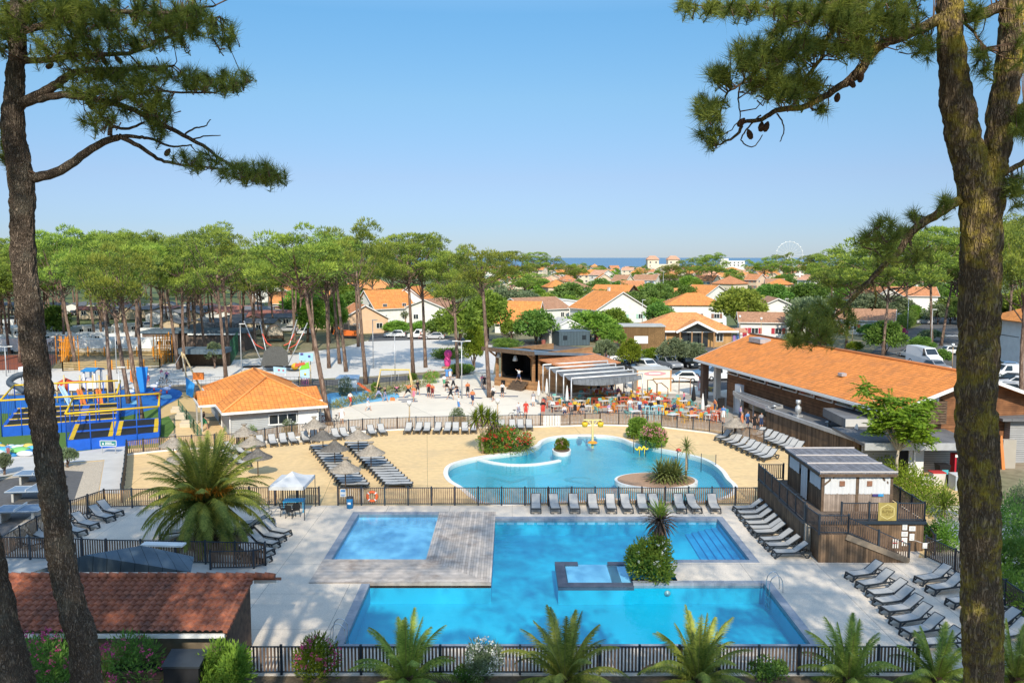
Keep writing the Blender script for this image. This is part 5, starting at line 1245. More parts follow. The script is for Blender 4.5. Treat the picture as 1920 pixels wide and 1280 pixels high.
def acacia():
 base = at(1681, 908); H = ht(1681, 908, 722)
 o = thing('feather_leaf_tree', 'feathery light green tree with pale trunk in front of the service block', 'tree', base)
 tb = MB(); R.seed(71)
 tb.tube([(0, 0, -.1), (-.05, 0, H * .25), (.05, 0, H * .36)], [.14, .10, .09], 8); tips = []
 for i in range(20):
  a = i * 2.4; t = V((cos(a) * R.uniform(.6, 2.5), sin(a) * R.uniform(.5, 2.2), H * R.uniform(.50, .93)))
  tb.tube([(.05, 0, H * .34), V((.05, 0, H * .36)).lerp(t, .5) + V((0, 0, .2)), t], [.07, .045, .02], 5, False); tips.append(t)
 tb.build('trunk', mat('pale_bark', (.42, .36, .27), .9, .2, 8), o)
 mb = MB()
 for t in tips:
  for _ in range(34):
   d = V((R.uniform(-1, 1), R.uniform(-1, 1), R.uniform(-.25, .5))).normalized(); p = t + rv(.55); L_ = R.uniform(.6, 1.0)
   for j in range(8):
    q = p + d * (L_ * j / 8) + V((0, 0, -.25 * (j / 8) ** 2)); s = d.cross(V((0, 0, 1))).normalized()
    for sg in (-1, 1): leafq(mb, q, s * sg + d * .5 + V((0, 0, -.25)), .28, .11)
 mb.build('crown', M['lime'], o)
acacia()
def bush(label, u, vb, vt, w, mk='leaf', fl=None, nfl=40, seed=1, dep=.8, l=.13, lw=.06, name='bush', cat='bush', nb=26, per=120, pos=None, wm=None, hm=None, fs=.09):
 """shrub of many small leaves with blossom tufts on its skin"""
 R.seed(seed); base = at(u, vb) if pos is None else V(pos); px = at(u + 1, vb).x - at(u, vb).x
 W = wm or w * px / 2; H = hm or ht(u, vb, vt); o = thing(name, label, cat, base); mb = MB(); fb = MB()
 for i in range(nb):
  d = rv().normalized(); c = V((d.x * W * .72, d.y * W * .72 * dep, H * (.45 + d.z * .38))); s = V((W * .42, W * .42 * dep, H * .26))
  for _ in range(per):
   n = rv(); p = c + V((n.x * s.x, n.y * s.y, n.z * s.z))
   if p.z < .02: continue
   leafq(mb, p, n.normalized() + V((0, 0, .6)) + rv(.5), l * R.uniform(.7, 1.3), lw)
 mb.build('foliage', M[mk], o)
 if fl:
  for i in range(nfl):
   d = rv().normalized(); d.z = abs(d.z) if R.random() < .75 else d.z * .5; d.y = -abs(d.y) if R.random() < .6 else d.y
   c = V((d.x * W * 1.02, d.y * W * dep * 1.02, H * (.5 + d.z * .52)))
   for _ in range(9):
    q = c + rv(fs); leafq(fb, q, rv() + V((0, -.5, .5)), fs * .8, fs * .7)
  fb.build('blossoms', M['fl_' + fl], o)
 return o
bush('red flowering oleander bush beside the cordyline at the lagoon edge', 948, 848, 801, 96, 'leaf', 'red', 85, 3, .7, .2, .11, nb=34, per=170, fs=.12)
bush('round green bush on the far lagoon bank', 1196, 822, 785, 40, 'leaf', None, 0, 4, l=.2, lw=.11, per=170)
bush('pink flowering oleander bush on the far lagoon bank', 1224, 838, 796, 48, 'leaf', 'rose', 80, 5, l=.2, lw=.11, per=170, fs=.14)
bush('big clipped bush with white flowers on the pool planter', 1221, 1086, 1008, 92, 'leaf', 'wht', 14, 6, .8, .16, .08, nb=40, per=170)
bush('pink oleander bush at the front fence left of the ladder', 598, 1275, 1196, 84, 'lime', 'pink', 50, 7, l=.2, lw=.045, nb=26, per=90)
bush('white flowering oleander at the front fence between two palms', 908, 1276, 1196, 66, 'olive', 'wht', 50, 8, l=.2, lw=.04, nb=22, per=80)
bush('dense green bush at the corner of the tiled hut', 412, 1268, 1166, 110, 'leaf', None, 0, 9, l=.2, lw=.06, nb=36, per=170, pos=V((at_y(417, 1240, 30.0).x, 30.0, 0)), wm=1.0, hm=2.2)
bush('pink oleander bush left of the big foreground trunk', 82, 1270, 1150, 130, 'leaf_d', 'pink', 90, 10, l=.2, lw=.05, nb=34, per=140, pos=V((at_y(85, 1240, 29.8).x, 29.8, 0)), wm=1.5, hm=2.7)
bush('thin pink oleander bush in front of the tiled hut wall', 236, 1258, 1168, 110, 'leaf_d', 'pink', 60, 11, l=.2, lw=.05, nb=26, per=90, pos=V((at_y(240, 1240, 30.0).x, 30.0, 0)), wm=1.25, hm=2.3)
bush('small green shrub between the right hand palms', 1440, 1274, 1232, 70, 'leaf_d', None, 0, 12, nb=16, per=80)
bush('low shrub at the front fence beside the second palm', 880, 1280, 1250, 60, 'leaf_d', None, 0, 13, nb=12, per=60)
bush('small white oleander outside the long curved fence', 857, 800, 766, 30, 'olive', 'wht', 24, 14)
bush('white flowering shrub in front of the grey hut', 543, 815, 786, 26, 'olive', 'wht', 20, 15)
bush('spiky green shrub left of the white flowering shrub', 468, 818, 796, 26, 'leaf', None, 0, 16)
bush('green shrub below the grey hut window', 485, 815, 795, 22, 'leaf', None, 0, 17)
bush('pink oleander bush between plaza and swing', 809, 718, 694, 30, 'leaf', 'rose', 40, 18)
bush('bronze shrub left of the pink plaza oleander', 774, 712, 700, 18, 'leaf_d', None, 0, 19)
bush('white oleander bush beside the orange slide', 648, 742, 706, 26, 'olive', 'wht', 26, 20)
bush('green shrub beside the toddler pool surface', 704, 735, 718, 18, 'leaf', None, 0, 21)
bush('small flowering plant in the round lagoon planter', 1050, 844, 824, 26, 'lime', 'rose', 10, 22, pos=at(1053, 845) + V((0, 0, .12)))
bush('pink flowering tree shrub by the container', 958, 640, 606, 36, 'leaf', 'rose', 80, 23, fs=.28)
bush('clipped dark hedge at the bend of the gravel path', 840, 672, 654, 66, 'leaf_d', None, 0, 24, l=.3, lw=.15)
bush('low clipped hedge under the bright young pine', 862, 700, 684, 50, 'leaf_d', None, 0, 25, l=.3, lw=.15)
bush('long hedge along the road by the oleander tree', 950, 652, 636, 60, 'leaf_d', None, 0, 26, l=.3, lw=.15)
def hedge(label, pts, w, h, mk, seed, l=.2, lw=.09, per=420):
 R.seed(seed); o = thing('hedge', label, 'hedge', pts[0]); mb = MB()
 for a, b in zip(pts, pts[1:]):
  n = int((b - a).length * per)
  for _ in range(n):
   t = R.random(); p = a.lerp(b, t) - pts[0]; q = rv(); bump = 1 + .25 * sin(t * 17 + seed) + .15 * sin(t * 41)
   p = p + V((q.x * w / 2, q.y * w / 2, h * bump * (.5 + q.z * .5)))
   leafq(mb, p, q.normalized() + V((0, -.2, .6)) + rv(.5), l * R.uniform(.6, 1.3), lw)
 mb.build('foliage', M[mk], o); return o
hedge('bright green hedge between the cabin terrace and the service block', [at(1620, 882), at(1680, 905), at(1725, 935), at(1765, 975)], 2.6, 1.5, 'lime', 5)
hedge('dark hedge along the clipped wall up the side street', [at(1662, 628), at(1700, 615), at(1716, 600)], 3.0, 3.0, 'leaf_d', 6, .4, .2, 200)
hedge('flowering hedge behind the loungers at the right edge', [at(1868, 1095), at(1920, 1145), at(1980, 1200)], 1.4, 1.2, 'leaf', 7)
hedge('dry tufted border between plaza and toddler playground', [at(618, 768), at(680, 752), at(740, 736), at(800, 722)], 1.3, .6, 'grass', 8, .5, .06, 120)
bush('large dark shrub behind the lichen trunk at the right edge', 1880, 1030, 930, 120, 'leaf_d', None, 0, 30, l=.2, nb=34, per=140)
bush('leafy green shrub right of the cabin stairs', 1765, 1030, 975, 60, 'leaf', None, 0, 31, l=.18, nb=26, per=110)
bush('grey green shrub at the right edge by the service yard', 1915, 985, 905, 80, 'olive', None, 0, 32, l=.18, nb=26, per=120)
bush('dark green shrub right of the lichen trunk by the path', 1905, 1085, 1010, 70, 'leaf_d', None, 0, 33, l=.2, nb=26, per=120)
def frond(mb, rb, o, az, el, L, droop, n=34, ll=.5, lw=.045, vee=.5, r=.03):
 pts = []; p = V(o); d = V((cos(az) * cos(el), sin(az) * cos(el), sin(el))); st = L / n; side0 = V((-sin(az), cos(az), 0))
 tw = R.uniform(-.3, .3)
 for i in range(n + 1):
  pts.append(V(p)); d = (d + V((0, 0, -droop * st * (0.25 + i / n)))).normalized(); p = p + d * st
 rb.tube([pts[0], pts[n // 3], pts[2 * n // 3], pts[n]], [r, r * .8, r * .5, r * .2], 4, False)
 for i in range(2, n + 1):
  t = i / n; dd = (pts[i] - pts[i - 1]).normalized(); up = side0.cross(dd).normalized(); k = sin(pi * min(1, .12 + t * .86)) ** .6
  for s in (-1, 1):
   v = side0 * s * .85 + dd * (.55 + .5 * t) + up * (vee * R.uniform(.5, 1.2)) + V((0, 0, -.25))
   leaf(mb, pts[i], v, ll * k * R.uniform(.85, 1.1), lw, up + side0 * tw)
def phoenix(label, loc, th, nf, L, ll, seed, tr=.38, fruit=False, lo=-.5, z0=None, name='date_palm', mk='palm', dr=1.0):
 R.seed(seed); o = thing(name, label, 'palm', loc); tb = MB()
 if th > 0:
  n = 16; pr = []
  for i in range(n + 1):
   z = th * i / n; pr.append((tr * (1.0 + .25 * (i / n)) + (.05 if i % 2 else -.03), z))
  tb.lathe(pr, (0, 0, 0), 14)
  for i in range(150):
   a = i * 2.4; z = th * (i / 150); r_ = tr * (1.05 + .25 * z / th)
   tb.bar((cos(a) * r_ * .9, sin(a) * r_ * .9, z), (cos(a) * r_ * 1.22, sin(a) * r_ * 1.22, z + .16), .14, .05)
  tb.build('trunk', mat('palm_trunk_' + str(seed), (.16, .10, .06), .95, .4, 12, col2=(.06, .04, .03), bump=.8), o)
 mb, rb = MB(), MB()
 for i in range(nf):
  t = i / nf; el = radians(86) * (1 - t) ** .75 + lo * t; az = i * 2.39996 + R.uniform(-.2, .2)
  frond(mb, rb, (cos(az) * tr * .5, sin(az) * tr * .5, th + .1 - .3 * t), az, el + R.uniform(-.1, .1), L * R.uniform(.85, 1.08), (.26 + .26 * t) * 3.6 / L * dr, 52, ll, (.075 if L < 3.2 else .06) * L / 3.2)
 mb.build('fronds', M[mk], o); rb.build('frond_stalks', mat('palm_stalk_' + str(seed), (.26, .27, .08), .7, .15), o)
 if fruit:
  fb = MB()
  for i in range(16):
   a = i * 2.4; d = V((cos(a), sin(a), 0))
   for _ in range(26):
    p = V((0, 0, th + .45)) + d * R.uniform(.3, .5); q = p + d * R.uniform(.5, 1.0) + rv(.25) + V((0, 0, .35)); fb.tube([p, q, q + d * .15 + V((0, 0, -.25))], [.012, .011, .01], 3, False)
  fb.build('fruit_stalks', M['fl_orange_fruit'], o)
 return o
bp = at(388, 1018)
phoenix('big date palm with orange fruit stalks on the left pool deck', bp, ht(388, 1018, 938), 96, 3.85, .70, 81, .52, True, -.42, mk='palm_d', dr=1.3)
mb = MB(); pl = smooth_loop([tuple(at(u, v).xy) for u, v in [(318, 1020), (380, 1036), (470, 1040), (500, 1022), (470, 1008), (400, 1002), (340, 1006)]], 4)
mb.prism([tuple(p) for p in pl][::-1] if False else [tuple(p) for p in pl], -.02, .06); pb_ = tag(mb.build('palm_bed', mat('straw_bed', (.42, .30, .16), .95, .35, 9, col2=(.26, .18, .10), bump=.8)), 'straw coloured planting bed under the big date palm', 'planting bed')
for i, (u, vt, lb, L) in enumerate([(762, 1156, 'young date palm at the front fence, first from the left', 2.6), (1058, 1156, 'young date palm at the front fence below the bubble pool', 2.6), (1308, 1154, 'yellow tipped young date palm at the front fence, third from the left', 2.6), (1592, 1160, 'young date palm at the front fence left of the lichen trunk', 2.6), (1758, 1195, 'young date palm right beside the lichen trunk', 2.2), (1905, 1190, 'young date palm at the right edge behind the trunk', 2.4)]):
 y = wy(1264) - .9
 phoenix(lb, V((at_y(u, 1262, y).x, y, 0)), .3, [32, 38, 35, 30, 26, 28][i], L * [.92, 1.0, .96, .86, .9, .9][i], .46, 90 + i, .16, False, -.38, dr=1.45, name='young_palm')
def strappy(label, loc, th, n, L, w, seed, mk='yucca', tr=.09, stems=None, name='cordyline', lo=-.7, dead=0):
 """sword-leaved head(s) on a bare stem"""
 R.seed(seed); o = thing(name, label, 'palm', loc); tb = MB(); mb = MB(); dbm = MB()
 stems = stems or [(0, 0, th)]
 for (sx, sy, h) in stems:
  if th > 0: tb.tube([(0, 0, -.05), (sx * .1, sy * .1, th * .5), (sx * .6, sy * .6, h * .8), (sx, sy, h)], [tr * 1.2, tr, tr * .8, tr * .8], 7)
  for i in range(n):
   a = i * 2.39996; t = i / n; el = radians(88) * (1 - t) + lo * t; d = V((cos(a) * cos(el), sin(a) * cos(el), sin(el))); p = V((sx, sy, h))
   l = L * R.uniform(.8, 1.1); m = p + d * l * .6; e = m + (d + V((0, 0, -.55))).normalized() * l * .45; s = V((-sin(a), cos(a), 0)) * (w / 2)
   tgt = dbm if t > 1 - dead else mb
   tgt.add([p - s * .6, p + s * .6, m + s, m - s, e], [(0, 1, 2, 3), (3, 2, 4)])
 if th > 0: tb.build('trunk', mat('stem_' + str(seed), (.40, .31, .21), .9, .25, 12), o)
 mb.build('leaves', M[mk], o)
 if dead: dbm.build('dead_leaves', M['dead'], o)
 return o
cb_ = at(905, 850)
strappy('slim cordyline palm with pale forked stem at the lagoon edge', cb_, 3.0, 80, 1.1, .10, 101, 'lime', stems=[(-.6, 0, 2.75), (-.1, .2, 3.2), (.45, -.1, 2.9), (.95, .2, 2.6)], dead=.2, lo=-.9)
strappy('young cordyline palm on the lagoon island', at(1286, 900) + V((0, 0, .1)), ht(1286, 900, 842), 60, .95, .07, 102, tr=.08)
strappy('low spreading fan palm on the lagoon island', at(1252, 906) + V((0, 0, .1)), .25, 130, 1.5, .09, 103, 'yucca', tr=.12, lo=-.2, name='fan_palm', stems=[(0, 0, .4), (.6, .1, .3), (-.5, .2, .3)])
strappy('yellowish yucca clump beside the red oleander', at(986, 846), 0, 150, 1.35, .07, 104, stems=[(0, 0, .25)], lo=-.15, name='yucca')
strappy('shaggy fan palm with brown skirt rising from the clipped bush', at(1236, 1075), ht(1236, 1075, 976), 190, 1.15, .10, 105, 'palm', tr=.2, lo=-1.5, dead=.75, name='fan_palm')
strappy('dark yucca beside the lichen trunk behind the cabin', at(1770, 968), .5, 110, 1.6, .07, 106, 'palm', stems=[(0, 0, .7)], lo=-.4, name='yucca')
strappy('grey green yucca at the right edge', at(1918, 1075), .5, 110, 1.5, .07, 107, 'olive', stems=[(0, 0, .8)], lo=-.4, name='yucca')
def needles(mb, p, d, n, L, w=.008, spread=1.0):
 d = d.normalized(); e = d.orthogonal().normalized(); f = d.cross(e)
 for _ in range(n):
  a = R.uniform(0, 2 * pi); th = abs(R.gauss(.75, .35)) * spread; v = d * cos(th) + (e * cos(a) + f * sin(a)) * sin(th)
  q = p + d * R.uniform(-.10, .03); s = v.cross(rv()).normalized() * (w / 2); l = L * R.uniform(.7, 1.1)
  b = len(mb.v); mb.v += [tuple(q - s), tuple(q + s), tuple(q + v * l + V((0, 0, -.12 * l)))]
  mb.f.append((b, b + 1, b + 2)); mb.m.append(0); mb.s.append(False)
from mathutils import noise as mn
def bark_tube(mb, pts, rr, n, fq):
 """trunk with real bark relief: plates and furrows pushed into the surface"""
 P_, Q_ = [], []
 for i in range(len(pts) - 1):
  k = max(1, int((pts[i + 1] - pts[i]).length / .045))
  for j in range(k): P_.append(pts[i].lerp(pts[i + 1], j / k)); Q_.append(rr[i] + (rr[i + 1] - rr[i]) * j / k)
 b0 = len(mb.v); mb.tube(P_, Q_, n)
 for i, p in enumerate(P_):
  for j in range(n):
   v = V(mb.v[b0 + i * n + j]); d = v - p; q = V((v.x * fq, v.y * fq, v.z * fq * .38)); q += mn.noise_vector(q * .7) * .5
   ds = mn.voronoi(q)[0]; e = min(1, (ds[1] - ds[0]) * 3.0); h = -.024 + .028 * e + .010 * mn.noise(v * 5) + .009 * mn.noise(v * 22)
   mb.v[b0 + i * n + j] = tuple(v + d.normalized() * h)
def near_pine(label, trunks, branches, tufts, Y, bark, conv, seed, cones=(), zs=1.0, crowns=()):
 """trunks/branches: lists of (u, v, radius px [, dy]); tufts: (u, v, ru, rv, n)"""
 R.seed(seed); base = at_y(*conv(*trunks[0][0][:2]), Y); base = V((base.x, Y, 0))
 o = thing('pine_tree', label, 'pine tree', base)
 k = at_y(961, 640, Y).x
 def w3(u, v, dy=0): return at_y(*conv(u, v), Y + dy) - base
 tb = MB()
 for tr in trunks:
  pts = smooth_path([w3(*t[:2]) for t in tr], 5); n = len(pts); rr = []
  for i in range(n):
   x = i / (n - 1) * (len(tr) - 1); a = int(min(x, len(tr) - 2)); r_ = (tr[a][2] * (1 - x + a) + tr[a + 1][2] * (x - a)) * k / zs
   rr.append(r_ * .90 * (1 + .035 * sin(i * 1.7) + R.uniform(-.02, .02)))
  if tr is trunks[0] or len(trunks) == 1:
   pass
  bark_tube(tb, pts, rr, 64, 13 if bark is M['bark_l'] else 9)
 tb.build('trunk', bark, o)
 bb = MB(); bp_ = []
 for br in branches:
  n0 = len(br); dys = [t[3] if len(t) > 3 else 0 for t in br]
  pts = smooth_path([w3(t[0], t[1], dy) for t, dy in zip(br, dys)], 5); n = len(pts)
  rr = [max(.006, (br[0][2] + (br[-1][2] - br[0][2]) * i / (n - 1)) * k / zs * 1.15) for i in range(n)]
  pts = [p + rv(.012) for p in pts]; bb.tube(pts, rr, 7); bp_ += pts[2:]
 bb.build('branches', bark, o)
 mb, tw, cn = MB(), MB(), MB()
 for (u, v, ru, rv_, n) in tufts:
  for i in range(n):
   q = rv(); dy = R.uniform(-1.3, 1.3) * min(1, ru / 120)
   p = w3(u + q.x * ru, v + q.y * rv_, dy)
   nb = min(bp_, key=lambda b: (b - p).length_squared); d = (p - nb)
   if d.length > .15:
    st = nb if d.length < .75 else p - d.normalized() * R.uniform(.2, .4)
    mid = st.lerp(p, .5) + V((0, 0, -.08 * d.length)) + rv(.05); tw.tube([st, mid, p], [.011, .008, .005], 3, False)
   dd = d.normalized() * .6 + V((R.uniform(-.5, .5), R.uniform(-.5, .5), R.uniform(.1, 1.0)))
   needles(mb, p, dd, R.randint(44, 70), R.uniform(.17, .25))
   if R.random() < .5: needles(mb, p - dd.normalized() * .12, dd, 34, .16)
   if R.random() < .12: needles(mb, p, -dd, 20, .14)
 mb.build('needles', M['needle'], o); tw.build('twigs', M['twig'], o)  # second mesh: thin twigs linking the needle tufts to the branches
 for j, (cx, cy, cz, cr, chh) in enumerate(crowns):
  cm, cl = pine_crown(seed * 7 + j, 40, 150, 5.0, 6.0, .40, .07); R.seed(seed + j)
  put('upper_crown', cm.mesh('upper_crown', [M['needle'], M['needle']]), o, V((cx, cy, cz)) - base, R.uniform(0, 6), scale=(cr / 5, cr / 5, chh / 6))
 for (u, v) in cones[::2]:
  p = w3(u, v, R.uniform(-.6, -.2)); nb = min(bp_, key=lambda b: (b - p).length_squared); p = nb + V((R.uniform(-.06, .06), -.05, -.1)); c = MB(); c.lathe([(0, -.07), (.028, -.055), (.042, -.01), (.034, .035), (.012, .07), (0, .075)], (0, 0, 0), 9); q = c.build('pine_cone', M['cone'], o, p); q.rotation_euler = (R.uniform(-.8, .8), R.uniform(-.8, .8), 0)
 return o
cvL = lambda zx, zy: (zx / 2.909, zy / 2.909)
Lt = [[(490, 5400, 100), (472, 3724, 92), (400, 3330, 84), (343, 3084, 82), (272, 2560, 80), (180, 1862, 77), (128, 1400, 69), (122, 1240, 67), (118, 1000, 74), (70, 700, 66), (80, 480, 54), (92, 300, 50), (100, 60, 46), (110, -250, 38)]]
Lb = [[(170, 975, 24), (330, 930, 24), (440, 850, 22), (540, 790, 20), (650, 745, 15)], [(650, 745, 12), (760, 800, 9), (860, 865, 8), (960, 895, 6), (1100, 912, 5), (1250, 925, 3)], [(650, 740, 10), (760, 748, 7), (830, 760, 6), (950, 800, 5), (1050, 790, 3)], [(600, 740, 12), (600, 680, 10), (580, 640, 7)], [(610, 690, 8), (700, 700, 7), (790, 670, 5)],
      [(120, 570, 20), (250, 530, 16), (350, 520, 14), (520, 545, 13), (700, 590, 12), (850, 660, 11), (1000, 740, 9), (1130, 810, 7), (1230, 885, 6), (1400, 955, 4), (1540, 975, 3)], [(120, 560, 26), (250, 500, 22), (350, 430, 18), (430, 390, 12), (600, 380, 9), (800, 370, 7), (950, 360, 5)],
      [(100, 330, 16), (250, 330, 14), (450, 300, 10), (700, 290, 8), (900, 210, 6), (1050, 140, 5), (1200, 90, 3)], [(100, 180, 18), (300, 120, 14), (550, 60, 12), (800, 75, 9), (1000, 60, 6), (1180, 30, 4)], [(600, 560, 7), (800, 500, 7), (900, 500, 6), (1050, 505, 5), (1200, 500, 4), (1380, 440, 3)], [(100, 60, 16), (300, -60, 14), (600, -120, 10)], [(1000, 740, 5), (1060, 700, 4), (1120, 690, 3), (1150, 650, 2)], [(1040, 760, 4), (1130, 740, 3), (1200, 740, 2)]]
Ltf = [(600, 130, 600, 150, 200), (330, 60, 340, 90, 90), (1000, 110, 240, 110, 75), (350, 290, 250, 60, 34), (650, 400, 320, 80, 75), (700, 540, 250, 80, 52), (540, 660, 120, 50, 15), (860, 600, 90, 70, 18), (1050, 430, 120, 60, 22), (1250, 440, 160, 60, 32), (870, 690, 60, 60, 16), (1080, 870, 170, 45, 18), (1230, 190, 80, 80, 14), (1340, 930, 160, 45, 44), (1480, 960, 110, 36, 18), (20, 150, 70, 150, 26), (10, 820, 14, 90, 6), (430, 480, 110, 60, 14), (750, -100, 650, 90, 60)]
near_pine('big dark pine trunk with long branches at the left, in front of everything', Lt, Lb, Ltf, 13.0, M['bark_l'], cvL, 201, [(460, 340), (630, 380), (800, 500), (640, 330), (240, 240), (1060, 140), (1130, 130), (940, 805), (870, 770), (1190, 560), (400, 585), (240, 300), (500, 210), (1215, 575), (600, 160)], 2.909, [(-5, 13.5, 23, 6.2, 6.5), (-11, 10, 23, 5, 6), (-6, 18, 25.5, 5, 5)])
cvI = lambda u, v: (u, v)
near_pine('dark leaning pine trunk in the bottom left corner', [[(60, 1500, 38), (30, 1280, 36), (8, 1180, 32), (-18, 1060, 30), (-60, 850, 28), (-110, 500, 26), (-150, 100, 22), (-170, -200, 18)]], [[(-150, 100, 9), (-230, 60, 6), (-300, 30, 3)]], [(-240, 40, 90, 70, 20)], 12.5, M['bark_l'], cvI, 202)
cvR = lambda zx, zy: (1240 + zx / 2.782, zy / 2.782)
Rt = [[(1700, 5200, 125), (1683, 4170, 118), (1680, 3560, 114), (1662, 2800, 112), (1660, 2530, 115), (1640, 2120, 116), (1652, 1900, 113), (1660, 1558, 113), (1668, 1150, 112), (1650, 1000, 108), (1615, 850, 104), (1580, 740, 94), (1546, 560, 91), (1530, 430, 80), (1516, 300, 77), (1506, 120, 70), (1500, -20, 67), (1490, -250, 56)],
      [(1690, 1250, 84), (1716, 1050, 78), (1728, 920, 74), (1748, 780, 74), (1772, 600, 78), (1800, 420, 74), (1818, 250, 70), (1832, 60, 66), (1850, -200, 56)]]
Rb = [[(1450, 100, 26), (1350, 150, 22), (1230, 200, 19), (1120, 250, 16), (1040, 370, 12), (980, 420, 10), (870, 490, 9), (740, 560, 8), (600, 575, 7), (520, 625, 6), (430, 640, 5), (400, 700, 4), (330, 740, 4), (290, 760, 3)], [(1060, -40, 12), (950, 100, 11), (870, 200, 10), (830, 310, 9), (740, 420, 8), (680, 485, 6)],
      [(1000, -40, 12), (880, 20, 11), (780, 62, 10), (680, 85, 10), (610, 130, 9), (570, 210, 9), (540, 300, 8), (490, 370, 7), (410, 445, 6), (350, 480, 5), (320, 540, 4), (300, 600, 3)], [(1780, 30, 26), (1680, 70, 25), (1580, 100, 24)], [(1560, 1040, 22), (1450, 1110, 20), (1330, 1185, 20), (1280, 1245, 20), (1244, 1308, 17), (1163, 1383, 14), (1035, 1516, 11), (951, 1611, 9), (868, 1672, 7), (807, 1725, 6), (723, 1767, 4)],
      [(1330, 1185, 9), (1300, 1240, 9), (1310, 1300, 8), (1360, 1310, 6), (1400, 1280, 4)], [(1100, 1450, 6), (1120, 1560, 4), (1100, 1620, 3)], [(1920, 830, 12), (1810, 895, 13), (1760, 930, 13)], [(1920, 540, 11), (1850, 560, 11)], [(520, 600, 4), (440, 680, 4), (420, 740, 3), (480, 765, 3), (530, 700, 2)], [(600, 590, 4), (640, 660, 3), (620, 740, 2)], [(1340, 1190, 7), (1200, 1255, 5), (1060, 1240, 4), (1050, 1290, 2)], [(410, 445, 4), (400, 520, 3), (410, 620, 3), (340, 700, 2)], [(1240, 200, 12), (1150, 120, 9), (950, 60, 6), (850, 40, 4)], [(700, 80, 6), (500, 30, 5), (300, 40, 4), (150, 20, 3)], [(1560, 100, 8), (1620, 160, 6), (1690, 250, 4)], [(1100, 260, 8), (1000, 380, 6), (900, 460, 5)]]
Rtf = [(430, 40, 300, 36, 46), (120, 25, 40, 26, 7), (850, 70, 260, 80, 90), (1130, 80, 260, 110, 100), (960, 230, 200, 80, 62), (650, 250, 160, 120, 72), (460, 300, 110, 90, 34), (300, 385, 60, 40, 15), (720, 460, 150, 80, 56), (560, 430, 120, 80, 38), (260, 560, 90, 70, 26), (255, 720, 70, 60, 14), (850, 570, 40, 26, 4), (1360, 240, 70, 90, 16), (1680, 300, 50, 140, 12), (1620, 60, 60, 60, 12), (1860, 640, 60, 100, 22), (1860, 1000, 50, 130, 18), (1870, 250, 40, 200, 14), (1180, 1190, 110, 60, 20), (1060, 1230, 40, 40, 6), (1340, 1130, 40, 40, 6), (1470, 1060, 50, 26, 8), (800, 1700, 190, 90, 40), (900, 1620, 120, 80, 18), (700, 1770, 60, 40, 12), (1170, 1350, 60, 90, 8), (1300, 1330, 120, 70, 14), (950, -90, 500, 80, 50), (1500, -150, 400, 90, 40)]
near_pine('massive forked pine trunk with yellow lichen at the right, in front of everything', Rt, Rb, Rtf, 11.5, M['bark_r'], cvR, 203, [(755, 130), (870, 490), (905, 390), (940, 400), (1000, 380), (1035, 330), (1085, 345), (1150, 330), (580, 555), (510, 590), (515, 655), (310, 765), (440, 600), (1670, 165), (1690, 195), (1780, 1115), (530, 565), (350, 440)], 2.782, [(6.5, 12, 23, 6.0, 6.5), (13, 13, 22.5, 5, 6), (2, 9, 24.5, 5, 5), (9.5, 18.5, 25, 5.2, 5), (3, 16, 26, 4.6, 5), (15, 19, 25, 4.5, 5)])
def lounger_proto(flat=False):
 def fn():
  o = thing('sun_lounger', 'sun lounger', 'sun lounger')
  fr = MB()
  for s in (-1, 1): fr.bar((-.95, s * .30, .30), (.95, s * .30, .30), .045, .07)
  fr.bar((.93, -.3, .30), (.93, .3, .30), .05, .07); fr.bar((-.15, -.3, .29), (-.15, .3, .29), .05); fr.bar((-.93, -.3, .29), (-.93, .3, .29), .05)
  if not flat:
   for s in (-1, 1): fr.bar((-.62, s * .24, .32), (-.50, s * .24, .56), .03)
  fr.build('frame', M['dark'], o)
  for s in (-1, 1):
   q = MB(); q.bar((.90, s * .30, .30), (.98, s * .31, .02), .055, .07); q.bar((.98, s * .31, .02), (.98, s * .1, .02), .055, .05); q.bar((.62, s * .30, .28), (.90, s * .30, .10), .04, .05); q.build('leg', M['dark'], o)
   q = MB(); q.bar((-.45, s * .30, .28), (-.70, s * .30, .02), .05, .07); q.bar((-.95, s * .30, .28), (-.78, s * .30, .02), .05, .07); q.bar((-.68, s * .30, .02), (-.80, s * .30, .02), .05, .05); q.build('leg', M['dark'], o)
  q = MB(); n = 8
  for i in range(n):
   a, b = -.15 + 1.08 * i / n, -.15 + 1.08 * (i + 1) / n; sg = lambda x: .355 - .02 * sin(pi * (x + .15) / 1.08)
   q.add([(a, -.27, sg(a)), (b, -.27, sg(b)), (b, .27, sg(b)), (a, .27, sg(a))], [(0, 1, 2, 3)])
  q.build('seat', M['sling'], o)
  hx, hz = (-.93, .36) if flat else (-.80, .80)
  q = MB(); q.slab([(hx, -.27, hz), (-.16, -.27, .36), (-.16, .27, .36), (hx, .27, hz)], .025); bk = q.build('backrest', M['sling'], o)
  q = MB()
  for s in (-1, 1): q.bar((-.14, s * .285, .345), (hx, s * .285, hz - .012), .035, .04)
  q.bar((hx, -.28, hz - .01), (hx, .28, hz - .01), .035); q.build('backrest_frame', M['dark'], bk)
  return o
 return fn
LG, LF = Kind(lounger_proto()), Kind(lounger_proto(True))
R.seed(301)
def lounge_row(feet, rz, what, grp, off=.97, kind=LG, jit=4.5, side='left'):
 for i, (u, v) in enumerate(feet):
  a = radians(rz + R.uniform(-jit, jit)); p = at(u, v); p = p - V((cos(a), sin(a), 0)) * off
  kind.place(p, a, f'{ordn(i + 1)} lounger from the {side} {what}', grp, scale=1.02)
lin = lambda a, b, n: [(a[0] + (b[0] - a[0]) * i / (n - 1), a[1] + (b[1] - a[1]) * i / (n - 1)) for i in range(n)]
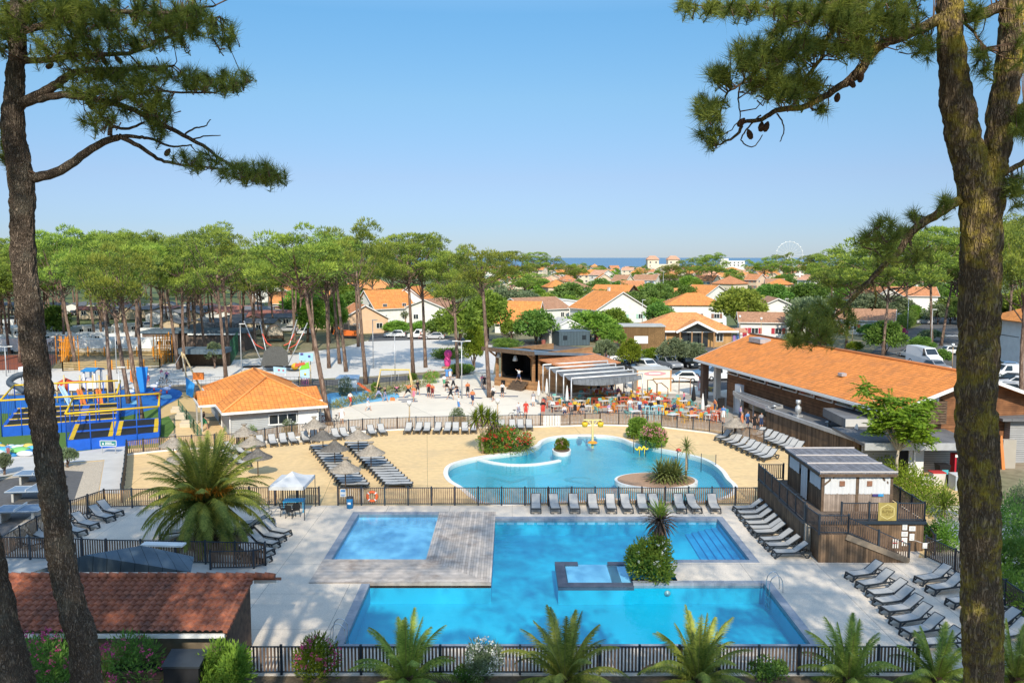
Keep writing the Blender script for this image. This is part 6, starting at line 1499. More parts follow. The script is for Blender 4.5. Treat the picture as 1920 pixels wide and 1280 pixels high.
lounge_row([(x, 962.5) for x in (1005, 1042, 1078, 1114, 1147, 1178, 1207, 1235, 1278, 1307, 1342)], -90, 'in the row facing the pool along the slatted fence', 'loungers along the middle fence', .95)
lounge_row([(1451, 1044), (1438, 1031), (1427, 1020), (1414, 1006), (1407, 998), (1400, 989), (1392, 979), (1384, 969), (1377, 960)], 184, 'in the stepped row against the cabin wall', 'loungers by the cabin wall', side='front')
lounge_row([(1592, 1087), (1612, 1105), (1631, 1122), (1645, 1138), (1658, 1154), (1677, 1174), (1696, 1195), (1722, 1217)], 194, 'in the slanting row right of the pool', 'loungers on the right deck', side='back')
lounge_row([(1722, 1095), (1744, 1113), (1781, 1138), (1815, 1158), (1838, 1180), (1862, 1204)], 194, 'in the outer row by the right hand hedge', 'loungers by the right hedge', side='back')
lounge_row(lin((1345, 827), (1427, 865), 9), 220, 'in the front rank on the right bank of the lagoon', 'loungers on the right lagoon bank')
lounge_row(lin((1412, 822), (1482, 850), 8), 220, 'in the back rank under the larch boarded wall', 'loungers under the boarded wall')
lounge_row([(491, 840), (514, 838), (533, 836), (553, 834), (575, 832), (592, 830), (634, 826), (651, 824), (672, 822), (701, 819), (720, 817)], -68, 'in the curved row before the grey hut', 'loungers along the curved fence, left part', side='left')
lounge_row([(763, 814.5), (781, 814), (799, 814), (818, 814), (837, 814), (854, 814), (872, 814), (888, 813)], -90, 'in the straight row backing the plaza fence', 'loungers along the curved fence, middle part')
lounge_row([(923, 810), (943, 809), (962, 808.5), (977, 808), (993, 808)], -88, 'in the row behind the red oleander bush', 'loungers behind the oleander')
lounge_row(lin((582, 842), (640, 915), 16), 180, 'in the close packed left bank beneath thatched parasols', 'loungers in the left packed bank', kind=LF, jit=1, side='back')
lounge_row(lin((647, 836), (722, 914), 17), 180, 'in the close packed right bank beneath thatched parasols', 'loungers in the right packed bank', kind=LF, jit=1, side='back')
lounge_row([(224, 968), (208, 978), (178, 992), (155, 1005), (90, 1016), (70, 1030)], -29, 'in the row along the slanting left fence', 'loungers on the left deck', side='back')
lounge_row([(540, 1006), (530, 1016), (518, 1028), (508, 1042), (502, 1055)], -25, 'in the row right of the big date palm', 'loungers right of the date palm', side='back')
lounge_row([(300, 1010), (365, 1004), (428, 1003), (452, 990), (440, 1000)], 205, 'in the dark group shaded by the big date palm', 'loungers behind the date palm')
lounge_row([(452, 850), (470, 856), (448, 866), (466, 876)], -30, 'in the group under the far left parasols', 'loungers under the far left parasols', side='back')
def parasol_proto(m):
 def fn():
  o = thing('thatched_parasol', 'parasol', 'parasol'); 
  q = MB(); q.tube([(0, 0, 0), (0, 0, 2.35)], .05, 8); q.build('pole', M['wood'], o)
  q = MB(); n = 36
  pr = [(1.38, 1.78), (1.36, 1.84), (1.0, 2.02), (.6, 2.28), (.28, 2.55), (.16, 2.68)]
  q.lathe(pr, n=n); q.lathe([(1.36, 1.79), (.9, 1.98), (.1, 2.45)], n=n)
  for i in range(220):
   a = R.uniform(0, 6.28); r_ = R.uniform(.3, 1.38); z = 2.68 - 0.86 * ((r_ - .16) / 1.22) ** .8 + .02; d = V((cos(a), sin(a), -.55)).normalized()
   leaf(q, V((cos(a) * r_, sin(a) * r_, z)), d, R.uniform(.2, .34), .06, V((0, 0, 1)))
  q.build('thatch_roof', m, o)
  q = MB(); q.lathe([(.17, 2.62), (.13, 2.7), (.30, 2.86), (.34, 2.92), (.1, 2.94), (0, 2.9)], n=18); q.build('thatch_crown', m, o)
  return o
 return fn
PA, PB = Kind(parasol_proto(M['thatch'])), Kind(parasol_proto(M['thatch_d']))
for (u, v, K_, lb) in [(606, 853, PB, 'dark thatched parasol at the far end of the left lounger bank'), (628, 876, PB, 'dark thatched parasol halfway along the left lounger bank'), (648, 918, PA, 'grey thatched parasol at the near end of the left lounger bank'),
  (672, 852, PA, 'straw coloured parasol at the far end of the right lounger bank'), (696, 884, PA, 'straw coloured parasol halfway along the right lounger bank'), (590, 829, PA, 'straw coloured parasol in front of the white roller shutter'),
  (459, 845, PA, 'straw coloured parasol above the date palm, furthest left on the lagoon deck'), (473, 866, PA, 'thatched parasol behind the right fronds of the date palm'), (484, 893, PB, 'dark thatched parasol close above the date palm fronds'), (326, 868, PA, 'thatched parasol left of the date palm crown'), (338, 900, PA, 'lower thatched parasol half hidden behind the date palm'),
  (1377, 827, PA, 'single thatched parasol beside the curved bar')]:
 K_.place(at(u, v), R.uniform(0, 6), lb, 'thatched parasols by the lagoon', scale=.78)
def gazebo():
 c = [at(571, 975), at(591.6, 949), at(530, 949), at(505, 975)]; mid = sum(c, V()) / 4; h = 2.1
 o = thing('gazebo', 'white pop up gazebo with thin legs beside the deck stairs', 'gazebo', mid)
 for p in c:
  q = MB(); q.tube([p - mid, p - mid + V((0, 0, h))], .025, 6); q.build('leg', M['dark'], o)
 q = MB(); top = V((0, 0, h + .6)); P4 = [p - mid + V((0, 0, h)) for p in c]; n = 6
 for i in range(4):
  a, b = P4[i], P4[(i + 1) % 4]; g = [[(a.lerp(b, s / n).lerp(top, t / n) + V((0, 0, -.10 * sin(pi * t / n) - .05 * sin(pi * s / n) * (1 - t / n)))) for s in range(n + 1)] for t in range(n + 1)]
  vs = [p for r_ in g for p in r_]; q.add(vs, [(t * (n + 1) + s, t * (n + 1) + s + 1, (t + 1) * (n + 1) + s + 1, (t + 1) * (n + 1) + s) for t in range(n) for s in range(n)], True)
  q.add([a, b, b + V((0, 0, -.22)), a + V((0, 0, -.22))], [(0, 1, 2, 3)])
 q.build('canopy', mat('white_canvas', (.76, .77, .78), .9, .05, 2, trans=.25), o)
gazebo()
def table_proto(w, d, h, mt, nm='table'):
 def fn():
  o = thing(nm, 'table', 'table'); q = MB(); q.box((0, 0, h - .02), (w, d, .04)); q.build('tabletop', mt, o)
  for i in (-1, 1):
   for j in (-1, 1):
    q = MB(); q.bar((i * (w / 2 - .06), j * (d / 2 - .06), h - .04), (i * (w / 2 - .05), j * (d / 2 - .05), 0), .05); q.build('leg', mt, o)
  return o
 return fn
Kind(table_proto(1.3, .8, .74, mat('sky_blue_plastic', (.03, .33, .62), .4, .05), 'plastic_table')).place(at(552, 958), .1, 'bright blue plastic table under the white gazebo')
def chair_proto(col=None):
 m = M['paint']
 def fn():
  o = thing('chair', 'chair', 'chair'); q = MB(); q.slab([(-.22, -.22, .45), (.22, -.22, .45), (.21, .2, .43), (-.21, .2, .43)], .03); q.build('seat', m, o)
  q = MB(); q.slab([(-.21, .2, .47), (.21, .2, .47), (.2, .3, .86), (-.2, .3, .86)], .03); 
  for s in (-1, 1): q.bar((s * .23, -.16, .64), (s * .22, .24, .68), .04, .03); q.bar((s * .23, -.15, .44), (s * .23, -.16, .64), .035)
  q.build('backrest', m, o)
  for i in (-1, 1):
   for j in (-1, 1):
    q = MB(); q.bar((i * .19, j * .18, .44), (i * .22, j * .23, 0), .035); q.build('leg', m, o)
  return o
 return fn
KC = Kind(chair_proto())
for (u, v, rz, lb) in [(545, 970, 2.9, 'black chair on the pool side of the blue table'), (533, 966, 1.8, 'black chair at the left end of the blue table'), (556, 967, 3.4, 'black chair at the right end of the blue table')]: KC.place(at(u, v), rz, lb, color=(.02, .022, .026))
def lifebuoy():
 p = V((wx(698.5, 947), YM - .09, .62)); o = thing('lifebuoy', 'orange lifebuoy with white bands hanging on the fence', 'lifebuoy', p)
 q = MB(); w_ = MB(); n = 28; r0, r1 = .30, .085
 for k in range(n):
  a0, a1 = 2 * pi * k / n, 2 * pi * (k + 1) / n
  tgt = w_ if k % 7 == 3 else q
  tgt.tube([(r0 * cos(a), 0, r0 * sin(a)) for a in (a0, (a0 + a1) / 2, a1)], r1 if tgt is q else r1 + .006, 10, False)
 q.build('ring', mat('lifebuoy_orange', (.72, .13, .04), .5, .05), o); w_.build('bands', M['white'], o)
lifebuoy()
o = thing('litter_bin', 'small bright blue litter bin beside the gate', 'bin', at(656, 952)); q = MB(); q.lathe([(0, 0), (.2, 0), (.22, .62), (.23, .64), (.2, .64), (.18, .5), (0, .5)], n=16); q.build('body', mat('bin_blue', (.02, .25, .6), .4, .05), o); q = MB(); q.lathe([(.23, .64), (.22, .74), (.1, .76), (0, .76)], n=16); q.build('lid', M['dark'], o); q = MB(); q.box((0, -.215, .36), (.2, .02, .14)); q.build('sticker', M['white'], o)
o = thing('notice_sign', 'pale blue and white notice fixed to the gate of the fence', 'sign', V((wx(644, 947), YM - .08, .85))); q = MB(); q.box((0, 0, 0), (.36, .02, .52)); q.build('panel', M['white'], o); q = MB(); q.box((0, -.015, .14), (.28, .012, .14)); q.box((0, -.015, -.12), (.28, .012, .04)); q.box((0, -.015, -.19), (.2, .012, .03)); q.build('printed_panel', mat('sign_blue', (.1, .3, .6), .5, .05), o)
o = thing('white_gate', 'short run of white pickets behind the notice sign', 'gate', V((wx(668, 947), YM + .12, 0)))
q = MB()
for i in range(7): q.box((-.5 + i * .15, 0, .6), (.09, .03, 1.05))
q.build('pickets', M['white'], o)
o = thing('white_gate', 'white picket gate in the plaza fence by the terrace', 'gate', at(1022, 801)); q = MB()
for i in range(11): q.box((-.1 + i * .15, .05, .6), (.09, .03, 1.05))
q.build('pickets', M['white'], o)
def ladder(loc, rz, label):
 o = thing('pool_ladder', label, 'pool ladder', loc, rz)
 for s in (-1, 1):
  q = MB(); q.tube(smooth_path([V((-.55, s * .27, 0)), V((-.5, s * .27, .6)), V((-.25, s * .27, .85)), V((.05, s * .27, .6)), V((.1, s * .27, -.1)), V((.1, s * .27, -.9))], 4), .022, 7); q.build('handrail', M['chrome'], o)
 for z in (-.25, -.5, -.75):
  q = MB(); q.box((.1, 0, z), (.09, .5, .03)); q.build('rung', M['chrome'], o)
ladder(V((XR + .02, (Y1 * .86 + Y0 * .14), .0)), pi, 'chrome pool ladder on the right edge of the pool')
ladder(V((XL - .02, Y0 + .35, .0)), 0, 'chrome pool ladder on the left edge of the pool')
def shower():
 p = at(1111, 829); o = thing('bucket_shower', 'yellow T shaped water tower with two tipping buckets in the lagoon', 'water toy', V((p.x, p.y, -.5))); o.scale = (.8, .8, .92); y = mat('toy_yellow', (.72, .46, .03), .45, .05)
 q = MB(); q.lathe([(.14, 0), (.12, 2.6), (.12, 2.75)], n=12); q.build('mast', mat('cream_mast', (.70, .58, .25), .5, .05), o)
 q = MB(); q.bar((-1.0, 0, 2.7), (1.0, 0, 2.7), .12); q.bar((0, 0, 2.1), (-.6, 0, 2.7), .09); q.bar((0, 0, 2.1), (.6, 0, 2.7), .09); q.build('crossbeam', M['paint'], o, color=(.7, .58, .25))
 for s in (-1, 1):
  q = MB(); q.lathe([(0, 2.0), (.26, 2.05), (.36, 2.3), (.3, 2.5), (.24, 2.52)], (s * .85, 0, 0), 14); q.build('bucket', y, o)
 q = MB(); q.lathe([(.55, .5), (.4, .62), (.14, .68)], n=16); q.build('base_collar', mat('toy_orange', (.72, .28, .03), .5, .05), o)
shower()
o = thing('duck_jet', 'yellow curly spray toy in the lagoon beside the glass screen', 'water toy', at(1203, 848)); o.scale = (.6, .6, .6); q = MB(); 
q.tube(smooth_path([V((-.9, 0, .6)), V((-.6, 0, .35)), V((-.3, .1, .75)), V((0, 0, .4)), V((.3, .1, .8)), V((.6, 0, .45)), V((.9, 0, .6))], 5), .11, 8); q.tube([(-.3, 0, -.4), (-.3, .05, .6)], .05, 6); q.tube([(.4, 0, -.4), (.4, .05, .6)], .05, 6); q.build('spray_pipe', mat('toy_yellow2', (.75, .55, .03), .45, .05), o)
o = thing('mushroom_toy', 'red topped mushroom shower at the lagoon edge behind the cordyline', 'water toy', at(1272, 855)); o.scale = (.55, .55, .55); q = MB(); q.tube([(0, 0, -.4), (0, 0, .9)], .08, 8); q.build('stem', M['white'], o); q = MB(); q.lathe([(.42, .8), (.4, .95), (.2, 1.15), (0, 1.2)], n=16); q.build('cap', mat('toy_red', (.55, .06, .04), .4, .05), o)
o = thing('glass_screen', 'clear glass screen on thin posts crossing the lagoon', 'glass fence', at(1188, 836)); base = at(1188, 836)
gp = smooth_path([at(*p) - base for p in ((1188, 836), (1225, 848), (1270, 862), (1300, 868), (1342, 872))], 3); q = MB()
for a, b in zip(gp, gp[1:]): q.add([a + V((0, 0, -.5)), b + V((0, 0, -.5)), b + V((0, 0, .8)), a + V((0, 0, .8))], [(0, 1, 2, 3)])
q.build('glass', glassmat('clear_glass', (.88, .95, .96)), o)
for p in gp[::2]:
 q = MB(); q.tube([p + V((0, 0, -.6)), p + V((0, 0, .85))], .03, 6); q.build('post', M['dark'], o)
def cabin():
 z0 = 1.62
 fl, fr_ = at(1510, 976, z0), at(1734, 980, z0); bl = at(1418, 901, z0)
 x0, x1, y0, y1 = (fl.x + bl.x) / 2, fr_.x, (fl.y + fr_.y) / 2 - .1, bl.y
 o = thing('cabin_terrace', 'raised dark timber terrace with steps and railings right of the pools', 'terrace', (x0, y0, 0))
 W, D = x1 - x0, y1 - y0
 q = MB(); q.box((W / 2, D / 2, z0 / 2), (W, D, z0)); q.build('skirt_wall', M['clad_x'], o)
 q = MB(); q.box((-.02, D / 2, z0 / 2 - .01), (.05, D, z0)); q.build('side_wall', M['clad_y'], o)
 q = MB(); q.box((W / 2, D / 2, z0 + .03), (W + .1, D + .1, .06)); q.build('deck', mat('terrace_boards', (.15, .115, .09), .85, .25, 3, planks=[((1, 0, 0), .14, .1, .2)], coord='Object'), o)
 q = MB()
 for a, b in (((0, 0), (W, 0)), ((0, 0), (0, D))): q.bar((a[0] - .06, a[1] - .08, z0 + .02), (b[0] + .06, b[1] - .08, z0 + .02), .1, .16)
 q.build('edge_beam', M['navy'], o)
 q = MB(); q.box((.12, -.16, z0 / 2), (.3, .25, z0)); q.build('corner_post', mat('pale_post', (.34, .30, .25), .9, .15, 4), o)
 lw = at(1588, 1000, z0 - .1).x - x0; a0 = at(1534, 1000, z0 - .1).x - x0; dy = 1.75
 q = MB(); q.prism([(a0, -dy), (lw, -dy), (lw, -.1), (.3, -.1)], 0, z0 - .12); q.build('landing', M['clad_x'], o)
 ex = at(1711, 1060).x - x0; n = 9
 sw = MB(); sw.add([(lw, -dy, 0), (ex, -dy, 0), (lw, -dy, z0 - .25), (lw, -dy - .02, 0), (ex, -dy - .02, 0), (lw, -dy - .02, z0 - .25)], [(0, 1, 2), (3, 4, 5)]); sw.build('stair_side', M['clad_x'], o)
 for i in range(n):
  q = MB(); t = (i + .5) / n; q.box((lw + (ex - lw) * t, -dy / 2 - .05, (z0 - .15) * (1 - t) - .02), ((ex - lw) / n + .03, dy - .2, .06)); q.build('stair_tread', M['wood'], o)
 q = MB(); q.bar((lw - .1, -dy - .05, z0 - .2), (ex, -dy - .05, .1), .1, .3); q.build('stringer', mat('stringer_wood', (.24, .19, .14), .85, .2, 4), o)
 def rail(pts, h=1.05, skip=0):
  fence('rail', '', [V(p) for p in pts], h, 1.5, .12, .06, M['slat_d'], parent=o)
 rail([(0, 0, z0 + .06), (0, D, z0 + .06)]); rail([(lw + .3, 0, z0 + .06), (W, 0, z0 + .06)]); rail([(W, 0, z0 + .06), (W, D, z0 + .06)]); rail([(0, D, z0 + .06), (1.6, D, z0 + .06)])
 rail([(.05, -.1, z0 - .1), (a0, -dy, z0 - .1), (lw, -dy, z0 - .1)])
 rail([(lw, -dy, z0 - .1), (ex, -dy, .05)], .95)
 px0, px1 = at(1543, 889, 3.8).x - x0, at(1672, 889, 3.8).x - x0; py0 = at(1600, 889, 3.8).y - y0; py1 = at(1540, 843, 3.9).y - y0
 p = thing('pavilion', 'reed roofed pavilion with white curtains on the dark timber terrace', 'pavilion', (x0, y0, z0 + .06)); hz = 3.8 - z0 - .06
 for xx in (px0, (px0 + px1) / 2, px1):
  for yy in (py0, (py0 + py1) / 2, py1):
   q = MB(); q.box((xx, yy, hz / 2), (.15, .15, hz)); q.build('post', M['wood'], p)
 q = MB(); q.box(((px0 + px1) / 2, (py0 + py1) / 2, hz + .12), (px1 - px0 + .5, py1 - py0 + .5, .1)); q.build('reed_roof', mat('reed_mat', (.20, .20, .22), .9, .25, 3, planks=[((1, 0, 0), .09, .2, .25)], wear_or_light=((.30, .28, .27), 1.2, .5), coord='Object', bump=.5), p)
 q = MB()
 for t in (0, .34, .67, 1): yy = py0 - .2 + (py1 - py0 + .4) * t; q.bar((px0 - .25, yy, hz + .2), (px1 + .25, yy, hz + .2), .09, .06)
 q.build('roof_batten', mat('pale_batten', (.55, .5, .47), .7, .1, 3), p)
 q = MB(); q.bar((px0 - .2, py0 - .2, hz), (px1 + .2, py0 - .2, hz), .12, .18); q.bar((px0 - .2, py0 - .2, hz), (px0 - .2, py1 + .2, hz), .12, .18); q.build('roof_beam', M['wood'], p)
 for sx, xx in ((1, px0), (-1, px1)):
  q = MB(); q.bar((xx, py0 - .02, hz - .65), (xx + sx * .7, py0 - .02, hz - .05), .1); q.build('brace', M['wood'], p)
 lowm = M['clad_x']
 fm = mat('faded_boards', (.30, .24, .20), .85, .2, 2, planks=[((1, 0, 0), .13, .08, .2)], coord='Object')
 for yy in (py0, py1): q = MB(); q.box(((px0 + px1) / 2, yy, .52), (px1 - px0, .06, 1.04)); q.build('parapet', fm, p)
 for xx in (px0, px1): q = MB(); q.box((xx, (py0 + py1) / 2, .6), (.06, py1 - py0, 1.2)); q.build('side_parapet', M['clad_y'], p)
 cm = mat('white_curtain', (.74, .75, .76), .9, .04, 2, trans=.15)
 def curtain(a, b, z1, z2, amp=.03):
  q = MB(); a, b = V(a), V(b); n = 26; d = (b - a).normalized(); nn = V((-d.y, d.x, 0)); vs = []
  for i in range(n + 1):
   c = a.lerp(b, i / n) + nn * (amp * sin(i * 1.9) + amp * .5 * sin(i * .7)); vs += [c + V((0, 0, z1)), c + V((0, 0, z2))]
  q.add(vs, [(2 * i, 2 * i + 2, 2 * i + 3, 2 * i + 1) for i in range(n)], True); return q.build('curtain', cm, p)
 mx = (px0 + px1) / 2
 for a, b in ((px0 + .1, mx - .1), (mx + .1, px1 - .1)):
  curtain((a, py0 - .06, 0), (b, py0 - .06, 0), 1.0, hz - .05)
  q = MB(); q.box(((a + b) / 2 + (.1 if a < mx - .5 else -.3), py0 - .11, hz - .5), (.3, .02, .3)); q.build('emblem_patch', mat('patch_brown', (.26, .13, .08), .8, .2, 9), p)
 my = (py0 + py1) / 2
 curtain((px0 - .06, py0 + .15, 0), (px0 - .06, my - .9, 0), 1.2, hz - .05); curtain((px0 - .12, my - .75, 0), (px0 - .12, my + .35, 0), .05, hz - .05, .06); curtain((px0 - .06, my + .9, 0), (px0 - .06, py1 - .1, 0), 1.2, hz - .05)
 curtain((px1 + .06, py0 + .15, 0), (px1 + .06, py1 - .15, 0), 1.0, hz - .05); curtain((px0 + .1, py1 + .04, 0), (px1 - .1, py1 + .04, 0), 1.0, hz - .05)
 for dx, cc in ((.62, (.05, .3, .6)), (.42, (.08, .06, .2))):
  q = MB(); q.box((px1 - dx * 1.0 - (.5 if dx < .5 else 0), py0 - .1, .95), (.32, .02, .14)); q.build('little_sign', M['paint'], p, color=cc)
 b = thing('gold_banner', 'golden square banner with a hexagon emblem tied to the terrace railing', 'banner', (x0 + at_y(1664, 950, y0 - .1).x - x0, y0 - .12, z0 + .64)); gold = mat('banner_gold', (.36, .285, .09), .6, .08, 4)
 q = MB(); q.box((0, 0, 0), (1.0, .02, 1.0)); q.build('cloth_panel', gold, b)
 pale = mat('banner_print', (.70, .62, .30), .6, .05); dk = mat('banner_ink', (.22, .17, .05), .6, .05); q = MB()
 hx = [(.42 * cos(pi / 6 + k * pi / 3), .42 * sin(pi / 6 + k * pi / 3)) for k in range(6)]
 for k in range(6): q.bar((hx[k][0], -.014, hx[k][1]), (hx[(k + 1) % 6][0], -.014, hx[(k + 1) % 6][1]), .025, .008, (0, 1, 0))
 q.build('hexagon_line', pale, b); q = MB()
 for k, (w_, z) in enumerate(((.38, .2), (.62, .05), (.6, -.03), (.3, -.16))):
  m_ = 9
  for i in range(m_):
   if (i * 7 + k) % 5: q.box((-w_ / 2 + w_ * (i + .5) / m_, -.015, z), (w_ / m_ * .7, .008, .05 if k in (0, 3) else .075))
 q.box((-.05, -.015, -.43), (.6, .008, .025)); q.build('lettering', dk, b)
 for (u, v, w_, h_, lb, red) in [(1696.5, 987, .26, .36, 'tall white notice, top left on the stair wall', 0), (1710.5, 990.5, .34, .26, 'wide white notice with dark line, top right on the stair wall', 0), (1696, 1000.5, .34, .26, 'grey notice with black block below the tall notice', 0), (1709.7, 1006.5, .26, .38, 'white notice at the right edge of the stair wall', 0), (1695.5, 1015, .30, .46, 'lower white notice behind the handrail', 2), (1678.5, 1018.5, .36, .50, 'white notice with three red circles by the stairs', 1)]:
  pp = at_y(u, v, y0 - .06); nn = thing('wall_notice', lb, 'notice', pp, group='notices on the terrace wall'); q = MB(); q.box((0, 0, 0), (w_, .02, h_)); q.build('sheet', M['white'], nn)
  q = MB()
  for i in range(4): q.box((0, -.014, h_ * .3 - i * h_ * .17), (w_ * (.75 - .1 * (i % 2)), .006, .018))
  q.build('printed_line', M['steel'], nn)
  if red:
   for i in range(3 if red == 1 else 1):
    q = MB(); q.tube([(-.1 + i * .1, -.012, .04), (-.1 + i * .1, -.022, .04)], .04, 12); q.build('red_circle', mat('sign_red', (.5, .02, .03), .5, .05) if i == 0 else bpy.data.materials['sign_red'], nn)
 q = thing('chain_notice', 'small white notice hanging on the rope at the stair foot', 'notice', at(1733, 1048) + V((0, 0, .75))); s = MB(); s.box((0, 0, 0), (.24, .02, .3)); s.build('sheet', M['white'], q); s = MB(); s.tube([(-.75, 0, .35), (-.1, 0, .14), (.1, 0, .14), (.9, 0, .35)], .012, 5); s.build('rope', M['steel'], q)
 return x0, y0, W, D, z0
CAB = cabin()
fence('slat_fence', 'dark railing at the foot of the terrace stairs', P((1733, 1010), (1752, 1040)), 1.1, pm=M['slat_d'])
sheet('side_path', [(1728, 935), (1770, 1000), (1742, 1045), (1722, 1045), (1735, 1000), (1715, 950)], .012, M['tan'], (), 'tan path running behind the cabin terrace')
def pp_proto():
 o = thing('table_tennis_table', 'table', 'table'); q = MB(); q.box((0, 0, .74), (2.74, 1.52, .06)); q.build('tabletop', mat('ping_pong_blue', (.17, .24, .33), .55, .08), o)
 q = MB()
 for y in (-.75, .75): q.box((0, y, .775), (2.74, .03, .012))
 for x in (-1.355, 1.355): q.box((x, 0, .775), (.03, 1.52, .012))
 q.build('white_line', M['white'], o); q = MB(); q.box((0, 0, .85), (.03, 1.7, .16)); q.build('net', M['white'], o)
 for x in (-.95, .95):
  q = MB(); q.box((x, 0, .36), (.14, 1.2, .72)); q.build('leg', M['conc'], o)
 q = MB(); q.box((0, 0, .66), (2.0, 1.1, .1)); q.build('beam', M['conc'], o); return o
KP = Kind(pp_proto)
for u, v, lb in [(40, 975, 'nearest concrete table tennis table at the left edge'), (60, 937, 'middle concrete table tennis table of the left court'), (72, 905, 'farthest concrete table tennis table behind the big trunk'), (-40, 905, 'table tennis table at the far left of the court')]: KP.place(at(u, v), .08, lb, 'table tennis tables')
def figure(J, rad):
 """one continuous body grown over a skeleton; J: joint -> position, edges below"""
 me = bpy.data.meshes.new('body'); names = list(J); ix = {n: i for i, n in enumerate(names)}
 E = [('pelvis', 'waist'), ('waist', 'chest'), ('chest', 'neck'), ('neck', 'head'), ('head', 'crown'), ('head', 'face')]
 for s in 'lr': E += [('chest', 'sh' + s), ('sh' + s, 'el' + s), ('el' + s, 'wr' + s), ('wr' + s, 'ha' + s), ('pelvis', 'hi' + s), ('hi' + s, 'kn' + s), ('kn' + s, 'an' + s), ('an' + s, 'to' + s)]
 me.from_pydata([J[n] for n in names], [(ix[a], ix[b]) for a, b in E], [])
 o = bpy.data.objects.new('tmp', me); COL.objects.link(o); o.modifiers.new('s', 'SKIN'); o.modifiers.new('u', 'SUBSURF').levels = 1
 sk_ = me.skin_vertices[0].data
 for n in names: sk_[ix[n]].radius = rad[n[:2] if n[:2] in rad and len(n) == 3 else n]; sk_[ix[n]].use_root = n == 'pelvis'
 bpy.context.view_layer.update(); dg = bpy.context.evaluated_depsgraph_get(); r_ = bpy.data.meshes.new_from_object(o.evaluated_get(dg)); bpy.data.objects.remove(o)
 for p in r_.polygons: p.use_smooth = True
 return r_
RAD = {'pelvis': (.15, .12), 'waist': (.125, .10), 'chest': (.155, .11), 'neck': (.052, .055), 'head': (.078, .09), 'crown': (.06, .065), 'face': (.03, .03), 'sh': (.062, .062), 'el': (.042, .042), 'wr': (.032, .03), 'ha': (.035, .025), 'hi': (.095, .10), 'kn': (.06, .062), 'an': (.042, .045), 'to': (.04, .03)}
def pose(kind):
 J = dict(pelvis=(0, 0, .95), waist=(0, 0, 1.12), chest=(0, 0, 1.34), neck=(0, -.01, 1.50), head=(0, -.02, 1.60), crown=(0, 0, 1.68), face=(0, -.10, 1.58),
             shl=(.18, 0, 1.42), ell=(.24, .03, 1.14), wrl=(.25, -.06, .90), hal=(.25, -.10, .80), shr=(-.18, 0, 1.42), elr=(-.24, .03, 1.14), wrr=(-.25, -.06, .90), har=(-.25, -.10, .80),
             hil=(.09, 0, .90), knl=(.10, -.03, .50), anl=(.11, .02, .08), tol=(.12, -.14, .04), hir=(-.09, 0, .90), knr=(-.10, -.03, .50), anr=(-.11, .02, .08), tor=(-.12, -.14, .04))
 if kind == 'walk': J.update(knl=(.10, -.20, .52), anl=(.11, -.26, .09), tol=(.12, -.42, .06), knr=(-.10, .02, .50), anr=(-.11, .30, .12), tor=(-.12, .18, .05), ell=(.23, .12, 1.16), wrl=(.24, .16, .92), hal=(.24, .15, .82), elr=(-.23, -.08, 1.16), wrr=(-.22, -.28, 1.0), har=(-.22, -.36, .95))
 if kind == 'arms': J.update(ell=(.40, -.05, 1.55), wrl=(.36, -.12, 1.80), hal=(.34, -.14, 1.90), elr=(-.40, -.05, 1.55), wrr=(-.36, -.12, 1.80), har=(-.34, -.14, 1.90), knl=(.22, -.10, .50), anl=(.28, .02, .08), tol=(.30, -.14, .04), knr=(-.22, -.10, .50), anr=(-.28, .02, .08), tor=(-.30, -.14, .04))
 if kind == 'squat': J.update(pelvis=(0, .18, .62), waist=(0, .10, .80), chest=(0, -.05, 1.0), neck=(0, -.12, 1.15), head=(0, -.16, 1.25), crown=(0, -.14, 1.33), face=(0, -.25, 1.23), shl=(.18, -.06, 1.08), ell=(.22, -.28, .92), wrl=(.10, -.46, .98), hal=(.05, -.52, 1.02), shr=(-.18, -.06, 1.08), elr=(-.22, -.28, .92), wrr=(-.10, -.46, .98), har=(-.05, -.52, 1.02), hil=(.10, .16, .58), knl=(.22, -.22, .48), anl=(.22, .02, .08), tol=(.24, -.14, .04), hir=(-.10, .16, .58), knr=(-.22, -.22, .48), anr=(-.22, .02, .08), tor=(-.24, -.14, .04))
 if kind == 'sit': J.update({k: (v[0], v[1], v[2] - .42) for k, v in J.items() if k[:2] not in ('kn', 'an', 'to')}); 
 if kind == 'sit': J.update(knl=(.12, -.44, .50), anl=(.12, -.40, .08), tol=(.12, -.56, .04), knr=(-.12, -.44, .50), anr=(-.12, -.40, .08), tor=(-.12, -.56, .04), wrl=(.18, -.28, .68), hal=(.14, -.36, .68), wrr=(-.18, -.28, .68), har=(-.14, -.36, .68))
 if kind == 'lunge': J.update(pelvis=(0, 0, .82), waist=(.04, -.02, 1.0), chest=(.10, -.05, 1.2), neck=(.14, -.06, 1.36), head=(.16, -.08, 1.46), crown=(.16, -.07, 1.54), face=(.17, -.17, 1.44), shl=(.28, -.05, 1.26), ell=(.50, -.08, 1.30), wrl=(.72, -.1, 1.34), hal=(.82, -.1, 1.35), shr=(-.07, -.05, 1.28), elr=(-.26, -.08, 1.36), wrr=(-.46, -.1, 1.46), har=(-.55, -.1, 1.5), hil=(.10, 0, .77), knl=(.36, -.05, .48), anl=(.42, .02, .08), tol=(.5, -.12, .04), hir=(-.10, 0, .78), knr=(-.30, -.02, .46), anr=(-.52, .02, .08), tor=(-.56, -.12, .04))
 return J
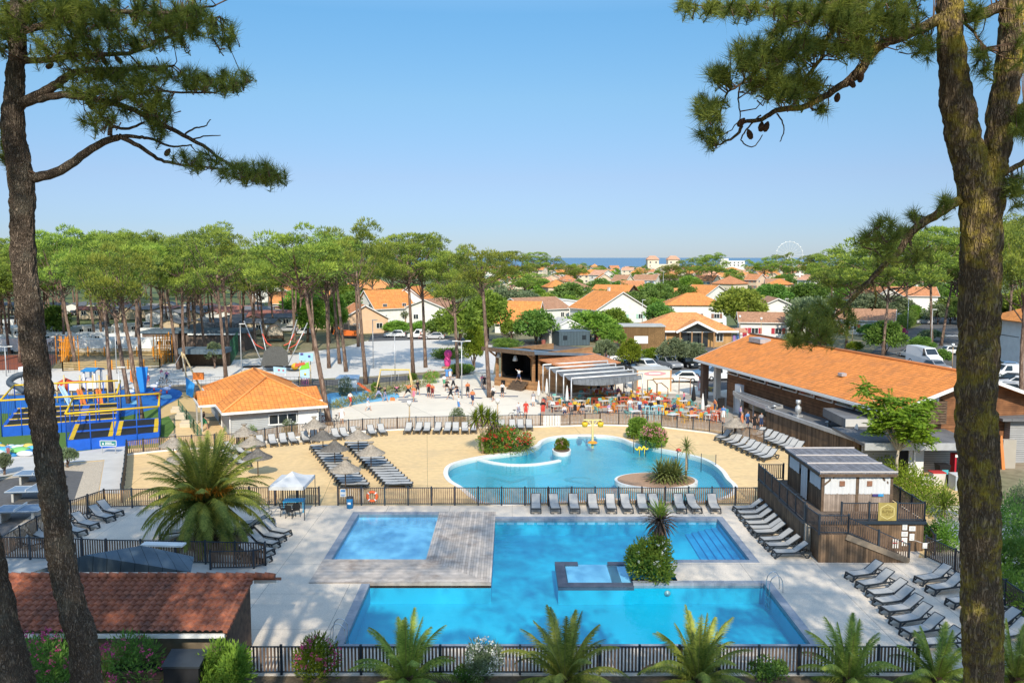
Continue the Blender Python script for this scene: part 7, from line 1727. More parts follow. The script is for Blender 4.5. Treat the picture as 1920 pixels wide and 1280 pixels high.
def shell(me, f, grow_, name, m):
 """garment: the faces of the body for which f(centre) holds, pushed outwards"""
 bm = bmesh.new(); bm.from_mesh(me); bm.normal_update()
 dl = [x for x in bm.faces if not f(x.calc_center_median())]; nr = {v: v.normal.copy() for v in bm.verts}
 for v, n_ in nr.items(): v.co += n_ * grow_
 bmesh.ops.delete(bm, geom=dl, context='FACES'); r_ = bpy.data.meshes.new(name); bm.to_mesh(r_); bm.free(); r_.materials.append(m)
 for p in r_.polygons: p.use_smooth = True
 return r_
BOD = {}
for kd in ('stand', 'walk', 'arms', 'squat', 'sit', 'lunge'):
 J = pose(kd); b = figure(J, RAD); b.materials.clear(); b.materials.append(M['skin'])
 pz, cz_, px, cx = J['pelvis'][2], J['chest'][2], J['pelvis'][0], J['chest'][0]; hd = V(J['crown']); kz = (J['knl'][2] + J['knr'][2]) / 2; nk = V(J['neck'])
 pv = V(J['pelvis']); kl, kr = V(J['knl']), V(J['knr'])
 def near(c, a, b_, r_):
  d = b_ - a; t = max(0, min(1, (c - a).dot(d) / d.length_squared)); return (c - a - d * t).length < r_
 ch = V(J['chest'])
 BOD[kd] = (b, shell(b, lambda c: (near(c, pv + (ch - pv) * .12, ch + (nk - ch) * .5, .19) or near(c, ch, V(J['shl']).lerp(V(J['ell']), .55), .10) or near(c, ch, V(J['shr']).lerp(V(J['elr']), .55), .10)) and (c - V(J['head'])).length > .14, .016, 'shirt', M['cloth']),
               shell(b, lambda c: near(c, pv - (ch - pv) * .25, pv + (ch - pv) * .18, .19) or near(c, V(J['hil']), V(J['hil']).lerp(kl, .62), .125) or near(c, V(J['hir']), V(J['hir']).lerp(kr, .62), .125), .018, 'shorts', M['cloth']),
               shell(b, lambda c: (c - hd).length < .125 and not (c.y < hd.y - .05 and c.z < hd.z - .02), .02, 'hair', M['hair']))
NP_ = [0]
def person(u, v, kd, rz, shirt, shorts, label, hair=(.05, .03, .02), z=0.0, sc_=1.0, group=None, pos=None):
 b, s, h, hr = BOD[kd]; p = at(u, v, z) if pos is None else pos
 o = put('person', b, None, p, radians(rz), scale=sc_); tag(o, label, 'person', group)
 q = put('shirt', s, o); q.color = (*shirt, 1); q = put('shorts', h, o); q.color = (*shorts, 1); q = put('hair', hr, o); q.color = (*hair, 1); return o
BK, WT, RD, BL, OG, PKK, GY, NV, YL, TL = (.02, .02, .024), (.75, .74, .72), (.55, .06, .04), (.1, .25, .55), (.62, .2, .08), (.6, .2, .28), (.3, .3, .32), (.03, .05, .12), (.62, .42, .05), (.1, .4, .4)
ppl = [(657, 762, 'walk', 150, WT, RD, 'person in white top and red shorts walking on the plaza left side'), (641, 795, 'stand', 30, WT, WT, 'person in a white dress beside the leaning pine trunk'), (710, 748, 'lunge', 10, BK, (.35, .35, .5), 'person in black top exercising at the left end of the plaza group'), (722, 753, 'walk', 60, BK, (.2, .25, .4), 'person in dark top and blue leggings second from the left of the exercisers'),
       (744, 741, 'arms', 0, PKK, BK, 'small person in pink standing near the swing'), (765, 745, 'lunge', 20, OG, BK, 'person with bare midriff and black shorts bending at the mats'), (776, 752, 'walk', -20, OG, PKK, 'person in peach exercise clothes beside the orange bag'), (783, 740, 'walk', 30, BK, BK, 'tall person all in black stepping between the mats'), (804, 745, 'stand', 10, RD, BK, 'person in red top left of the orange shirted one'), (811, 746, 'stand', -10, OG, (.15, .02, .02), 'person in orange shirt and dark red shorts mid group'),
       (833, 727, 'stand', 160, WT, (.1, .35, .2), 'person in white top and green shorts at the back of the group'), (838, 733, 'squat', 20, BK, BK, 'person in black squatting in the middle of the group'), (845, 749, 'lunge', -30, BK, BK, 'person in black leaning forward in front of the lamp post'), (850, 731, 'arms', 0, GY, BK, 'person in grey with raised arms behind the lamp post'), (857, 741, 'squat', -20, BK, NV, 'person in black squatting beside the lamp post'), (877, 744, 'walk', 10, OG, BK, 'person in orange bra top and black shorts right of the lamp post'),
       (838, 714, 'stand', 0, BL, BL, 'person in pale blue top watching at the back, left one'), (844, 713, 'stand', 20, BL, WT, 'person in blue standing with the watchers, right one'), (904, 727, 'stand', 30, PKK, GY, 'person in pink top behind the leaning pine'), (909, 729, 'stand', -10, BK, BK, 'person in black pressed behind the leaning pine'), (925, 752, 'walk', -40, WT, BK, 'person in white top and black shorts just right of the leaning pine'), (942, 745, 'stand', 0, WT, BK, 'person in white shirt and black shorts near the stage front'),
       (986, 783, 'stand', 0, RD, RD, 'person in red standing by the white picket gate'), (972, 783, 'walk', 30, WT, (.3, .3, .4), 'person with light hair pushing a bicycle by the fence'), (1018, 782, 'stand', 0, BK, RD, 'person in black shirt and red shorts beside the folded parasol'), (1058, 782, 'sit', 20, WT, NV, 'person in white seated at the terrace edge'), (1078, 780, 'stand', 10, YL, BK, 'person in yellow top on the terrace edge'), (1092, 778, 'sit', 0, BK, GY, 'person in black seated beside the yellow topped one'), (1142, 778, 'sit', 40, (.4, .3, .5), WT, 'person in mauve top sitting by a red chair'),
       (1147, 737, 'sit', 0, BK, NV, 'person in black seated under the shade cloth'), (1159, 745, 'sit', 20, PKK, NV, 'person in pink seated at a red table under the shade'), (1122, 736, 'stand', 0, OG, BK, 'person standing against the timber wall under the pergola'), (1181, 778, 'stand', 0, WT, GY, 'person in white standing among the terrace chairs'), (1199, 780, 'stand', 20, (.4, .55, .7), NV, 'person in pale blue on the terrace behind the fence'), (1220, 782, 'stand', 0, BK, BK, 'person in black behind the turquoise high stools'), (1251, 783, 'sit', 0, BK, GY, 'person in black seated near the orange chairs'), (1296, 790, 'stand', 30, NV, OG, 'person in navy near the orange bar tables'),
       (1391, 806, 'stand', 60, OG, OG, 'person in orange swimwear beside the single thatched parasol'), (1401, 804, 'stand', 30, BL, NV, 'person in blue queueing at the curved bar'), (1414, 808, 'stand', 20, BK, BK, 'person in black under the bar awning'), (1427, 806, 'stand', 0, GY, NV, 'person in grey deeper under the bar awning'), (1388, 794, 'stand', 90, (.4, .3, .5), NV, 'person in lilac leaning at the bar counter'), (523, 812, 'stand', 80, NV, BL, 'person in navy and blue walking past the grey hut window'), (383, 806, 'walk', 100, BK, (.05, .3, .15), 'person in black top and green shorts by the hut door'),
       (278, 722, 'stand', 0, WT, PKK, 'person in white by the blue climbing panel'), (313, 718, 'walk', 0, (.3, .15, .3), NV, 'person in purple pushing a buggy on the dark path'), (16, 858, 'stand', 0, BL, (.3, .1, .1), 'small person beside the deflated bouncy castle'), (303, 714, 'walk', 60, PKK, WT, 'person in pink strolling beside the purple one')]
for k, (u, v, c, s_, lb) in enumerate([(1036, 772, WT, NV, 'person in white seated at the left end of the terrace'), (1066, 752, RD, BK, 'person in red under the left pergola post'), (1108, 748, BK, GY, 'person in black between the pool table and the pergola posts'), (1186, 756, YL, NV, 'person in yellow among the tables right of the pergola'), (1234, 768, WT, BK, 'person in white behind the bent pipe frame'), (1264, 776, NV, BK, 'person in navy amid the orange chairs'), (1282, 762, PKK, NV, 'person in pink left of the folded black parasols'), (1340, 776, OG, NV, 'person in orange right of the folded black parasols'), (1356, 792, BL, WT, 'person in pale blue near the menu board'), (1210, 770, RD, NV, 'person in red in the middle of the terrace'), (1160, 764, GY, BK, 'person in grey in front of the green billiard table'),
  (690, 770, BL, WT, 'person in pale blue alone on the plaza near the fence'), (860, 772, WT, BL, 'person in white crossing the empty plaza behind the lounger row'), (886, 760, OG, NV, 'person in orange left of the leaning plaza pine'), (1000, 762, GY, WT, 'person in grey near the first folded white parasol')]): ppl.append((u, v, 'sit' if k in (0, 3, 5, 9) else ('walk' if k % 2 else 'stand'), 40 * k, c, s_, lb))
R.seed(401)
for a in ppl:
 person(*a[:7], hair=R.choice([(.04, .025, .015), (.10, .06, .03), (.30, .2, .09), (.02, .015, .012)]), sc_=R.uniform(.94, 1.05) * (.7 if 'small person' in a[6] else 1))
st = at(973, 716, 1.0); person(0, 0, 'lunge', -50, WT, NV, 'person in white top and navy shorts leading from the stage', pos=V((st.x, st.y, 1.06)))
MT = Kind(lambda: (lambda o: (MB().box((0, 0, .01), (1.8, .6, .015)).build('mat_sheet', mat('exercise_mat', (.03, .06, .14), .8, .1, 4), o), MB().box((.86, 0, .022), (.06, .6, .01)).build('rolled_end', M['navy'], o), o)[2])(thing('exercise_mat', 'mat', 'exercise mat')))
for i, (u, v, rz) in enumerate([(751, 745, 8), (762, 749, 6), (768, 752.5, 6), (795, 739, 6), (812, 741, 6), (829, 745, 6), (852, 735, 6), (876, 740, 6), (890, 745.5, -20), (903, 729.5, 3), (935, 737, -8), (957, 743, 0)]): MT.place(at(u, v), radians(rz), f'navy exercise mat on the plaza, {ordn(i + 1)} from the left', 'exercise mats on the plaza')
o = thing('sports_bag', 'small orange bag lying on the plaza', 'bag', at(736, 751)); q = MB(); q.box((0, 0, .18), (.5, .3, .36)); q.build('body', M['paint'], o, color=(.65, .2, .06)); q = MB(); q.tube([(-.15, 0, .36), (0, 0, .5), (.15, 0, .36)], .02, 5); q.build('handle', M['black'], o)
TC = {'teal': (.16, .42, .38), 'yellow': (.68, .38, .03), 'red': (.58, .09, .05), 'orange': (.66, .22, .05)}
R.seed(411)
KT = Kind(table_proto(1.1, .75, .74, M['paint'], 'terrace_table'))
tabs = []
for v, us in ((749, (1098, 1122, 1150, 1176, 1198, 1222)), (756, (1044, 1070, 1096, 1142, 1172, 1208, 1232, 1262)), (764, (1035, 1062, 1088, 1132, 1162, 1190, 1222, 1250, 1282, 1310)), (774, (1044, 1074, 1102, 1136, 1168, 1200, 1232, 1262, 1292, 1322)), (784, (1190, 1222, 1254, 1286, 1316, 1344)), (742, (1108, 1140, 1205)), (791, (1262, 1300, 1335))):
 for u in us: tabs.append((u + R.uniform(-4, 4), v + R.uniform(-1.5, 1.5)))
tabs = [t for t in tabs if not (1105 < t[0] < 1135 and 745 < t[1] < 760)]
names_c = ['teal', 'yellow', 'red', 'orange', 'teal', 'yellow']; cnt = {k: 0 for k in TC}
order = sorted(tabs)
chairs = []
for i, (u, v) in enumerate(order):
 rz = R.uniform(.2, .7); c = 'red'; p = at(u, v)
 KT.place(p, rz, f'small terrace table, {ordn(i + 1)} from the left among the coloured chairs', 'tables on the restaurant terrace', color=R.choice([(.6, .12, .06), (.5, .44, .36), (.68, .64, .6), (.66, .6, .55)]))
 cc = R.choice(names_c)
 for k in range(R.choice([2, 3, 3, 4])):
  a = rz + k * pi / 2 + R.uniform(-.3, .3); q = p + V((cos(a), sin(a), 0)) * R.uniform(.75, .95); ck = cc if R.random() < .6 else R.choice(names_c)
  chairs.append((q, a - pi / 2, ck))
for ck in TC:
 for i, (q, a, _) in enumerate(sorted([c for c in chairs if c[2] == ck], key=lambda c: (c[0].x / c[0].y))):
  KC.place(q, a, f'{ck} plastic terrace chair, {ordn(i + 1)} {ck} one from the left', f'{ck} chairs on the restaurant terrace', color=TC[ck])
o = thing('pool_table', 'billiard table with green cloth under the shade cloth', 'pool table', at(1118, 756), .5); q = MB(); q.box((0, 0, .78), (2.1, 1.15, .03)); q.build('cloth', mat('green_baize', (.04, .22, .10), .95, .05, 4), o); q = MB()
for s in (-1, 1): q.box((0, s * .62, .8), (2.3, .12, .1)); q.box((s * 1.1, 0, .8), (.12, 1.14, .1))
q.box((0, 0, .66), (2.2, 1.2, .2)); q.build('rail', M['paint'], o, color=(.25, .06, .03))
for i in (-1, 1):
 for j in (-1, 1):
  q = MB(); q.box((i * .9, j * .45, .28), (.16, .16, .56)); q.build('leg', M['paint'], o, color=(.25, .06, .03))
def folded(m, name):
 def fn():
  o = thing('folded_parasol', name, 'parasol'); q = MB(); q.tube([(0, 0, 0), (0, 0, 2.7)], .03, 6); q.build('pole', M['steel'], o); q = MB(); q.lathe([(.05, 2.75), (.10, 2.4), (.2, 1.7), (.26, 1.1), (.16, .95), (.05, .95)], n=10); q.build('canopy', m, o); q = MB(); q.lathe([(.3, 0), (.3, .08), (.05, .12)], n=12); q.build('base', M['dark'], o); return o
 return fn
KB, KW = Kind(folded(M['black'], 'b')), Kind(folded(mat('parasol_cloth', (.72, .71, .68), .9, .06), 'w'))
KB.place(at(1300, 768), 0, 'tall folded black parasol, left of the two', 'folded black parasols'); KB.place(at(1322, 777), 0, 'tall folded black parasol, right of the two', 'folded black parasols')
for u, v, lb in [(1010, 757, 'folded white parasol left of the pergola, first one'), (1025, 753, 'folded white parasol left of the pergola, second one'), (1063, 768, 'folded white parasol at the front pergola post'), (1174, 742, 'folded white parasol deep under the pergola'), (1317, 786, 'folded white parasol in front of the black pair')]: KW.place(at(u, v), 0, lb, 'folded white parasols', scale=(.8, .8, .95))
def stool():
 o = thing('bar_stool', 'stool', 'stool'); q = MB(); q.box((0, 0, .95), (.4, .4, .05)); q.build('seat', M['paint'], o); 
 for i in (-1, 1):
  for j in (-1, 1):
   q = MB(); q.bar((i * .16, j * .16, .93), (i * .2, j * .2, 0), .04); q.build('leg', M['paint'], o)
 q = MB(); q.bar((-.18, -.18, .35), (.18, -.18, .35), .03); q.bar((-.18, .18, .35), (.18, .18, .35), .03); q.build('foot_rail', M['paint'], o); return o
KS = Kind(stool)
for i, (u, v) in enumerate([(1302, 783), (1310, 786), (1330, 782), (1345, 788), (1352, 784), (1338, 793)]): KS.place(at(u, v), i, f'tall orange bar stool by the black parasols, {ordn(i + 1)} from the left', 'orange bar stools', color=(.62, .14, .05))
for i, (u, v) in enumerate([(1213, 788), (1226, 789), (1238, 787)]): KS.place(at(u, v), i, f'tall turquoise stool frame behind the fence, {ordn(i + 1)} from the left', 'turquoise stools', color=(.3, .55, .6), scale=(1.2, 1.2, 1.5))
o = thing('menu_board', 'leaning dark menu board beside the white bar pier', 'board', at(1352, 768), .3); q = MB(); q.box((0, 0, .65), (.8, .05, 1.2), 0); q.build('panel', M['black'], o); q = MB(); q.bar((-.35, 0, 1.2), (-.35, .5, 0), .05); q.bar((.35, 0, 1.2), (.35, .5, 0), .05); q.build('stand', M['wood'], o)
o = thing('pavement_sign', 'pink and white pavement sign near the restaurant porch', 'sign', at(1313, 732)); q = MB(); q.slab([(-.3, -.2, 0), (.3, -.2, 0), (.28, 0, 1.2), (-.28, 0, 1.2)], .04); q.build('panel', M['paint'], o, color=(.7, .35, .33)); q = MB(); q.slab([(-.2, -.17, .3), (.2, -.17, .3), (.18, -.05, .95), (-.18, -.05, .95)], .02); q.build('poster', M['white'], o)
for i, (u, v) in enumerate([(1324, 733), (1339, 734)]): Kind(table_proto(1.0, .6, .5, mat('yellow_bench_%d' % i, (.65, .42, .03), .5, .05), 'bench')).place(at(u, v), .2, f'low yellow bench under the restaurant porch, {ordn(i + 1)} from the left')
def car_mesh(kind):
 mb = MB(); gl = MB()
 L, W, H = {'car': (4.3, 1.76, 1.45), 'suv': (4.5, 1.84, 1.66), 'van': (4.6, 1.85, 1.85), 'truck': (6.0, 2.05, 2.7)}[kind]
 x0, x1 = -L / 2, L / 2
 if kind in ('car', 'suv'):
  zb = H * .60; prof = [(x0, .30), (x0 + .02, zb * .82), (x0 + .12, zb), (x0 + .3, zb + .03), (x0 + .62, H * .97), (x0 + 1.0, H), (x0 + 2.15, H * .985), (x0 + 2.95, zb + .05), (x1 - .25, zb * .88), (x1 - .04, zb * .70), (x1, .32)]
 elif kind == 'van': zb = H * .55; prof = [(x0, .30), (x0, zb), (x0 + .02, zb + .05), (x0 + .05, H * .95), (x0 + .2, H), (x0 + 1.0, H), (x0 + 2.9, H * .985), (x0 + 3.55, zb + .08), (x1 - .2, zb * .90), (x1 - .03, zb * .72), (x1, .32)]
 else: zb = 1.45; prof = [(x0, .35), (x0, zb), (x0, zb + .2), (x0, H * .98), (x0 + .1, H), (x0 + 2, H), (x1 - 1.75, H * .96), (x1 - .95, zb + .12), (x1 - .2, zb * .85), (x1 - .03, zb * .65), (x1, .35)]
 n = len(prof)
 def hw(z): return W / 2 * (1 - .14 * max(0, (z - zb)) / (H - zb)) * (.97 if z < .4 else 1)
 vs = [(x, -hw(z), z) for x, z in prof] + [(x, hw(z), z) for x, z in prof]
 mb.add(vs, [tuple(range(n - 1, -1, -1)), tuple(range(n, 2 * n))] + [(i, i + 1, n + i + 1, n + i) for i in range(n - 1)] + [(n - 1, 0, n, 2 * n - 1)])
 def pan(i, j, e, ins=.1):
  (xa, za), (xb, zb_) = prof[i], prof[j]; t = lambda f: (xa + (xb - xa) * f, za + (zb_ - za) * f); a, b = t(.12), t(.9); nx, nz = (zb_ - za), -(xb - xa); ll = sqrt(nx * nx + nz * nz) or 1; nx, nz = -nx / ll * .015 * e, -nz / ll * .015 * e
  gl.add([(a[0] + nx, -hw(a[1]) + ins, a[1] + nz), (a[0] + nx, hw(a[1]) - ins, a[1] + nz), (b[0] + nx, hw(b[1]) - ins, b[1] + nz), (b[0] + nx, -hw(b[1]) + ins, b[1] + nz)], [(0, 1, 2, 3)])
 pan(6, 7, 1)
 if kind in ('car', 'suv'): pan(3, 4, 1)
 z1, z2 = zb + .05, H * .93; xa0, xa1 = (prof[3][0] + .18, prof[6][0] + .55) if kind in ('car', 'suv') else ((x0 + 2.2, x0 + 3.2) if kind == 'van' else (x1 - 2.0, x1 - 1.2)); xb0, xb1 = (prof[4][0] + .2, prof[6][0] + .02) if kind in ('car', 'suv') else ((x0 + 2.2, x0 + 2.85) if kind == 'van' else (x1 - 2.0, x1 - 1.65))
 for s in (-1, 1): gl.add([(xa0, s * (hw(z1) + .008), z1), (xa1, s * (hw(z1) + .008), z1), (xb1, s * (hw(z2) + .008), z2), (xb0, s * (hw(z2) + .008), z2)], [(0, 1, 2, 3)])
 return mb, gl, (L, W, H, zb)
def car_proto(kind):
 def fn():
  o = thing('parked_car' if kind in ('car', 'suv') else ('delivery_van' if kind == 'truck' else 'parked_van'), kind, 'car' if kind in ('car', 'suv') else 'van')
  b, g, (L, W, H, zb) = car_mesh(kind); bo = b.build('body', M['carp'], o); g.build('windows', M['glass_d'], bo)
  r_ = .32 if kind != 'truck' else .36; wm = MB(); wm.tube([(0, -.1, 0), (0, .1, 0)], r_, 16); wme = wm.mesh('wheel', M['tyre']); hm = MB(); hm.tube([(0, -.105, 0), (0, .105, 0)], r_ * .6, 12); hme = hm.mesh('rim', M['steel'])
  for sx in (-1, 1):
   for sy in (-1, 1): w_ = put('wheel', wme, o, (sx * L * .31, sy * (W / 2 - .09), r_)); put('rim', hme, w_)
  for sy in (-1, 1):
   q = MB(); q.box((L / 2 - .06, sy * (W / 2 - .26), zb * .72), (.14, .36, .14)); q.build('headlight', M['lamp'], o)
   q = MB(); q.box((-L / 2 + .02, sy * (W / 2 - .16), zb * .86), (.08, .2, .22)); q.build('tail_light', M['redl'], o)
  q = MB(); q.box((L / 2 + .01, 0, .36), (.06, W * .8, .16)); q.box((-L / 2 - .01, 0, .40), (.06, W * .8, .18)); q.build('bumper', M['dark'], o)
  for ch in CH.get(o.name, []):
   if ch.name.split('.')[0] != 'body': ch['tint'] = 0
  return o
 return fn
CK = {k: Kind(car_proto(k)) for k in ('car', 'suv', 'van', 'truck')}
cw, cg, cd_, cb2, cr_, cs_, cbl = (.72, .72, .72), (.25, .26, .28), (.05, .055, .06), (.012, .013, .016), (.38, .02, .02), (.45, .46, .48), (.12, .22, .36)
cars = [('car', 740, 632, 184, cw, 'white hatchback parked beside the bronze hedge'), ('van', 786, 634, 185, cw, 'white panel van parked behind the straight pine'), ('car', 813, 636, 180, cs_, 'silver car half hidden right of the white panel van'),
  ('suv', 1216, 695, -60, cw, 'white estate car facing the cream kiosk'), ('suv', 1256, 690, -70, cg, 'dark grey car with pale bumper behind the kiosk'), ('car', 1288, 688, -65, cb2, 'black car beside the dark grey one in the car park'), ('car', 1312, 682, -60, cr_, 'red car under the eave corner of the restaurant'), ('car', 1277, 716, 178, cw, 'white small car on the grass edge right of the kiosk'), ('van', 1348, 712, 190, cw, 'white van behind the restaurant porch post'), ('car', 1322, 707, 180, cbl, 'pale blue car between the white cars by the porch'),
  ('car', 1190, 688, -50, cd_, 'dark car behind the bright pine like tree'), ('car', 1172, 694, -50, cb2, 'black car left of the olive trees in the car park'), ('car', 1236, 682, -60, cs_, 'silver car in the second row behind the white estate'), ('car', 1270, 676, -60, cw, 'white car in the rear row under the olive tree'), ('car', 1244, 672, -60, cr_, 'dark red car in the rear row of the car park'), ('car', 1206, 674, -60, cg, 'grey car in the rear row by the yellow shrub'), ('car', 1165, 676, 10, cw, 'white car at the left entrance of the car park'),
  ('truck', 1732, 683, -80, cw, 'large white box van on the street behind the restaurant'), ('car', 1706, 670, 100, cw, 'white car with roof bicycles behind the box van'), ('car', 1756, 694, -80, cg, 'grey car roof right in front of the box van'), ('car', 1790, 664, 0, cw, 'white car parked left of the lichen covered trunk'), ('suv', 1733, 607, 180, cs_, 'silver jeep in the side street above the junction'), ('car', 1712, 600, 170, cb2, 'dark car behind the silver jeep in the side street'),
  ('van', 1890, 708, 175, cw, 'white van in the bays right of the trunk'), ('car', 1888, 720, 150, cb2, 'black car in front of the white van at the right'), ('car', 1904, 726, 150, cw, 'white car beside the black one at the right edge'), ('car', 1880, 696, 175, cbl, 'blue car behind the white van at the right'), ('car', 1925, 720, 150, cd_, 'dark car at the right edge of the bays'), ('car', 1882, 738, 150, cs_, 'silver car lowest in the right hand bays'),
  ('car', 568, 627, 180, cw, 'white car parked beside the catapult trampolines'), ('car', 540, 622, 180, cs_, 'silver car behind the catapult trampolines'), ('car', 580, 616, 170, cw, 'white car in the far parking row behind the pines'), ('car', 602, 618, 175, cg, 'grey car in the far parking row behind the pines'), ('car', 556, 614, 170, cb2, 'black car in the far parking row behind the pines')]
R.seed(421)
for k, u, v, rz, c, lb in cars: CK[k].place(at(u, v), radians(rz), lb, color=c)
def mobile(w_, d, roof, wall):
 def fn():
  o = thing('mobile_home', 'm', 'mobile home'); q = MB(); q.box((0, 0, 1.45), (w_, d, 2.5)); q.add([(-w_ / 2, -d / 2, 2.7), (-w_ / 2, d / 2, 2.7), (-w_ / 2, 0, 3.35), (w_ / 2, -d / 2, 2.7), (w_ / 2, d / 2, 2.7), (w_ / 2, 0, 3.35)], [(0, 2, 1), (3, 4, 5)]); q.build('wall', M['wallp'], o, color=wall)['tint'] = 0
  q = MB(); q.slab([(-w_ / 2 - .3, -d / 2 - .3, 2.62), (w_ / 2 + .3, -d / 2 - .3, 2.62), (w_ / 2 + .3, 0, 3.45), (-w_ / 2 - .3, 0, 3.45)], .1); q.slab([(w_ / 2 + .3, d / 2 + .3, 2.62), (-w_ / 2 - .3, d / 2 + .3, 2.62), (-w_ / 2 - .3, 0, 3.45), (w_ / 2 + .3, 0, 3.45)], .1); q.build('roof', M['paint'], o, color=roof)
  for x in (-w_ * .3, w_ * .1): window(o, (x, -d / 2 - .01, 1.3), 0, 1.2, 1.0)
  q = MB(); q.box((w_ * .34, -d / 2 - .02, 1.25), (.8, .05, 2.0)); q.build('door', M['white'], o)
  window(o, (w_ / 2 + .01, 0, 1.3), pi / 2, 1.2, 1.0)
  return o
 return fn
MHs = [Kind(mobile(8, 4, (.12, .13, .15), (.70, .69, .66))), Kind(mobile(8, 4, (.12, .13, .15), (.52, .42, .29)))]
R.seed(431); mh = []
for v, us in ((616, lin((440, 0), (640, 0), 7)), (606, lin((300, 0), (640, 0), 11)), (598, lin((180, 0), (560, 0), 12)), (628, lin((330, 0), (480, 0), 4)), (590, lin((-20, 0), (480, 0), 13)), (640, ((370, 0), (410, 0)))):
 for u, _ in us: mh.append((u + R.uniform(-6, 6), v + R.uniform(-2, 2)))
for i, (u, v) in enumerate(sorted(mh)):
 rc = R.choice([(.10, .11, .13), (.16, .17, .19), (.30, .12, .09), (.22, .22, .23)])
 MHs[i % 2].place(at(u, v), radians(R.choice([90, 80, 100, 10, -5])), f'mobile home with shallow roof under the pines, {ordn(i + 1)} from the left', 'mobile homes in the camping wood', color=rc)
def caravan():
 o = thing('caravan', 'c', 'caravan'); pr = [(-2.6, .45), (-2.75, 1.2), (-2.5, 2.3), (-2.2, 2.6), (2.2, 2.6), (2.5, 2.2), (2.7, 1.3), (2.5, .45)]; n = len(pr); q = MB(); q.add([(x, -1.1, z) for x, z in pr] + [(x, 1.1, z) for x, z in pr], [tuple(range(n)), tuple(range(2 * n - 1, n - 1, -1))] + [(i, n + i, n + (i + 1) % n, (i + 1) % n) for i in range(n)]); q.build('body', M['white'], o)
 for x in (-1.5, .2, 1.6): window(o, (x, -1.11, 1.35), 0, .9, .7)
 for s in (-1, 1): q = MB(); q.tube([(0, s * 1.0, .35), (0, s * 1.15, .35)], .34, 14); q.build('wheel', M['tyre'], o)
 q = MB(); q.bar((2.5, 0, .5), (3.6, 0, .45), .1); q.build('drawbar', M['dark'], o); return o
KV = Kind(caravan)
cv = [(172, 650, 0), (140, 655, 20), (255, 650, 180), (232, 652, 170), (160, 634, 60), (110, 650, 10), (200, 640, 90), (285, 640, 170), (300, 648, 185), (20, 640, 10), (45, 632, 80), (8, 622, 0), (60, 650, 20), (90, 636, 100), (120, 662, 5), (182, 664, 190), (222, 660, 15), (262, 662, 175), (300, 660, 10), (345, 640, 170), (-10, 655, 0), (30, 662, 180), (236, 630, 20), (330, 622, 90)]
for i, (u, v, rz) in enumerate(sorted(cv)): KV.place(at(u, v), radians(rz), f'white touring caravan under the pines, {ordn(i + 1)} from the left', 'caravans in the camping wood')
R.seed(441); cc = [(R.uniform(-30, 400), R.uniform(586, 634)) for _ in range(34)]
for i, (u, v) in enumerate(sorted(cc)): CK['car'].place(at(u, v), R.uniform(0, 6.28), f'car parked among the camping pines, {ordn(i + 1)} from the left', 'cars in the camping wood', color=R.choice([cw, cg, cd_, cs_, cbl, cb2]))
o = thing('green_skip', 'green waste skip container with a white lettering panel at the right', 'skip', at(1893, 658)); q = MB(); q.box((0, 0, 1.3), (7, 2.4, 1.9)); q.build('body', M['paint'], o, color=(.02, .33, .16)); q = MB()
for i in range(9): q.box((-3.2 + i * .8, -1.22, 1.3), (.12, .08, 1.9))
q.build('ribs', M['paint'], o, color=(.02, .27, .13)); q = MB(); q.box((.4, -1.27, 1.0), (3.2, .03, .4)); q.build('white_panel', M['white'], o); q = MB(); q.box((0, 0, .2), (6.6, 1.8, .3)); q.build('skid', M['black'], o)
o = thing('wooden_playhouse', 'small orange wooden playhouse by the street', 'playhouse', at(1889, 620)); q = MB(); q.box((0, 0, 1), (2.2, 2, 2)); q.build('wall', M['paint'], o, color=(.5, .25, .07)); q = MB(); q.slab([(-1.4, -1.2, 1.9), (0, -1.2, 3.0), (0, 1.2, 3.0), (-1.4, 1.2, 1.9)][::-1], .1); q.slab([(1.4, -1.2, 1.9), (1.4, 1.2, 1.9), (0, 1.2, 3.0), (0, -1.2, 3.0)][::-1], .1); q.build('roof', M['paint'], o, color=(.6, .5, .35)); q = MB(); q.box((0, -1.02, .7), (.7, .05, 1.4)); q.build('doorway', M['black'], o)
o = thing('digger', 'orange mini digger on the verge of the road', 'digger', at(655, 634)); q = MB(); q.box((0, 0, 1.1), (3.2, 1.8, 1.0)); q.build('body', M['paint'], o, color=(.7, .16, .03)); q = MB(); q.box((.9, 0, 2.0), (1.4, 1.4, 1.2)); q.build('cab', M['glass_d'], o); q = MB(); q.bar((-1.4, 0, 1.4), (-2.6, 0, 2.6), .25); q.bar((-2.6, 0, 2.6), (-3.2, 0, .8), .2); q.build('boom', M['paint'], o, color=(.7, .16, .03))
for s in (-1, 1): q = MB(); q.box((0, s * .8, .3), (3.0, .4, .6)); q.build('track', M['black'], o)
o = thing('covered_wagon', 'covered wagon with round brown canvas top beside the catapult trampolines', 'wagon', at(515, 640), radians(20)); q = MB()
n = 12; pts = [(1.5 * cos(pi * i / n), 1.2 + 1.9 * sin(pi * i / n)) for i in range(n + 1)]; q.add([(x, -2, z) for x, z in pts] + [(x, 2.2, z) for x, z in pts], [(i, i + 1, n + 2 + i, n + 1 + i) for i in range(n)], True); q.build('canvas_top', M['paint'], o, color=(.40, .26, .18)); q = MB(); q.box((0, 0, 1.0), (2.9, 4, .6)); q.build('wagon_bed', M['wood'], o); q = MB(); q.add([(x * .95, -1.9, z) for x, z in pts], [tuple(range(n + 1))]); q.build('end_wall', M['paint'], o, color=(.66, .56, .44))
for sx in (-1, 1):
 for sy in (-1.3, 1.4): q = MB(); q.tube([(sx * 1.5, sy, .6), (sx * 1.62, sy, .6)], .6, 14); q.build('wheel', M['wood'], o)
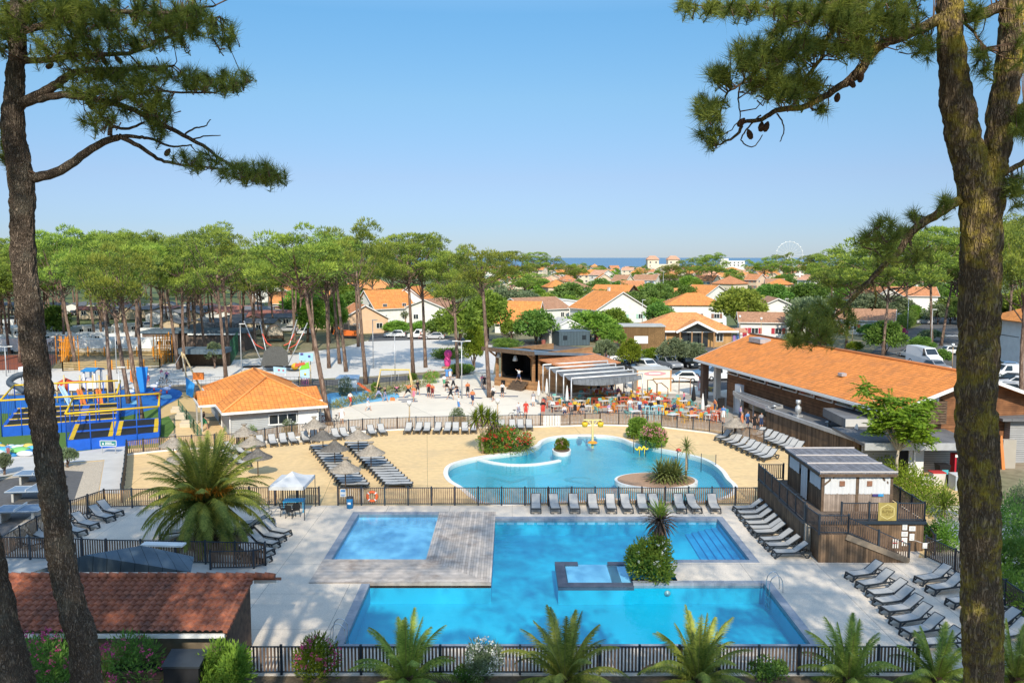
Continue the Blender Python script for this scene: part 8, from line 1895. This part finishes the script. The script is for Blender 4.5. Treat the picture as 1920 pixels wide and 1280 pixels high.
def catapult():
 c = at(515, 694); o = thing('bungee_trampoline', 'bungee trampoline with splayed poles and red safety pads', 'trampoline', c)
 for i, (x, y) in enumerate(((-4.5, 1), (-2.8, 3), (2.6, 3), (4.6, 1))):
  q = MB(); q.tube([(x * .35, y * .3, .3), (x, y, 7.0 - .3 * (i % 2))], .08, 6); q.build('pole', M['steel'], o)
 for i, (a, b) in enumerate((((-4.0, 1, 5.2), (-1.8, 1, 3.0)), ((4.0, 1, 5.2), (1.8, 1, 3.0)), ((-2.3, 2.4, 5.0), (-.8, 1.5, 3.4)), ((2.3, 2.4, 5.0), (1.0, 1.5, 3.4)))):
  q = MB(); a, b = V(a), V(b); q.tube([a, a.lerp(b, .5) + V((0, 0, -.5)), b], .09, 6); q.build('red_pad', M['paint'], o, color=(.66, .10, .06))
 q = MB(); q.add([(-2.0, 0, .6), (2.0, 0, .6), (1.7, .8, 2.6), (.8, 1.0, 3.3), (-.8, 1.0, 3.3), (-1.7, .8, 2.6)], [(0, 1, 2, 3, 4, 5)]); q.build('net_dome', mat('dark_net', (.09, .09, .085), .9, .2, 6), o)
 for x in (-3, 0, 3): q = MB(); q.lathe([(1.3, .55), (1.3, .65), (0, .65)], (x, -.6, 0), 18); q.build('trampoline_bed', M['black'], o)
 return o
catapult()
BLU, YEL = mat('trampoline_blue', (.012, .10, .50), .6, .12, 2), mat('trampoline_yellow', (.70, .45, .02), .55, .08)
def tramp(label, corners, h0, h1, nx, rows, stripe):
 """walled trampoline park: blue skirt, dark beds, yellow pads, posts with padded yellow top rails and nets"""
 A, B, C, D = [at(*c) for c in corners]; o = thing('trampoline_park', label, 'trampoline', A); A, B, C, D = [p - A for p in (A, B, C, D)]
 up = V((0, 0, h0)); q = MB()
 for a, b in ((A, B), (B, C), (C, D), (D, A)): q.add([a, b, b + up, a + up], [(0, 1, 2, 3)])
 q.add([A + up, B + up, C + up, D + up], [(0, 1, 2, 3)]); q.build('blue_skirt', BLU, o)
 L_ = lambda s, t: (A.lerp(B, s)).lerp(D.lerp(C, s), t) + up
 for i in range(nx):
  for j in range(rows):
   s0, s1, t0, t1 = (i + .10) / nx, (i + .90) / nx, (j + .1) / rows, (j + .88) / rows; z = V((0, 0, .012))
   q = MB(); q.add([L_(s0, t0) + z, L_(s1, t0) + z, L_(s1, t1) + z, L_(s0, t1) + z], [(0, 1, 2, 3)]); q.build('jumping_bed', M['black'], o)
 q = MB()
 if stripe:
  for i in range(nx):
   for s in ((i + .03) / nx, (i + .86) / nx):
    q.add([L_(s, .05) + V((0, 0, .02)), L_(s + .1 / nx, .05) + V((0, 0, .02)), L_(s + .1 / nx, .95) + V((0, 0, .02)), L_(s, .95) + V((0, 0, .02))], [(0, 1, 2, 3)])
 else:
  for j in range(rows + 1): a, b = L_(.02, min(.98, j / rows + .01)), L_(.98, min(.98, j / rows + .01)); q.bar(a + V((0, 0, .03)), b + V((0, 0, .03)), .22, .06)
 q.build('yellow_pad', YEL, o)
 H1 = V((0, 0, h1))
 for a, b, n in ((A, B, nx * 2), (D, C, nx * 2), (A, D, 2), (B, C, 2)):
  for i in range(n + 1):
   p = a.lerp(b, i / n); q = MB(); q.tube([p, p + H1], .045, 6); q.build('post', BLU, o)
  q = MB(); q.tube([a + H1, b + H1], .085, 8); q.build('padded_rail', YEL if (b - a).length > 5 else M['navy'], o)
 nb = MB()
 for a, b in ((A, D), (B, C)):
  n = 9
  for i in range(n): p = a.lerp(b, (i + .5) / n); nb.bar(p + up, p + H1, .02)
 nb.build('side_net', M['navy'], o); return o
tramp('front trampoline park with yellow striped pads and blue skirt', ((126, 847), (300, 830), (302, 800), (140, 812)), .9, 3.2, 2, 2, True)
tramp('rear trampoline park with long yellow padded rails and blue skirt', ((4, 819), (222, 803), (228, 772), (30, 783)), .95, 3.3, 3, 3, False)
def ship():
 o = thing('play_train', 'wooden climbing frame shaped like a train with blue roof and orange slides', 'climbing frame', at(160, 755)); s = at(161, 755).x - at(160, 755).x
 X = lambda u: (u - 160) * s
 for u in (108, 122, 135, 152, 165, 176, 188, 203):
  q = MB(); q.tube([(X(u), 0, 0), (X(u), 0, 2.3 + .4 * (u % 3))], .09, 7); q.build('timber_post', M['paint'], o, color=(.62, .47, .24))
  q = MB(); q.tube([(X(u), 1.6, 0), (X(u), 1.6, 2.3)], .09, 7); q.build('timber_post', M['paint'], o, color=(.62, .47, .24))
 q = MB(); q.box((X(145), .8, 1.35), (X(200) - X(108), 1.8, .1)); q.build('platform', M['wood'], o)
 q = MB(); q.box((X(140), -.08, 1.85), (X(152) - X(132), .08, .9)); q.build('white_panel', M['white'], o); q = MB(); q.tube([(X(152), .7, 2.1), (X(172), .7, 2.1)], .65, 16); q.build('boiler', M['paint'], o, color=(.5, .5, .56))
 q = MB(); q.lathe([(0, 0), (.9, 0), (.9, .8), (0, 1.3)], (X(118), .8, 1.4), 8); q.build('red_tower', M['paint'], o, color=(.5, .07, .03)); q = MB(); q.bar((X(133), -.05, 2.4), (X(168), -.05, 2.4), .08, .14); q.build('red_trim', M['paint'], o, color=(.5, .04, .05))
 q = MB()
 for u in (160, 180):
  for y in (0, 1.5): q.box((X(u), y, 2.7), (.18, .18, 1.9))
 q.box((X(171), 0, 1.95), (X(182) - X(160), .1, .7)); q.build('driver_cab', M['white'], o)
 q = MB(); q.slab([(X(157), -.4, 3.6), (X(184), -.4, 3.6), (X(182), .75, 3.85), (X(158), .75, 3.85)], .1); q.slab([(X(184), 1.9, 3.6), (X(157), 1.9, 3.6), (X(158), .75, 3.85), (X(182), .75, 3.85)], .1); q.build('cab_roof', M['paint'], o, color=(.03, .22, .5))
 for u0, u1, c, lb in ((150, 172, (.68, .20, .05), 'o'), (186, 203, (.68, .20, .05), 'o'), (116, 162, (.45, .62, .75), 'b')):
  q = MB(); a, b = V((X(u0), -.1, 1.5 if lb == 'o' else 1.9)), V((X(u1), -1.8 if lb == 'o' else -3.2, .15)); q.bar(a, b, .55, .05)
  for sg in (-1, 1): dd = V((0, sg * .28, .12)); q.bar(a + dd, b + dd, .05, .25)
  q.build('slide', M['paint'], o, color=c)
ship()
o = thing('tube_slide', 'dark grey twisting tube slide behind the big left trunk', 'slide', at(40, 738), scale=.8); q = MB(); q.tube(smooth_path([V((0, 1, 2.9)), V((-1.2, .4, 2.4)), V((-1.2, -.8, 1.7)), V((.2, -1.0, 1.1)), V((1.2, -1.2, .5))], 5), .45, 12); q.build('tube', M['paint'], o, color=(.06, .08, .10)); q = MB(); q.box((0, 1.3, 3.2), (1.3, 1.2, 1.3)); q.build('white_turret', M['white'], o)
for x in (-.6, .6): q = MB(); q.tube([(x, 1.3, 0), (x, 1.3, 2.6)], .07, 6); q.build('post', M['steel'], o)
o = thing('climbing_panel', 'leaning bright blue climbing panel with orange holds', 'climbing frame', at(265, 735)); q = MB(); q.slab([(-.5, 0, 0), (.5, 0, 0), (.75, .3, 3.0), (-.65, .3, 3.0)], .15); q.build('blue_panel', M['paint'], o, color=(.02, .22, .6)); q = MB(); q.slab([(-1.4, .2, 1.3), (-.7, .2, .9), (-.7, .4, 2.6), (-1.4, .4, 2.6)], .12); q.build('orange_panel', M['paint'], o, color=(.68, .2, .04))
def windmill():
 o = thing('windmill_tower', 'multicoloured play tower with patterned sails behind the grey hut', 'play tower', at(571, 722), scale=.72); P_ = lambda nm, c, f: (lambda q: (f(q), q.build(nm, M['paint'], o, color=c)))(MB())
 for x in (-.8, .8):
  for y in (0, 1.4): P_('post', (.6, .45, .22), lambda q: q.tube([(x, y, 0), (x, y, 4.2)], .08, 6))
 P_('pale_panel', (.45, .65, .78), lambda q: q.box((.1, -.1, 2.3), (1.6, .1, 2.2))); P_('green_panel', (.22, .58, .05), lambda q: q.slab([(-.8, -.2, 2.7), (1.0, -.2, 3.0), (.8, -.2, 4.1), (-.3, -.2, 3.7)], .1)); P_('red_cap', (.6, .12, .06), lambda q: q.slab([(-1.6, -.25, 3.2), (.3, -.25, 3.7), (.1, -.25, 4.1), (-1.5, -.25, 3.8)], .1))
 P_('orange_roller', (.7, .4, .04), lambda q: q.tube([(-1.6, -.2, 3.3), (-1.6, .6, 3.3)], .6, 12)); P_('blue_sail', (.35, .60, .78), lambda q: q.slab([(-.9, .3, 4.4), (1.5, .2, 4.2), (1.6, .2, 5.6), (-.9, .3, 5.7)], .08)); P_('pattern_block', (.1, .08, .3), lambda q: (q.box((-.4, .14, 5.5), (.5, .06, .3)), q.box((.9, .1, 5.1), (.4, .06, .3))))
 P_('lattice', (.5, .1, .3), lambda q: [q.box((-.5 + i * .3, -.18, .7), (.06, .06, 1.3)) for i in range(5)]); P_('yellow_sun', (.7, .5, .05), lambda q: q.tube([(.2, -.17, 2.0), (.2, -.22, 2.0)], .22, 10))
windmill()
o = thing('play_flag_panel', 'pale blue printed play panel peeping over the hut roof', 'play panel', at(527, 722), scale=.55); q = MB(); q.slab([(-1.6, 0, 3.0), (1.2, 0, 2.8), (1.3, 0, 4.0), (-1.7, 0, 4.3)], .08); q.build('panel', M['paint'], o, color=(.42, .62, .76)); q = MB()
for x in (-1.4, 1.0): q = MB(); q.tube([(x, .1, 0), (x, .1, 3.4)], .07, 6); q.build('post', M['white'], o)
q = MB(); q.box((-.4, -.02, 3.5), (.5, .04, .4)); q.box((.6, -.02, 3.4), (.4, .04, .4)); q.build('printed_picture', M['paint'], o, color=(.5, .12, .15))
def swing():
 o = thing('swing', 'pale timber swing frame with round basket seat', 'swing', at(741, 735)); w_ = 1.7; h = 2.7; c = (.66, .50, .24)
 for s in (-1, 1):
  for t in (-1, 1): q = MB(); q.tube([(s * (w_ + .5), t * 1.0, 0), (s * w_, 0, h)], .08, 7); q.build('leg', M['paint'], o, color=c)
 q = MB(); q.tube([(-w_ - .1, 0, h), (w_ + .1, 0, h)], .08, 8); q.build('crossbeam', M['paint'], o, color=(.7, .52, .1))
 q = MB(); q.lathe([(.55, .45), (.6, .5), (.55, .55), (0, .5)], n=18); q.build('basket_seat', M['black'], o)
 for x in (-.5, .5): q = MB(); q.tube([(x, 0, .5), (x * .7, 0, h)], .018, 5); q.build('chain', M['steel'], o)
 return o
swing()
o = thing('toddler_slide', 'small white toddler play boat with orange slide on pale blue surface', 'slide', at(662, 738)); q = MB(); q.box((-.6, .5, 1.2), (2.2, 1.2, .9)); q.build('white_hull', M['white'], o); q = MB(); q.slab([(-2.0, -.3, 1.9), (.8, -.3, 1.9), (.6, 1.3, 2.1), (-1.8, 1.3, 2.1)], .1); q.build('roof', M['paint'], o, color=(.5, .62, .72)); a, b = V((.5, .2, 1.3)), V((2.4, -.6, .15)); q = MB(); q.bar(a, b, .55, .06); q.build('slide', M['paint'], o, color=(.68, .14, .04))
for x in (-1.5, .4): q = MB(); q.tube([(x, 0, 0), (x, 0, 1.9)], .06, 6); q.build('post', M['steel'], o)
def mast_swing():
 o = thing('rope_mast', 'leaning timber masts with ropes beside the hut', 'climbing frame', at(366, 745))
 for a, b in (((-.6, 0, 0), (-1.6, .6, 5.2)), ((.8, .8, 0), (-1.4, .6, 5.0))): q = MB(); q.tube([a, b], [.13, .09], 8); q.build('timber_mast', M['paint'], o, color=(.58, .44, .24))
 for a, b in (((-1.6, .6, 5.1), (-4.2, -1, .0)), ((-1.6, .6, 5.1), (-.9, -.2, 2.2))): q = MB(); q.tube([a, b], .03, 5); q.build('rope', M['steel'], o)
 q = MB(); q.slab([(-.9, -.3, .4), (-.2, -.3, .0), (.1, -.3, 1.6), (-.9, -.3, 2.4)], .1); q.build('blue_panel', M['paint'], o, color=(.03, .25, .62)); q = MB(); q.box((.5, -.1, 2.5), (1.2, .3, .8)); q.build('orange_panel', M['paint'], o, color=(.7, .2, .04))
mast_swing()
for i, (u, v, c, lb) in enumerate([(289, 733, (.6, .65, .75), 'small white and blue spring rider on the blue surface'), (313, 738, (.55, .6, .75), 'small pale spring rider near the tan surface'), (296, 748, (.66, .2, .1), 'small orange spring rider in front of the others'), (245, 743, (.6, .7, .8), 'small pale boat shaped rocker beside the pine')]):
 o = thing('spring_rider', lb, 'spring rider', at(u, v)); q = MB(); q.ball((0, 0, .6), (.5, .22, .25), 10, 6); q.ball((.4, 0, .95), (.16, .12, .16), 8, 5); q.build('rider_body', M['paint'], o, color=c); q = MB(); q.tube([(0, 0, 0), (0, 0, .45)], .1, 8); q.build('spring', M['paint'], o, color=(.5, .05, .05))
for i, (u, v) in enumerate([(332, 773), (341, 785), (350, 800)]):
 o = thing('seat_block', f'pale timber seat block on the turf edge, {ordn(i + 1)} from the back', 'bench', at(u, v), group='seat blocks by the green fence'); q = MB(); q.box((0, 0, .2), (1.1, .6, .4)); q.build('block', M['paint'], o, color=(.58, .50, .38)); q = MB(); q.box((0, .2, .5), (1.1, .2, .25)); q.build('back_block', M['paint'], o, color=(.55, .47, .35))
o = thing('bouncy_castle', 'heap of deflated blue white and green bouncy castle at the left edge', 'bouncy castle', at(30, 850)); R.seed(451)
for i in range(26):
 q = MB(); q.ball((R.uniform(-3.4, 2.2), R.uniform(-1.2, 1.4), R.uniform(.05, .55)), (R.uniform(.4, 1.0), R.uniform(.3, .7), R.uniform(.15, .4)), 9, 6); q.build('inflatable_fold', M['paint'], o, color=R.choice([(.1, .4, .55), (.7, .72, .75), (.2, .55, .65), (.2, .5, .15), (.65, .45, .1), (.03, .2, .45)]))
o = thing('trampoline_sign', 'teal sign board with white lettering in front of the trampolines', 'sign', at(204, 850)); zt = ht(204, 850, 825); q = MB(); q.box((0, 0, zt - .25), (1.3, .05, .46)); q.build('board', mat('sign_teal', (.04, .2, .2), .5, .05), o); q = MB()
q.box((0, -.03, zt - .03), (1.34, .02, .04)); q.box((0, -.03, zt - .47), (1.34, .02, .04)); q.box((-.66, -.03, zt - .25), (.04, .02, .46)); q.box((.66, -.03, zt - .25), (.04, .02, .46)); q.build('white_border', M['white'], o); q = MB(); q.add([(-.5, -.035, zt - .36), (-.34, -.035, zt - .36), (-.42, -.035, zt - .14)], [(0, 1, 2)])
for i in range(7): q.box((-.2 + i * .075, -.035, zt - .2), (.05, .01, .09)); q.box((-.2 + i * .11, -.035, zt - .33), (.08, .01, .08))
q.build('lettering', M['white'], o)
for x in (-.55, .55): q = MB(); q.box((x, .03, zt / 2), (.05, .05, zt)); q.build('post', M['steel'], o)
def cage():
 o = thing('ball_court', 'orange framed ball court with slatted timber boards', 'ball court', at(125, 690)); A, B, C, D = at(118, 696) - at(125, 690), at(300, 690) - at(125, 690), at(318, 668) - at(125, 690), at(135, 668) - at(125, 690); n = 10
 for a, b, h in ((A, B, 1.0), (B, C, 3.6), (D, C, 1.2), (A, D, 3.6)):
  for k in range(5):
   if k * .25 < h + .2: q = MB(); q.bar(a + V((0, 0, .2 + k * .25)), b + V((0, 0, .2 + k * .25)), .06, .14); q.build('timber_board', M['paint'], o, color=(.42, .30, .14))
  m_ = 6 if (b - a).length > 8 else 4
  for i in range(m_ + 1): p = a.lerp(b, i / m_); q = MB(); q.box(p + V((0, 0, h / 2 + .2)), (.14, .14, h + .4)); q.build('orange_post', M['paint'], o, color=(.68, .25, .02))
 for base in (A.lerp(D, .5), B.lerp(C, .5)):
  for dx in (-1.4, -.5, .5, 1.4):
   for dy in (-.6, .6): q = MB(); q.tube([base + V((dx, dy, 0)), base + V((dx, dy, 4.2))], .07, 6); q.build('goal_frame', M['paint'], o, color=(.68, .25, .02))
  for z in (1.2, 2.4, 3.6): q = MB(); q.bar(base + V((-1.4, 0, z)), base + V((1.4, 0, z)), .12); q.build('goal_frame', M['paint'], o, color=(.68, .25, .02))
cage()
o = thing('padel_shelter', 'low dark roofed shelter beside the padel court', 'shelter', at(378, 690)); q = MB(); q.box((0, 1, 2.5), (7, 4, .7)); q.build('roof', M['canvas'], o); q = MB(); q.box((0, 2.8, 1.1), (6.5, .2, 2.2)); q.box((-3.2, 1, 1.1), (.2, 3.6, 2.2)); q.build('wall', M['wood'], o)
o = thing('clubhouse', 'brown clubhouse with dark blue grey roof behind the padel court', 'building', at(400, 660)); q = MB(); q.box((-9, 3, 1.6), (6, 6, 3.2)); q.box((0, 4, 1.6), (10, 6, 3.2)); q.build('wall', M['wallp'], o, color=(.15, .11, .09)); q = MB(); q.box((0, 4, 3.4), (11, 7, .4)); q.box((-9, 3, 3.4), (6.6, 6.6, .4)); q.build('roof', M['canvas'], o); q = MB(); q.box((0, .6, 3.0), (9, .1, .3)); q.build('white_fascia', M['white'], o)
def lamp(u, v, vt, label, kind=0):
 p = at(u, v); h = ht(u, v, vt); o = thing('street_lamp', label, 'street lamp', p); q = MB(); q.tube([(0, 0, 0), (0, 0, h)], [.08, .05], 8); q.build('pole', M['steel'] if kind < 2 else M['paint'], o, color=(.45, .33, .2))
 if kind == 0:
  for s in (-1, 1): q = MB(); q.bar((0, 0, h), (s * .8, 0, h + .05), .06); q.box((s * .75, 0, h + .06), (.6, .25, .1)); q.build('lamp_head', M['lamp'], o)
 elif kind == 1: q = MB(); q.box((.3, 0, h), (.8, .25, .1)); q.build('lamp_head', M['lamp'], o)
 else: q = MB(); q.lathe([(0, h + .5), (.2, h + .48), (.22, h + .3), (.16, h), (0, h)], n=12); q.build('lamp_head', M['lamp'], o)
for a in [(866, 747, 640, 'double headed steel lamp post on the plaza', 0), (768, 800, 760, 'short wooden lamp post behind the curved fence, left one', 2), (933, 800, 756, 'short wooden lamp post behind the curved fence, right one', 2), (453, 700, 607, 'tall grey lamp post on the gravel path left of the fork pine', 1), (219, 700, 612, 'lamp post in front of the orange ball court', 1), (741, 718, 629, 'double headed lamp post behind the swing', 0), (700, 690, 600, 'thin lamp post on the far gravel path', 1), (226, 780, 688, 'slim steel post behind the front trampoline park', 1), (12, 705, 650, 'floodlight pole by the clay court', 0),
          (1701, 626, 560, 'white tapered street lamp beside the red bougainvillea', 1), (1745, 660, 580, 'white street lamp on the traffic island', 1), (1471, 620, 560, 'tall lamp post behind the restaurant ridge', 1), (1204, 612, 562, 'white pole in front of the wide villa', 1), (1598, 640, 617, 'small park lamp behind the orange ridge', 2), (1386, 648, 596, 'park lamp beside the market awning', 2), (1426, 650, 600, 'park lamp left of the mint trimmed house', 2), (1243, 560, 510, 'pale mast among the town trees', 1), (1785, 690, 650, 'short sign post by the parking bays', 2)]: lamp(*a)
o = thing('feather_flag', 'white feather flag beside the reception roof', 'flag', at(1355, 640)); h = ht(1355, 640, 590); q = MB(); q.tube([(0, 0, 0), (0, 0, h)], .05, 6); q.build('pole', M['steel'], o); q = MB(); q.slab([(0, 0, h * .3), (.7, 0, h * .35), (.6, 0, h * .9), (0, 0, h)], .03); q.build('banner', M['paint'], o, color=(.65, .7, .75))
o = thing('pink_sculpture', 'bright pink figure sculpture beside the dark leaning pine', 'sculpture', at(839, 690)); q = MB(); q.ball((0, 0, 1.0), (.5, .4, .9), 10, 7); q.ball((.1, 0, 2.1), (.6, .45, .6), 10, 7); q.build('pink_figure', M['paint'], o, color=(.68, .06, .25)); q = MB(); q.lathe([(.9, 0), (.8, .25), (0, .3)], n=14); q.build('plinth', M['paint'], o, color=(.4, .2, .12))
def bicycle():
 o = thing('bicycle', 'b', 'bicycle')
 for x in (-.52, .52):
  q = MB(); n = 18; q.tube([(x + .33 * cos(2 * pi * i / n), 0, .34 + .33 * sin(2 * pi * i / n)) for i in range(n + 1)], .025, 5, False); q.build('wheel', M['tyre'], o)
 q = MB(); a, b, c, d = V((-.52, 0, .34)), V((-.1, 0, .32)), V((-.2, 0, .85)), V((.38, 0, .82))
 for s, e in ((a, b), (a, c), (b, c), (c, d), (b, d), (d, V((.52, 0, .34)))): q.tube([s, e], .022, 6)
 q.build('frame', M['paint'], o); q = MB(); q.tube([(.36, -.25, 1.0), (.34, 0, .95), (.36, .25, 1.0)], .018, 5); q.build('handlebar', M['dark'], o); q = MB(); q.box((-.22, 0, .92), (.26, .13, .06)); q.build('saddle', M['black'], o); return o
KBI = Kind(bicycle)
for u, v, rz, c, lb in [(604, 790, .8, (.05, .05, .06), 'black bicycle leaning at the corner of the grey hut'), (608, 796, .3, (.5, .05, .04), 'red bicycle beside the leaning pine trunk'), (968, 785, .4, (.3, .35, .4), 'grey bicycle held by the light haired person'), (633, 795, 1.2, (.03, .03, .03), 'dark bicycle beside the person in the white dress'), (308, 722, .2, (.04, .04, .04), 'dark pushchair like bicycle on the playground path'), (789, 637, .1, (.5, .1, .06), 'red bicycle on the road in front of the white van')]: KBI.place(at(u, v), rz, lb, 'bicycles', color=c)
person(789, 637, 'sit', 90, (.6, .15, .1), BK, 'person in red riding on the road before the white van', pos=at(789, 637) + V((0, 0, .45)))
sb = SB
for dx, dy, sz, c, nm, lb in [(1.0, -.7, (.9, .6, .5), (.45, .42, .38), 'storage_crate', 'grey storage crate in front of the white door'), (1.9, -.5, (.9, .7, .9), (.55, .53, .5), 'storage_crate', 'pale stacked crate with red lid by the service bay'), (3.3, -1.6, (1.8, 1.0, 1.0), (.36, .42, .48), 'chest_freezer', 'grey blue chest freezer outside the service bay'), (3.6, -2.7, (1.4, .9, .7), (.55, .09, .05), 'red_table', 'red table edge in front of the chest freezer')]:
 o = thing(nm, lb, 'crate' if 'crate' in nm else nm.replace('_', ' '), V((sb.x + dx, sb.y + dy, 0))); q = MB(); q.box((0, 0, sz[2] / 2), sz); q.build('body', M['paint'], o, color=c); q = MB(); q.box((0, 0, sz[2] + .03), (sz[0] + .06, sz[1] + .06, .06)); q.build('lid', M['paint'], o, color=(.5, .05, .05) if 'red' in lb else (.6, .6, .6))
o = thing('drinks_fridge', 'red sided glass door drinks fridge in the service bay', 'fridge', V((sb.x + 3.9, sb.y + .6, 0))); q = MB(); q.box((0, 0, 1.0), (.8, .7, 2.0)); q.build('cabinet', M['paint'], o, color=(.5, .02, .04)); q = MB(); q.box((.02, -.36, 1.05), (.6, .03, 1.5)); q.build('glass_door', M['glass_d'], o); q = MB(); q.box((0, -.36, 1.9), (.8, .04, .2)); q.build('top_panel', M['white'], o)
o = thing('waste_bin', 'black wheelie bin with turquoise label in the service bay', 'bin', V((sb.x + 2.6, sb.y + .2, 0))); q = MB(); q.add([(-.3, -.35, 0), (.3, -.35, 0), (.3, .35, 0), (-.3, .35, 0), (-.38, -.42, 1.25), (.38, -.42, 1.25), (.38, .42, 1.25), (-.38, .42, 1.25)], [(3, 2, 1, 0), (4, 5, 6, 7), (0, 1, 5, 4), (1, 2, 6, 5), (2, 3, 7, 6), (3, 0, 4, 7)]); q.build('body', M['black'], o); q = MB(); q.box((0, -.4, .85), (.45, .04, .3)); q.build('label', M['paint'], o, color=(.1, .45, .5)); q = MB(); q.box((0, 0, 1.3), (.8, .9, .08)); q.build('lid', M['black'], o)
o = thing('orange_post', 'orange barrier leaning at the corner right of the trunk', 'barrier', at(1882, 880)); q = MB(); q.slab([(-.12, 0, 0), (.12, 0, 0), (.05, .5, 2.5), (-.15, .5, 2.5)], .1); q.build('board', M['paint'], o, color=(.6, .2, .05)); q = MB(); q.box((.6, .6, 1.1), (1.0, .4, 2.2)); q.build('grey_board', M['wallp'], o, color=(.4, .36, .3))
o = thing('timber_planter', 'weathered timber planter box in front of the tiled hut', 'planter', V((0, 0, 0))); a, b = at_y(180, 1290, 29.4), at_y(330, 1290, 29.4); a.z = b.z = 0; q = MB()
for i in range(4): q.box(((a.x + b.x) / 2, a.y + .6, .14 + i * .27), (b.x - a.x, .08, .25)); q.box((b.x, a.y + 1.1, .14 + i * .27), (.08, 1.0, .25))
q.build('boards', M['wood'], o); q = MB(); q.box(((a.x + b.x) / 2, a.y + 1.1, .9), (b.x - a.x - .1, .9, .1)); q.build('soil', M['black'], o)
o = thing('black_bin', 'large black storage bin beside the timber planter', 'storage bin', V((at_y(348, 1250, 30.0).x, 30.0, 0))); q = MB(); q.box((0, 0, .75), (1.25, .9, 1.5)); q.build('body', M['black'], o); q = MB(); q.slab([(-.68, -.5, 1.52), (.68, -.5, 1.52), (.68, .5, 1.72), (-.68, .5, 1.72)], .08); q.build('lid', M['dark'], o)
o = thing('timber_kerb', 'dark timber edge board along the front of the palm bed', 'kerb', V((0, 0, 0))); q = MB(); q.bar((wx(455, 1275), wy(1264) - 2.1, .12), (wx(1900, 1275), wy(1264) - 2.1, .12), .2, .3); q.build('board', M['wood'], o)
sheet('planting_bed', [(wx(440, 1270), wy(1264) - 2.0), (wx(1800, 1270), wy(1264) - 2.0), (wx(1800, 1270), wy(1264) - .15), (wx(440, 1270), wy(1264) - .15)], .02, mat('planting_soil', (.20, .15, .10), .95, .35, 6, col2=(.10, .08, .05), bump=.8), (), 'bare planting bed under the front palms', True)
def ferris():
 y = 920.0; c = at_y(1480, 478, y); r_ = 24.0 / FPX * y * 1.02; o = thing('ferris_wheel', 'white ferris wheel rising above the town pines at the horizon', 'ferris wheel', (c.x, y, 0)); zc = c.z
 n = 40
 for dy in (-1.0, 1.0):
  q = MB(); q.tube([(r_ * cos(2 * pi * i / n), dy, zc + r_ * sin(2 * pi * i / n)) for i in range(n + 1)], .14, 5, False); q.build('rim', M['white'], o)
 for i in range(20):
  a = 2 * pi * i / 20; q = MB(); q.tube([(0, 0, zc), (r_ * cos(a), 0, zc + r_ * sin(a))], .10, 4, False); q.build('spoke', M['white'], o)
  q = MB(); q.box((r_ * 1.03 * cos(a), 0, zc + r_ * 1.03 * sin(a)), (.8, .8, 1.0)); q.build('gondola', M['white'], o)
 for s in (-1, 1): q = MB(); q.tube([(s * 8, 0, 0), (0, 0, zc)], .4, 6); q.build('support_leg', M['white'], o)
ferris()
w = bpy.data.worlds.new('World'); sc.world = w; w.use_nodes = True
t = w.node_tree; t.nodes.clear()
sk = t.nodes.new('ShaderNodeTexSky'); sk.sky_type = 'NISHITA'; sk.sun_disc = False
SUN_E, SUN_DIR = radians(37), V((.09, -1, 0)).normalized()
sk.sun_elevation = SUN_E; sk.sun_rotation = atan2(SUN_DIR.x, SUN_DIR.y); sk.altitude = 0; sk.air_density = 1.0; sk.dust_density = .1; sk.ozone_density = 3.0
bg = t.nodes.new('ShaderNodeBackground'); bg.inputs[1].default_value = .15
wo = t.nodes.new('ShaderNodeOutputWorld'); hs = t.nodes.new('ShaderNodeHueSaturation'); hs.inputs['Saturation'].default_value = 1.0; t.links.new(sk.outputs[0], hs.inputs['Color']); tc = t.nodes.new('ShaderNodeTexCoord'); sp = t.nodes.new('ShaderNodeSeparateXYZ'); t.links.new(tc.outputs['Generated'], sp.inputs[0])
rp = t.nodes.new('ShaderNodeValToRGB'); rp.color_ramp.elements[0].color = (.36, .455, .71, 1); rp.color_ramp.elements[1].position = .6; rp.color_ramp.elements[1].color = (3.3, 2.85, 2.3, 1)
for ps, cc_ in ((.04, (.40, .49, .72, 1)), (.09, (.52, .555, .70, 1)), (.175, (.60, .74, .79, 1)), (.262, (.57, .86, .93, 1))): e2 = rp.color_ramp.elements.new(ps); e2.color = cc_
t.links.new(sp.outputs[2], rp.inputs[0])
mm = t.nodes.new('ShaderNodeMix'); mm.data_type = 'RGBA'; mm.blend_type = 'MULTIPLY'; mm.inputs[0].default_value = 1.0
t.links.new(hs.outputs[0], mm.inputs[6]); t.links.new(rp.outputs[0], mm.inputs[7]); t.links.new(mm.outputs[2], bg.inputs[0]); t.links.new(bg.outputs[0], wo.inputs[0])
sd = bpy.data.lights.new('sun', 'SUN'); sd.energy = 5.0; sd.angle = radians(.5); sd.color = (1.0, .91, .75)
so = bpy.data.objects.new('sun', sd); COL.objects.link(so)
dirv = V((SUN_DIR.x * cos(SUN_E), SUN_DIR.y * cos(SUN_E), sin(SUN_E)))
so.rotation_euler = (-dirv).to_track_quat('-Z', 'Y').to_euler(); so.location = (0, -30, 60)
cd = bpy.data.cameras.new('camera'); cd.sensor_width = 36; cd.lens = 36 * FPX / 1920; cd.clip_end = 100000; cd.clip_start = .1
co = bpy.data.objects.new('camera', cd); COL.objects.link(co); co.location = (0, 0, CAMH); co.rotation_euler = (pi / 2 - PITCH, 0, 0)
sc.camera = co
sc.view_settings.view_transform = 'Standard'; sc.view_settings.look = 'None'; sc.view_settings.exposure = 0
sc.cycles.max_bounces = 7; sc.cycles.transparent_max_bounces = 12; sc.cycles.diffuse_bounces = 3; sc.cycles.caustics_reflective = False; sc.cycles.caustics_refractive = False
sc.cycles.use_denoising = True
try: sc.cycles.denoiser = 'OPENIMAGEDENOISE'
except Exception: pass
sc.cycles.sample_clamp_indirect = 6
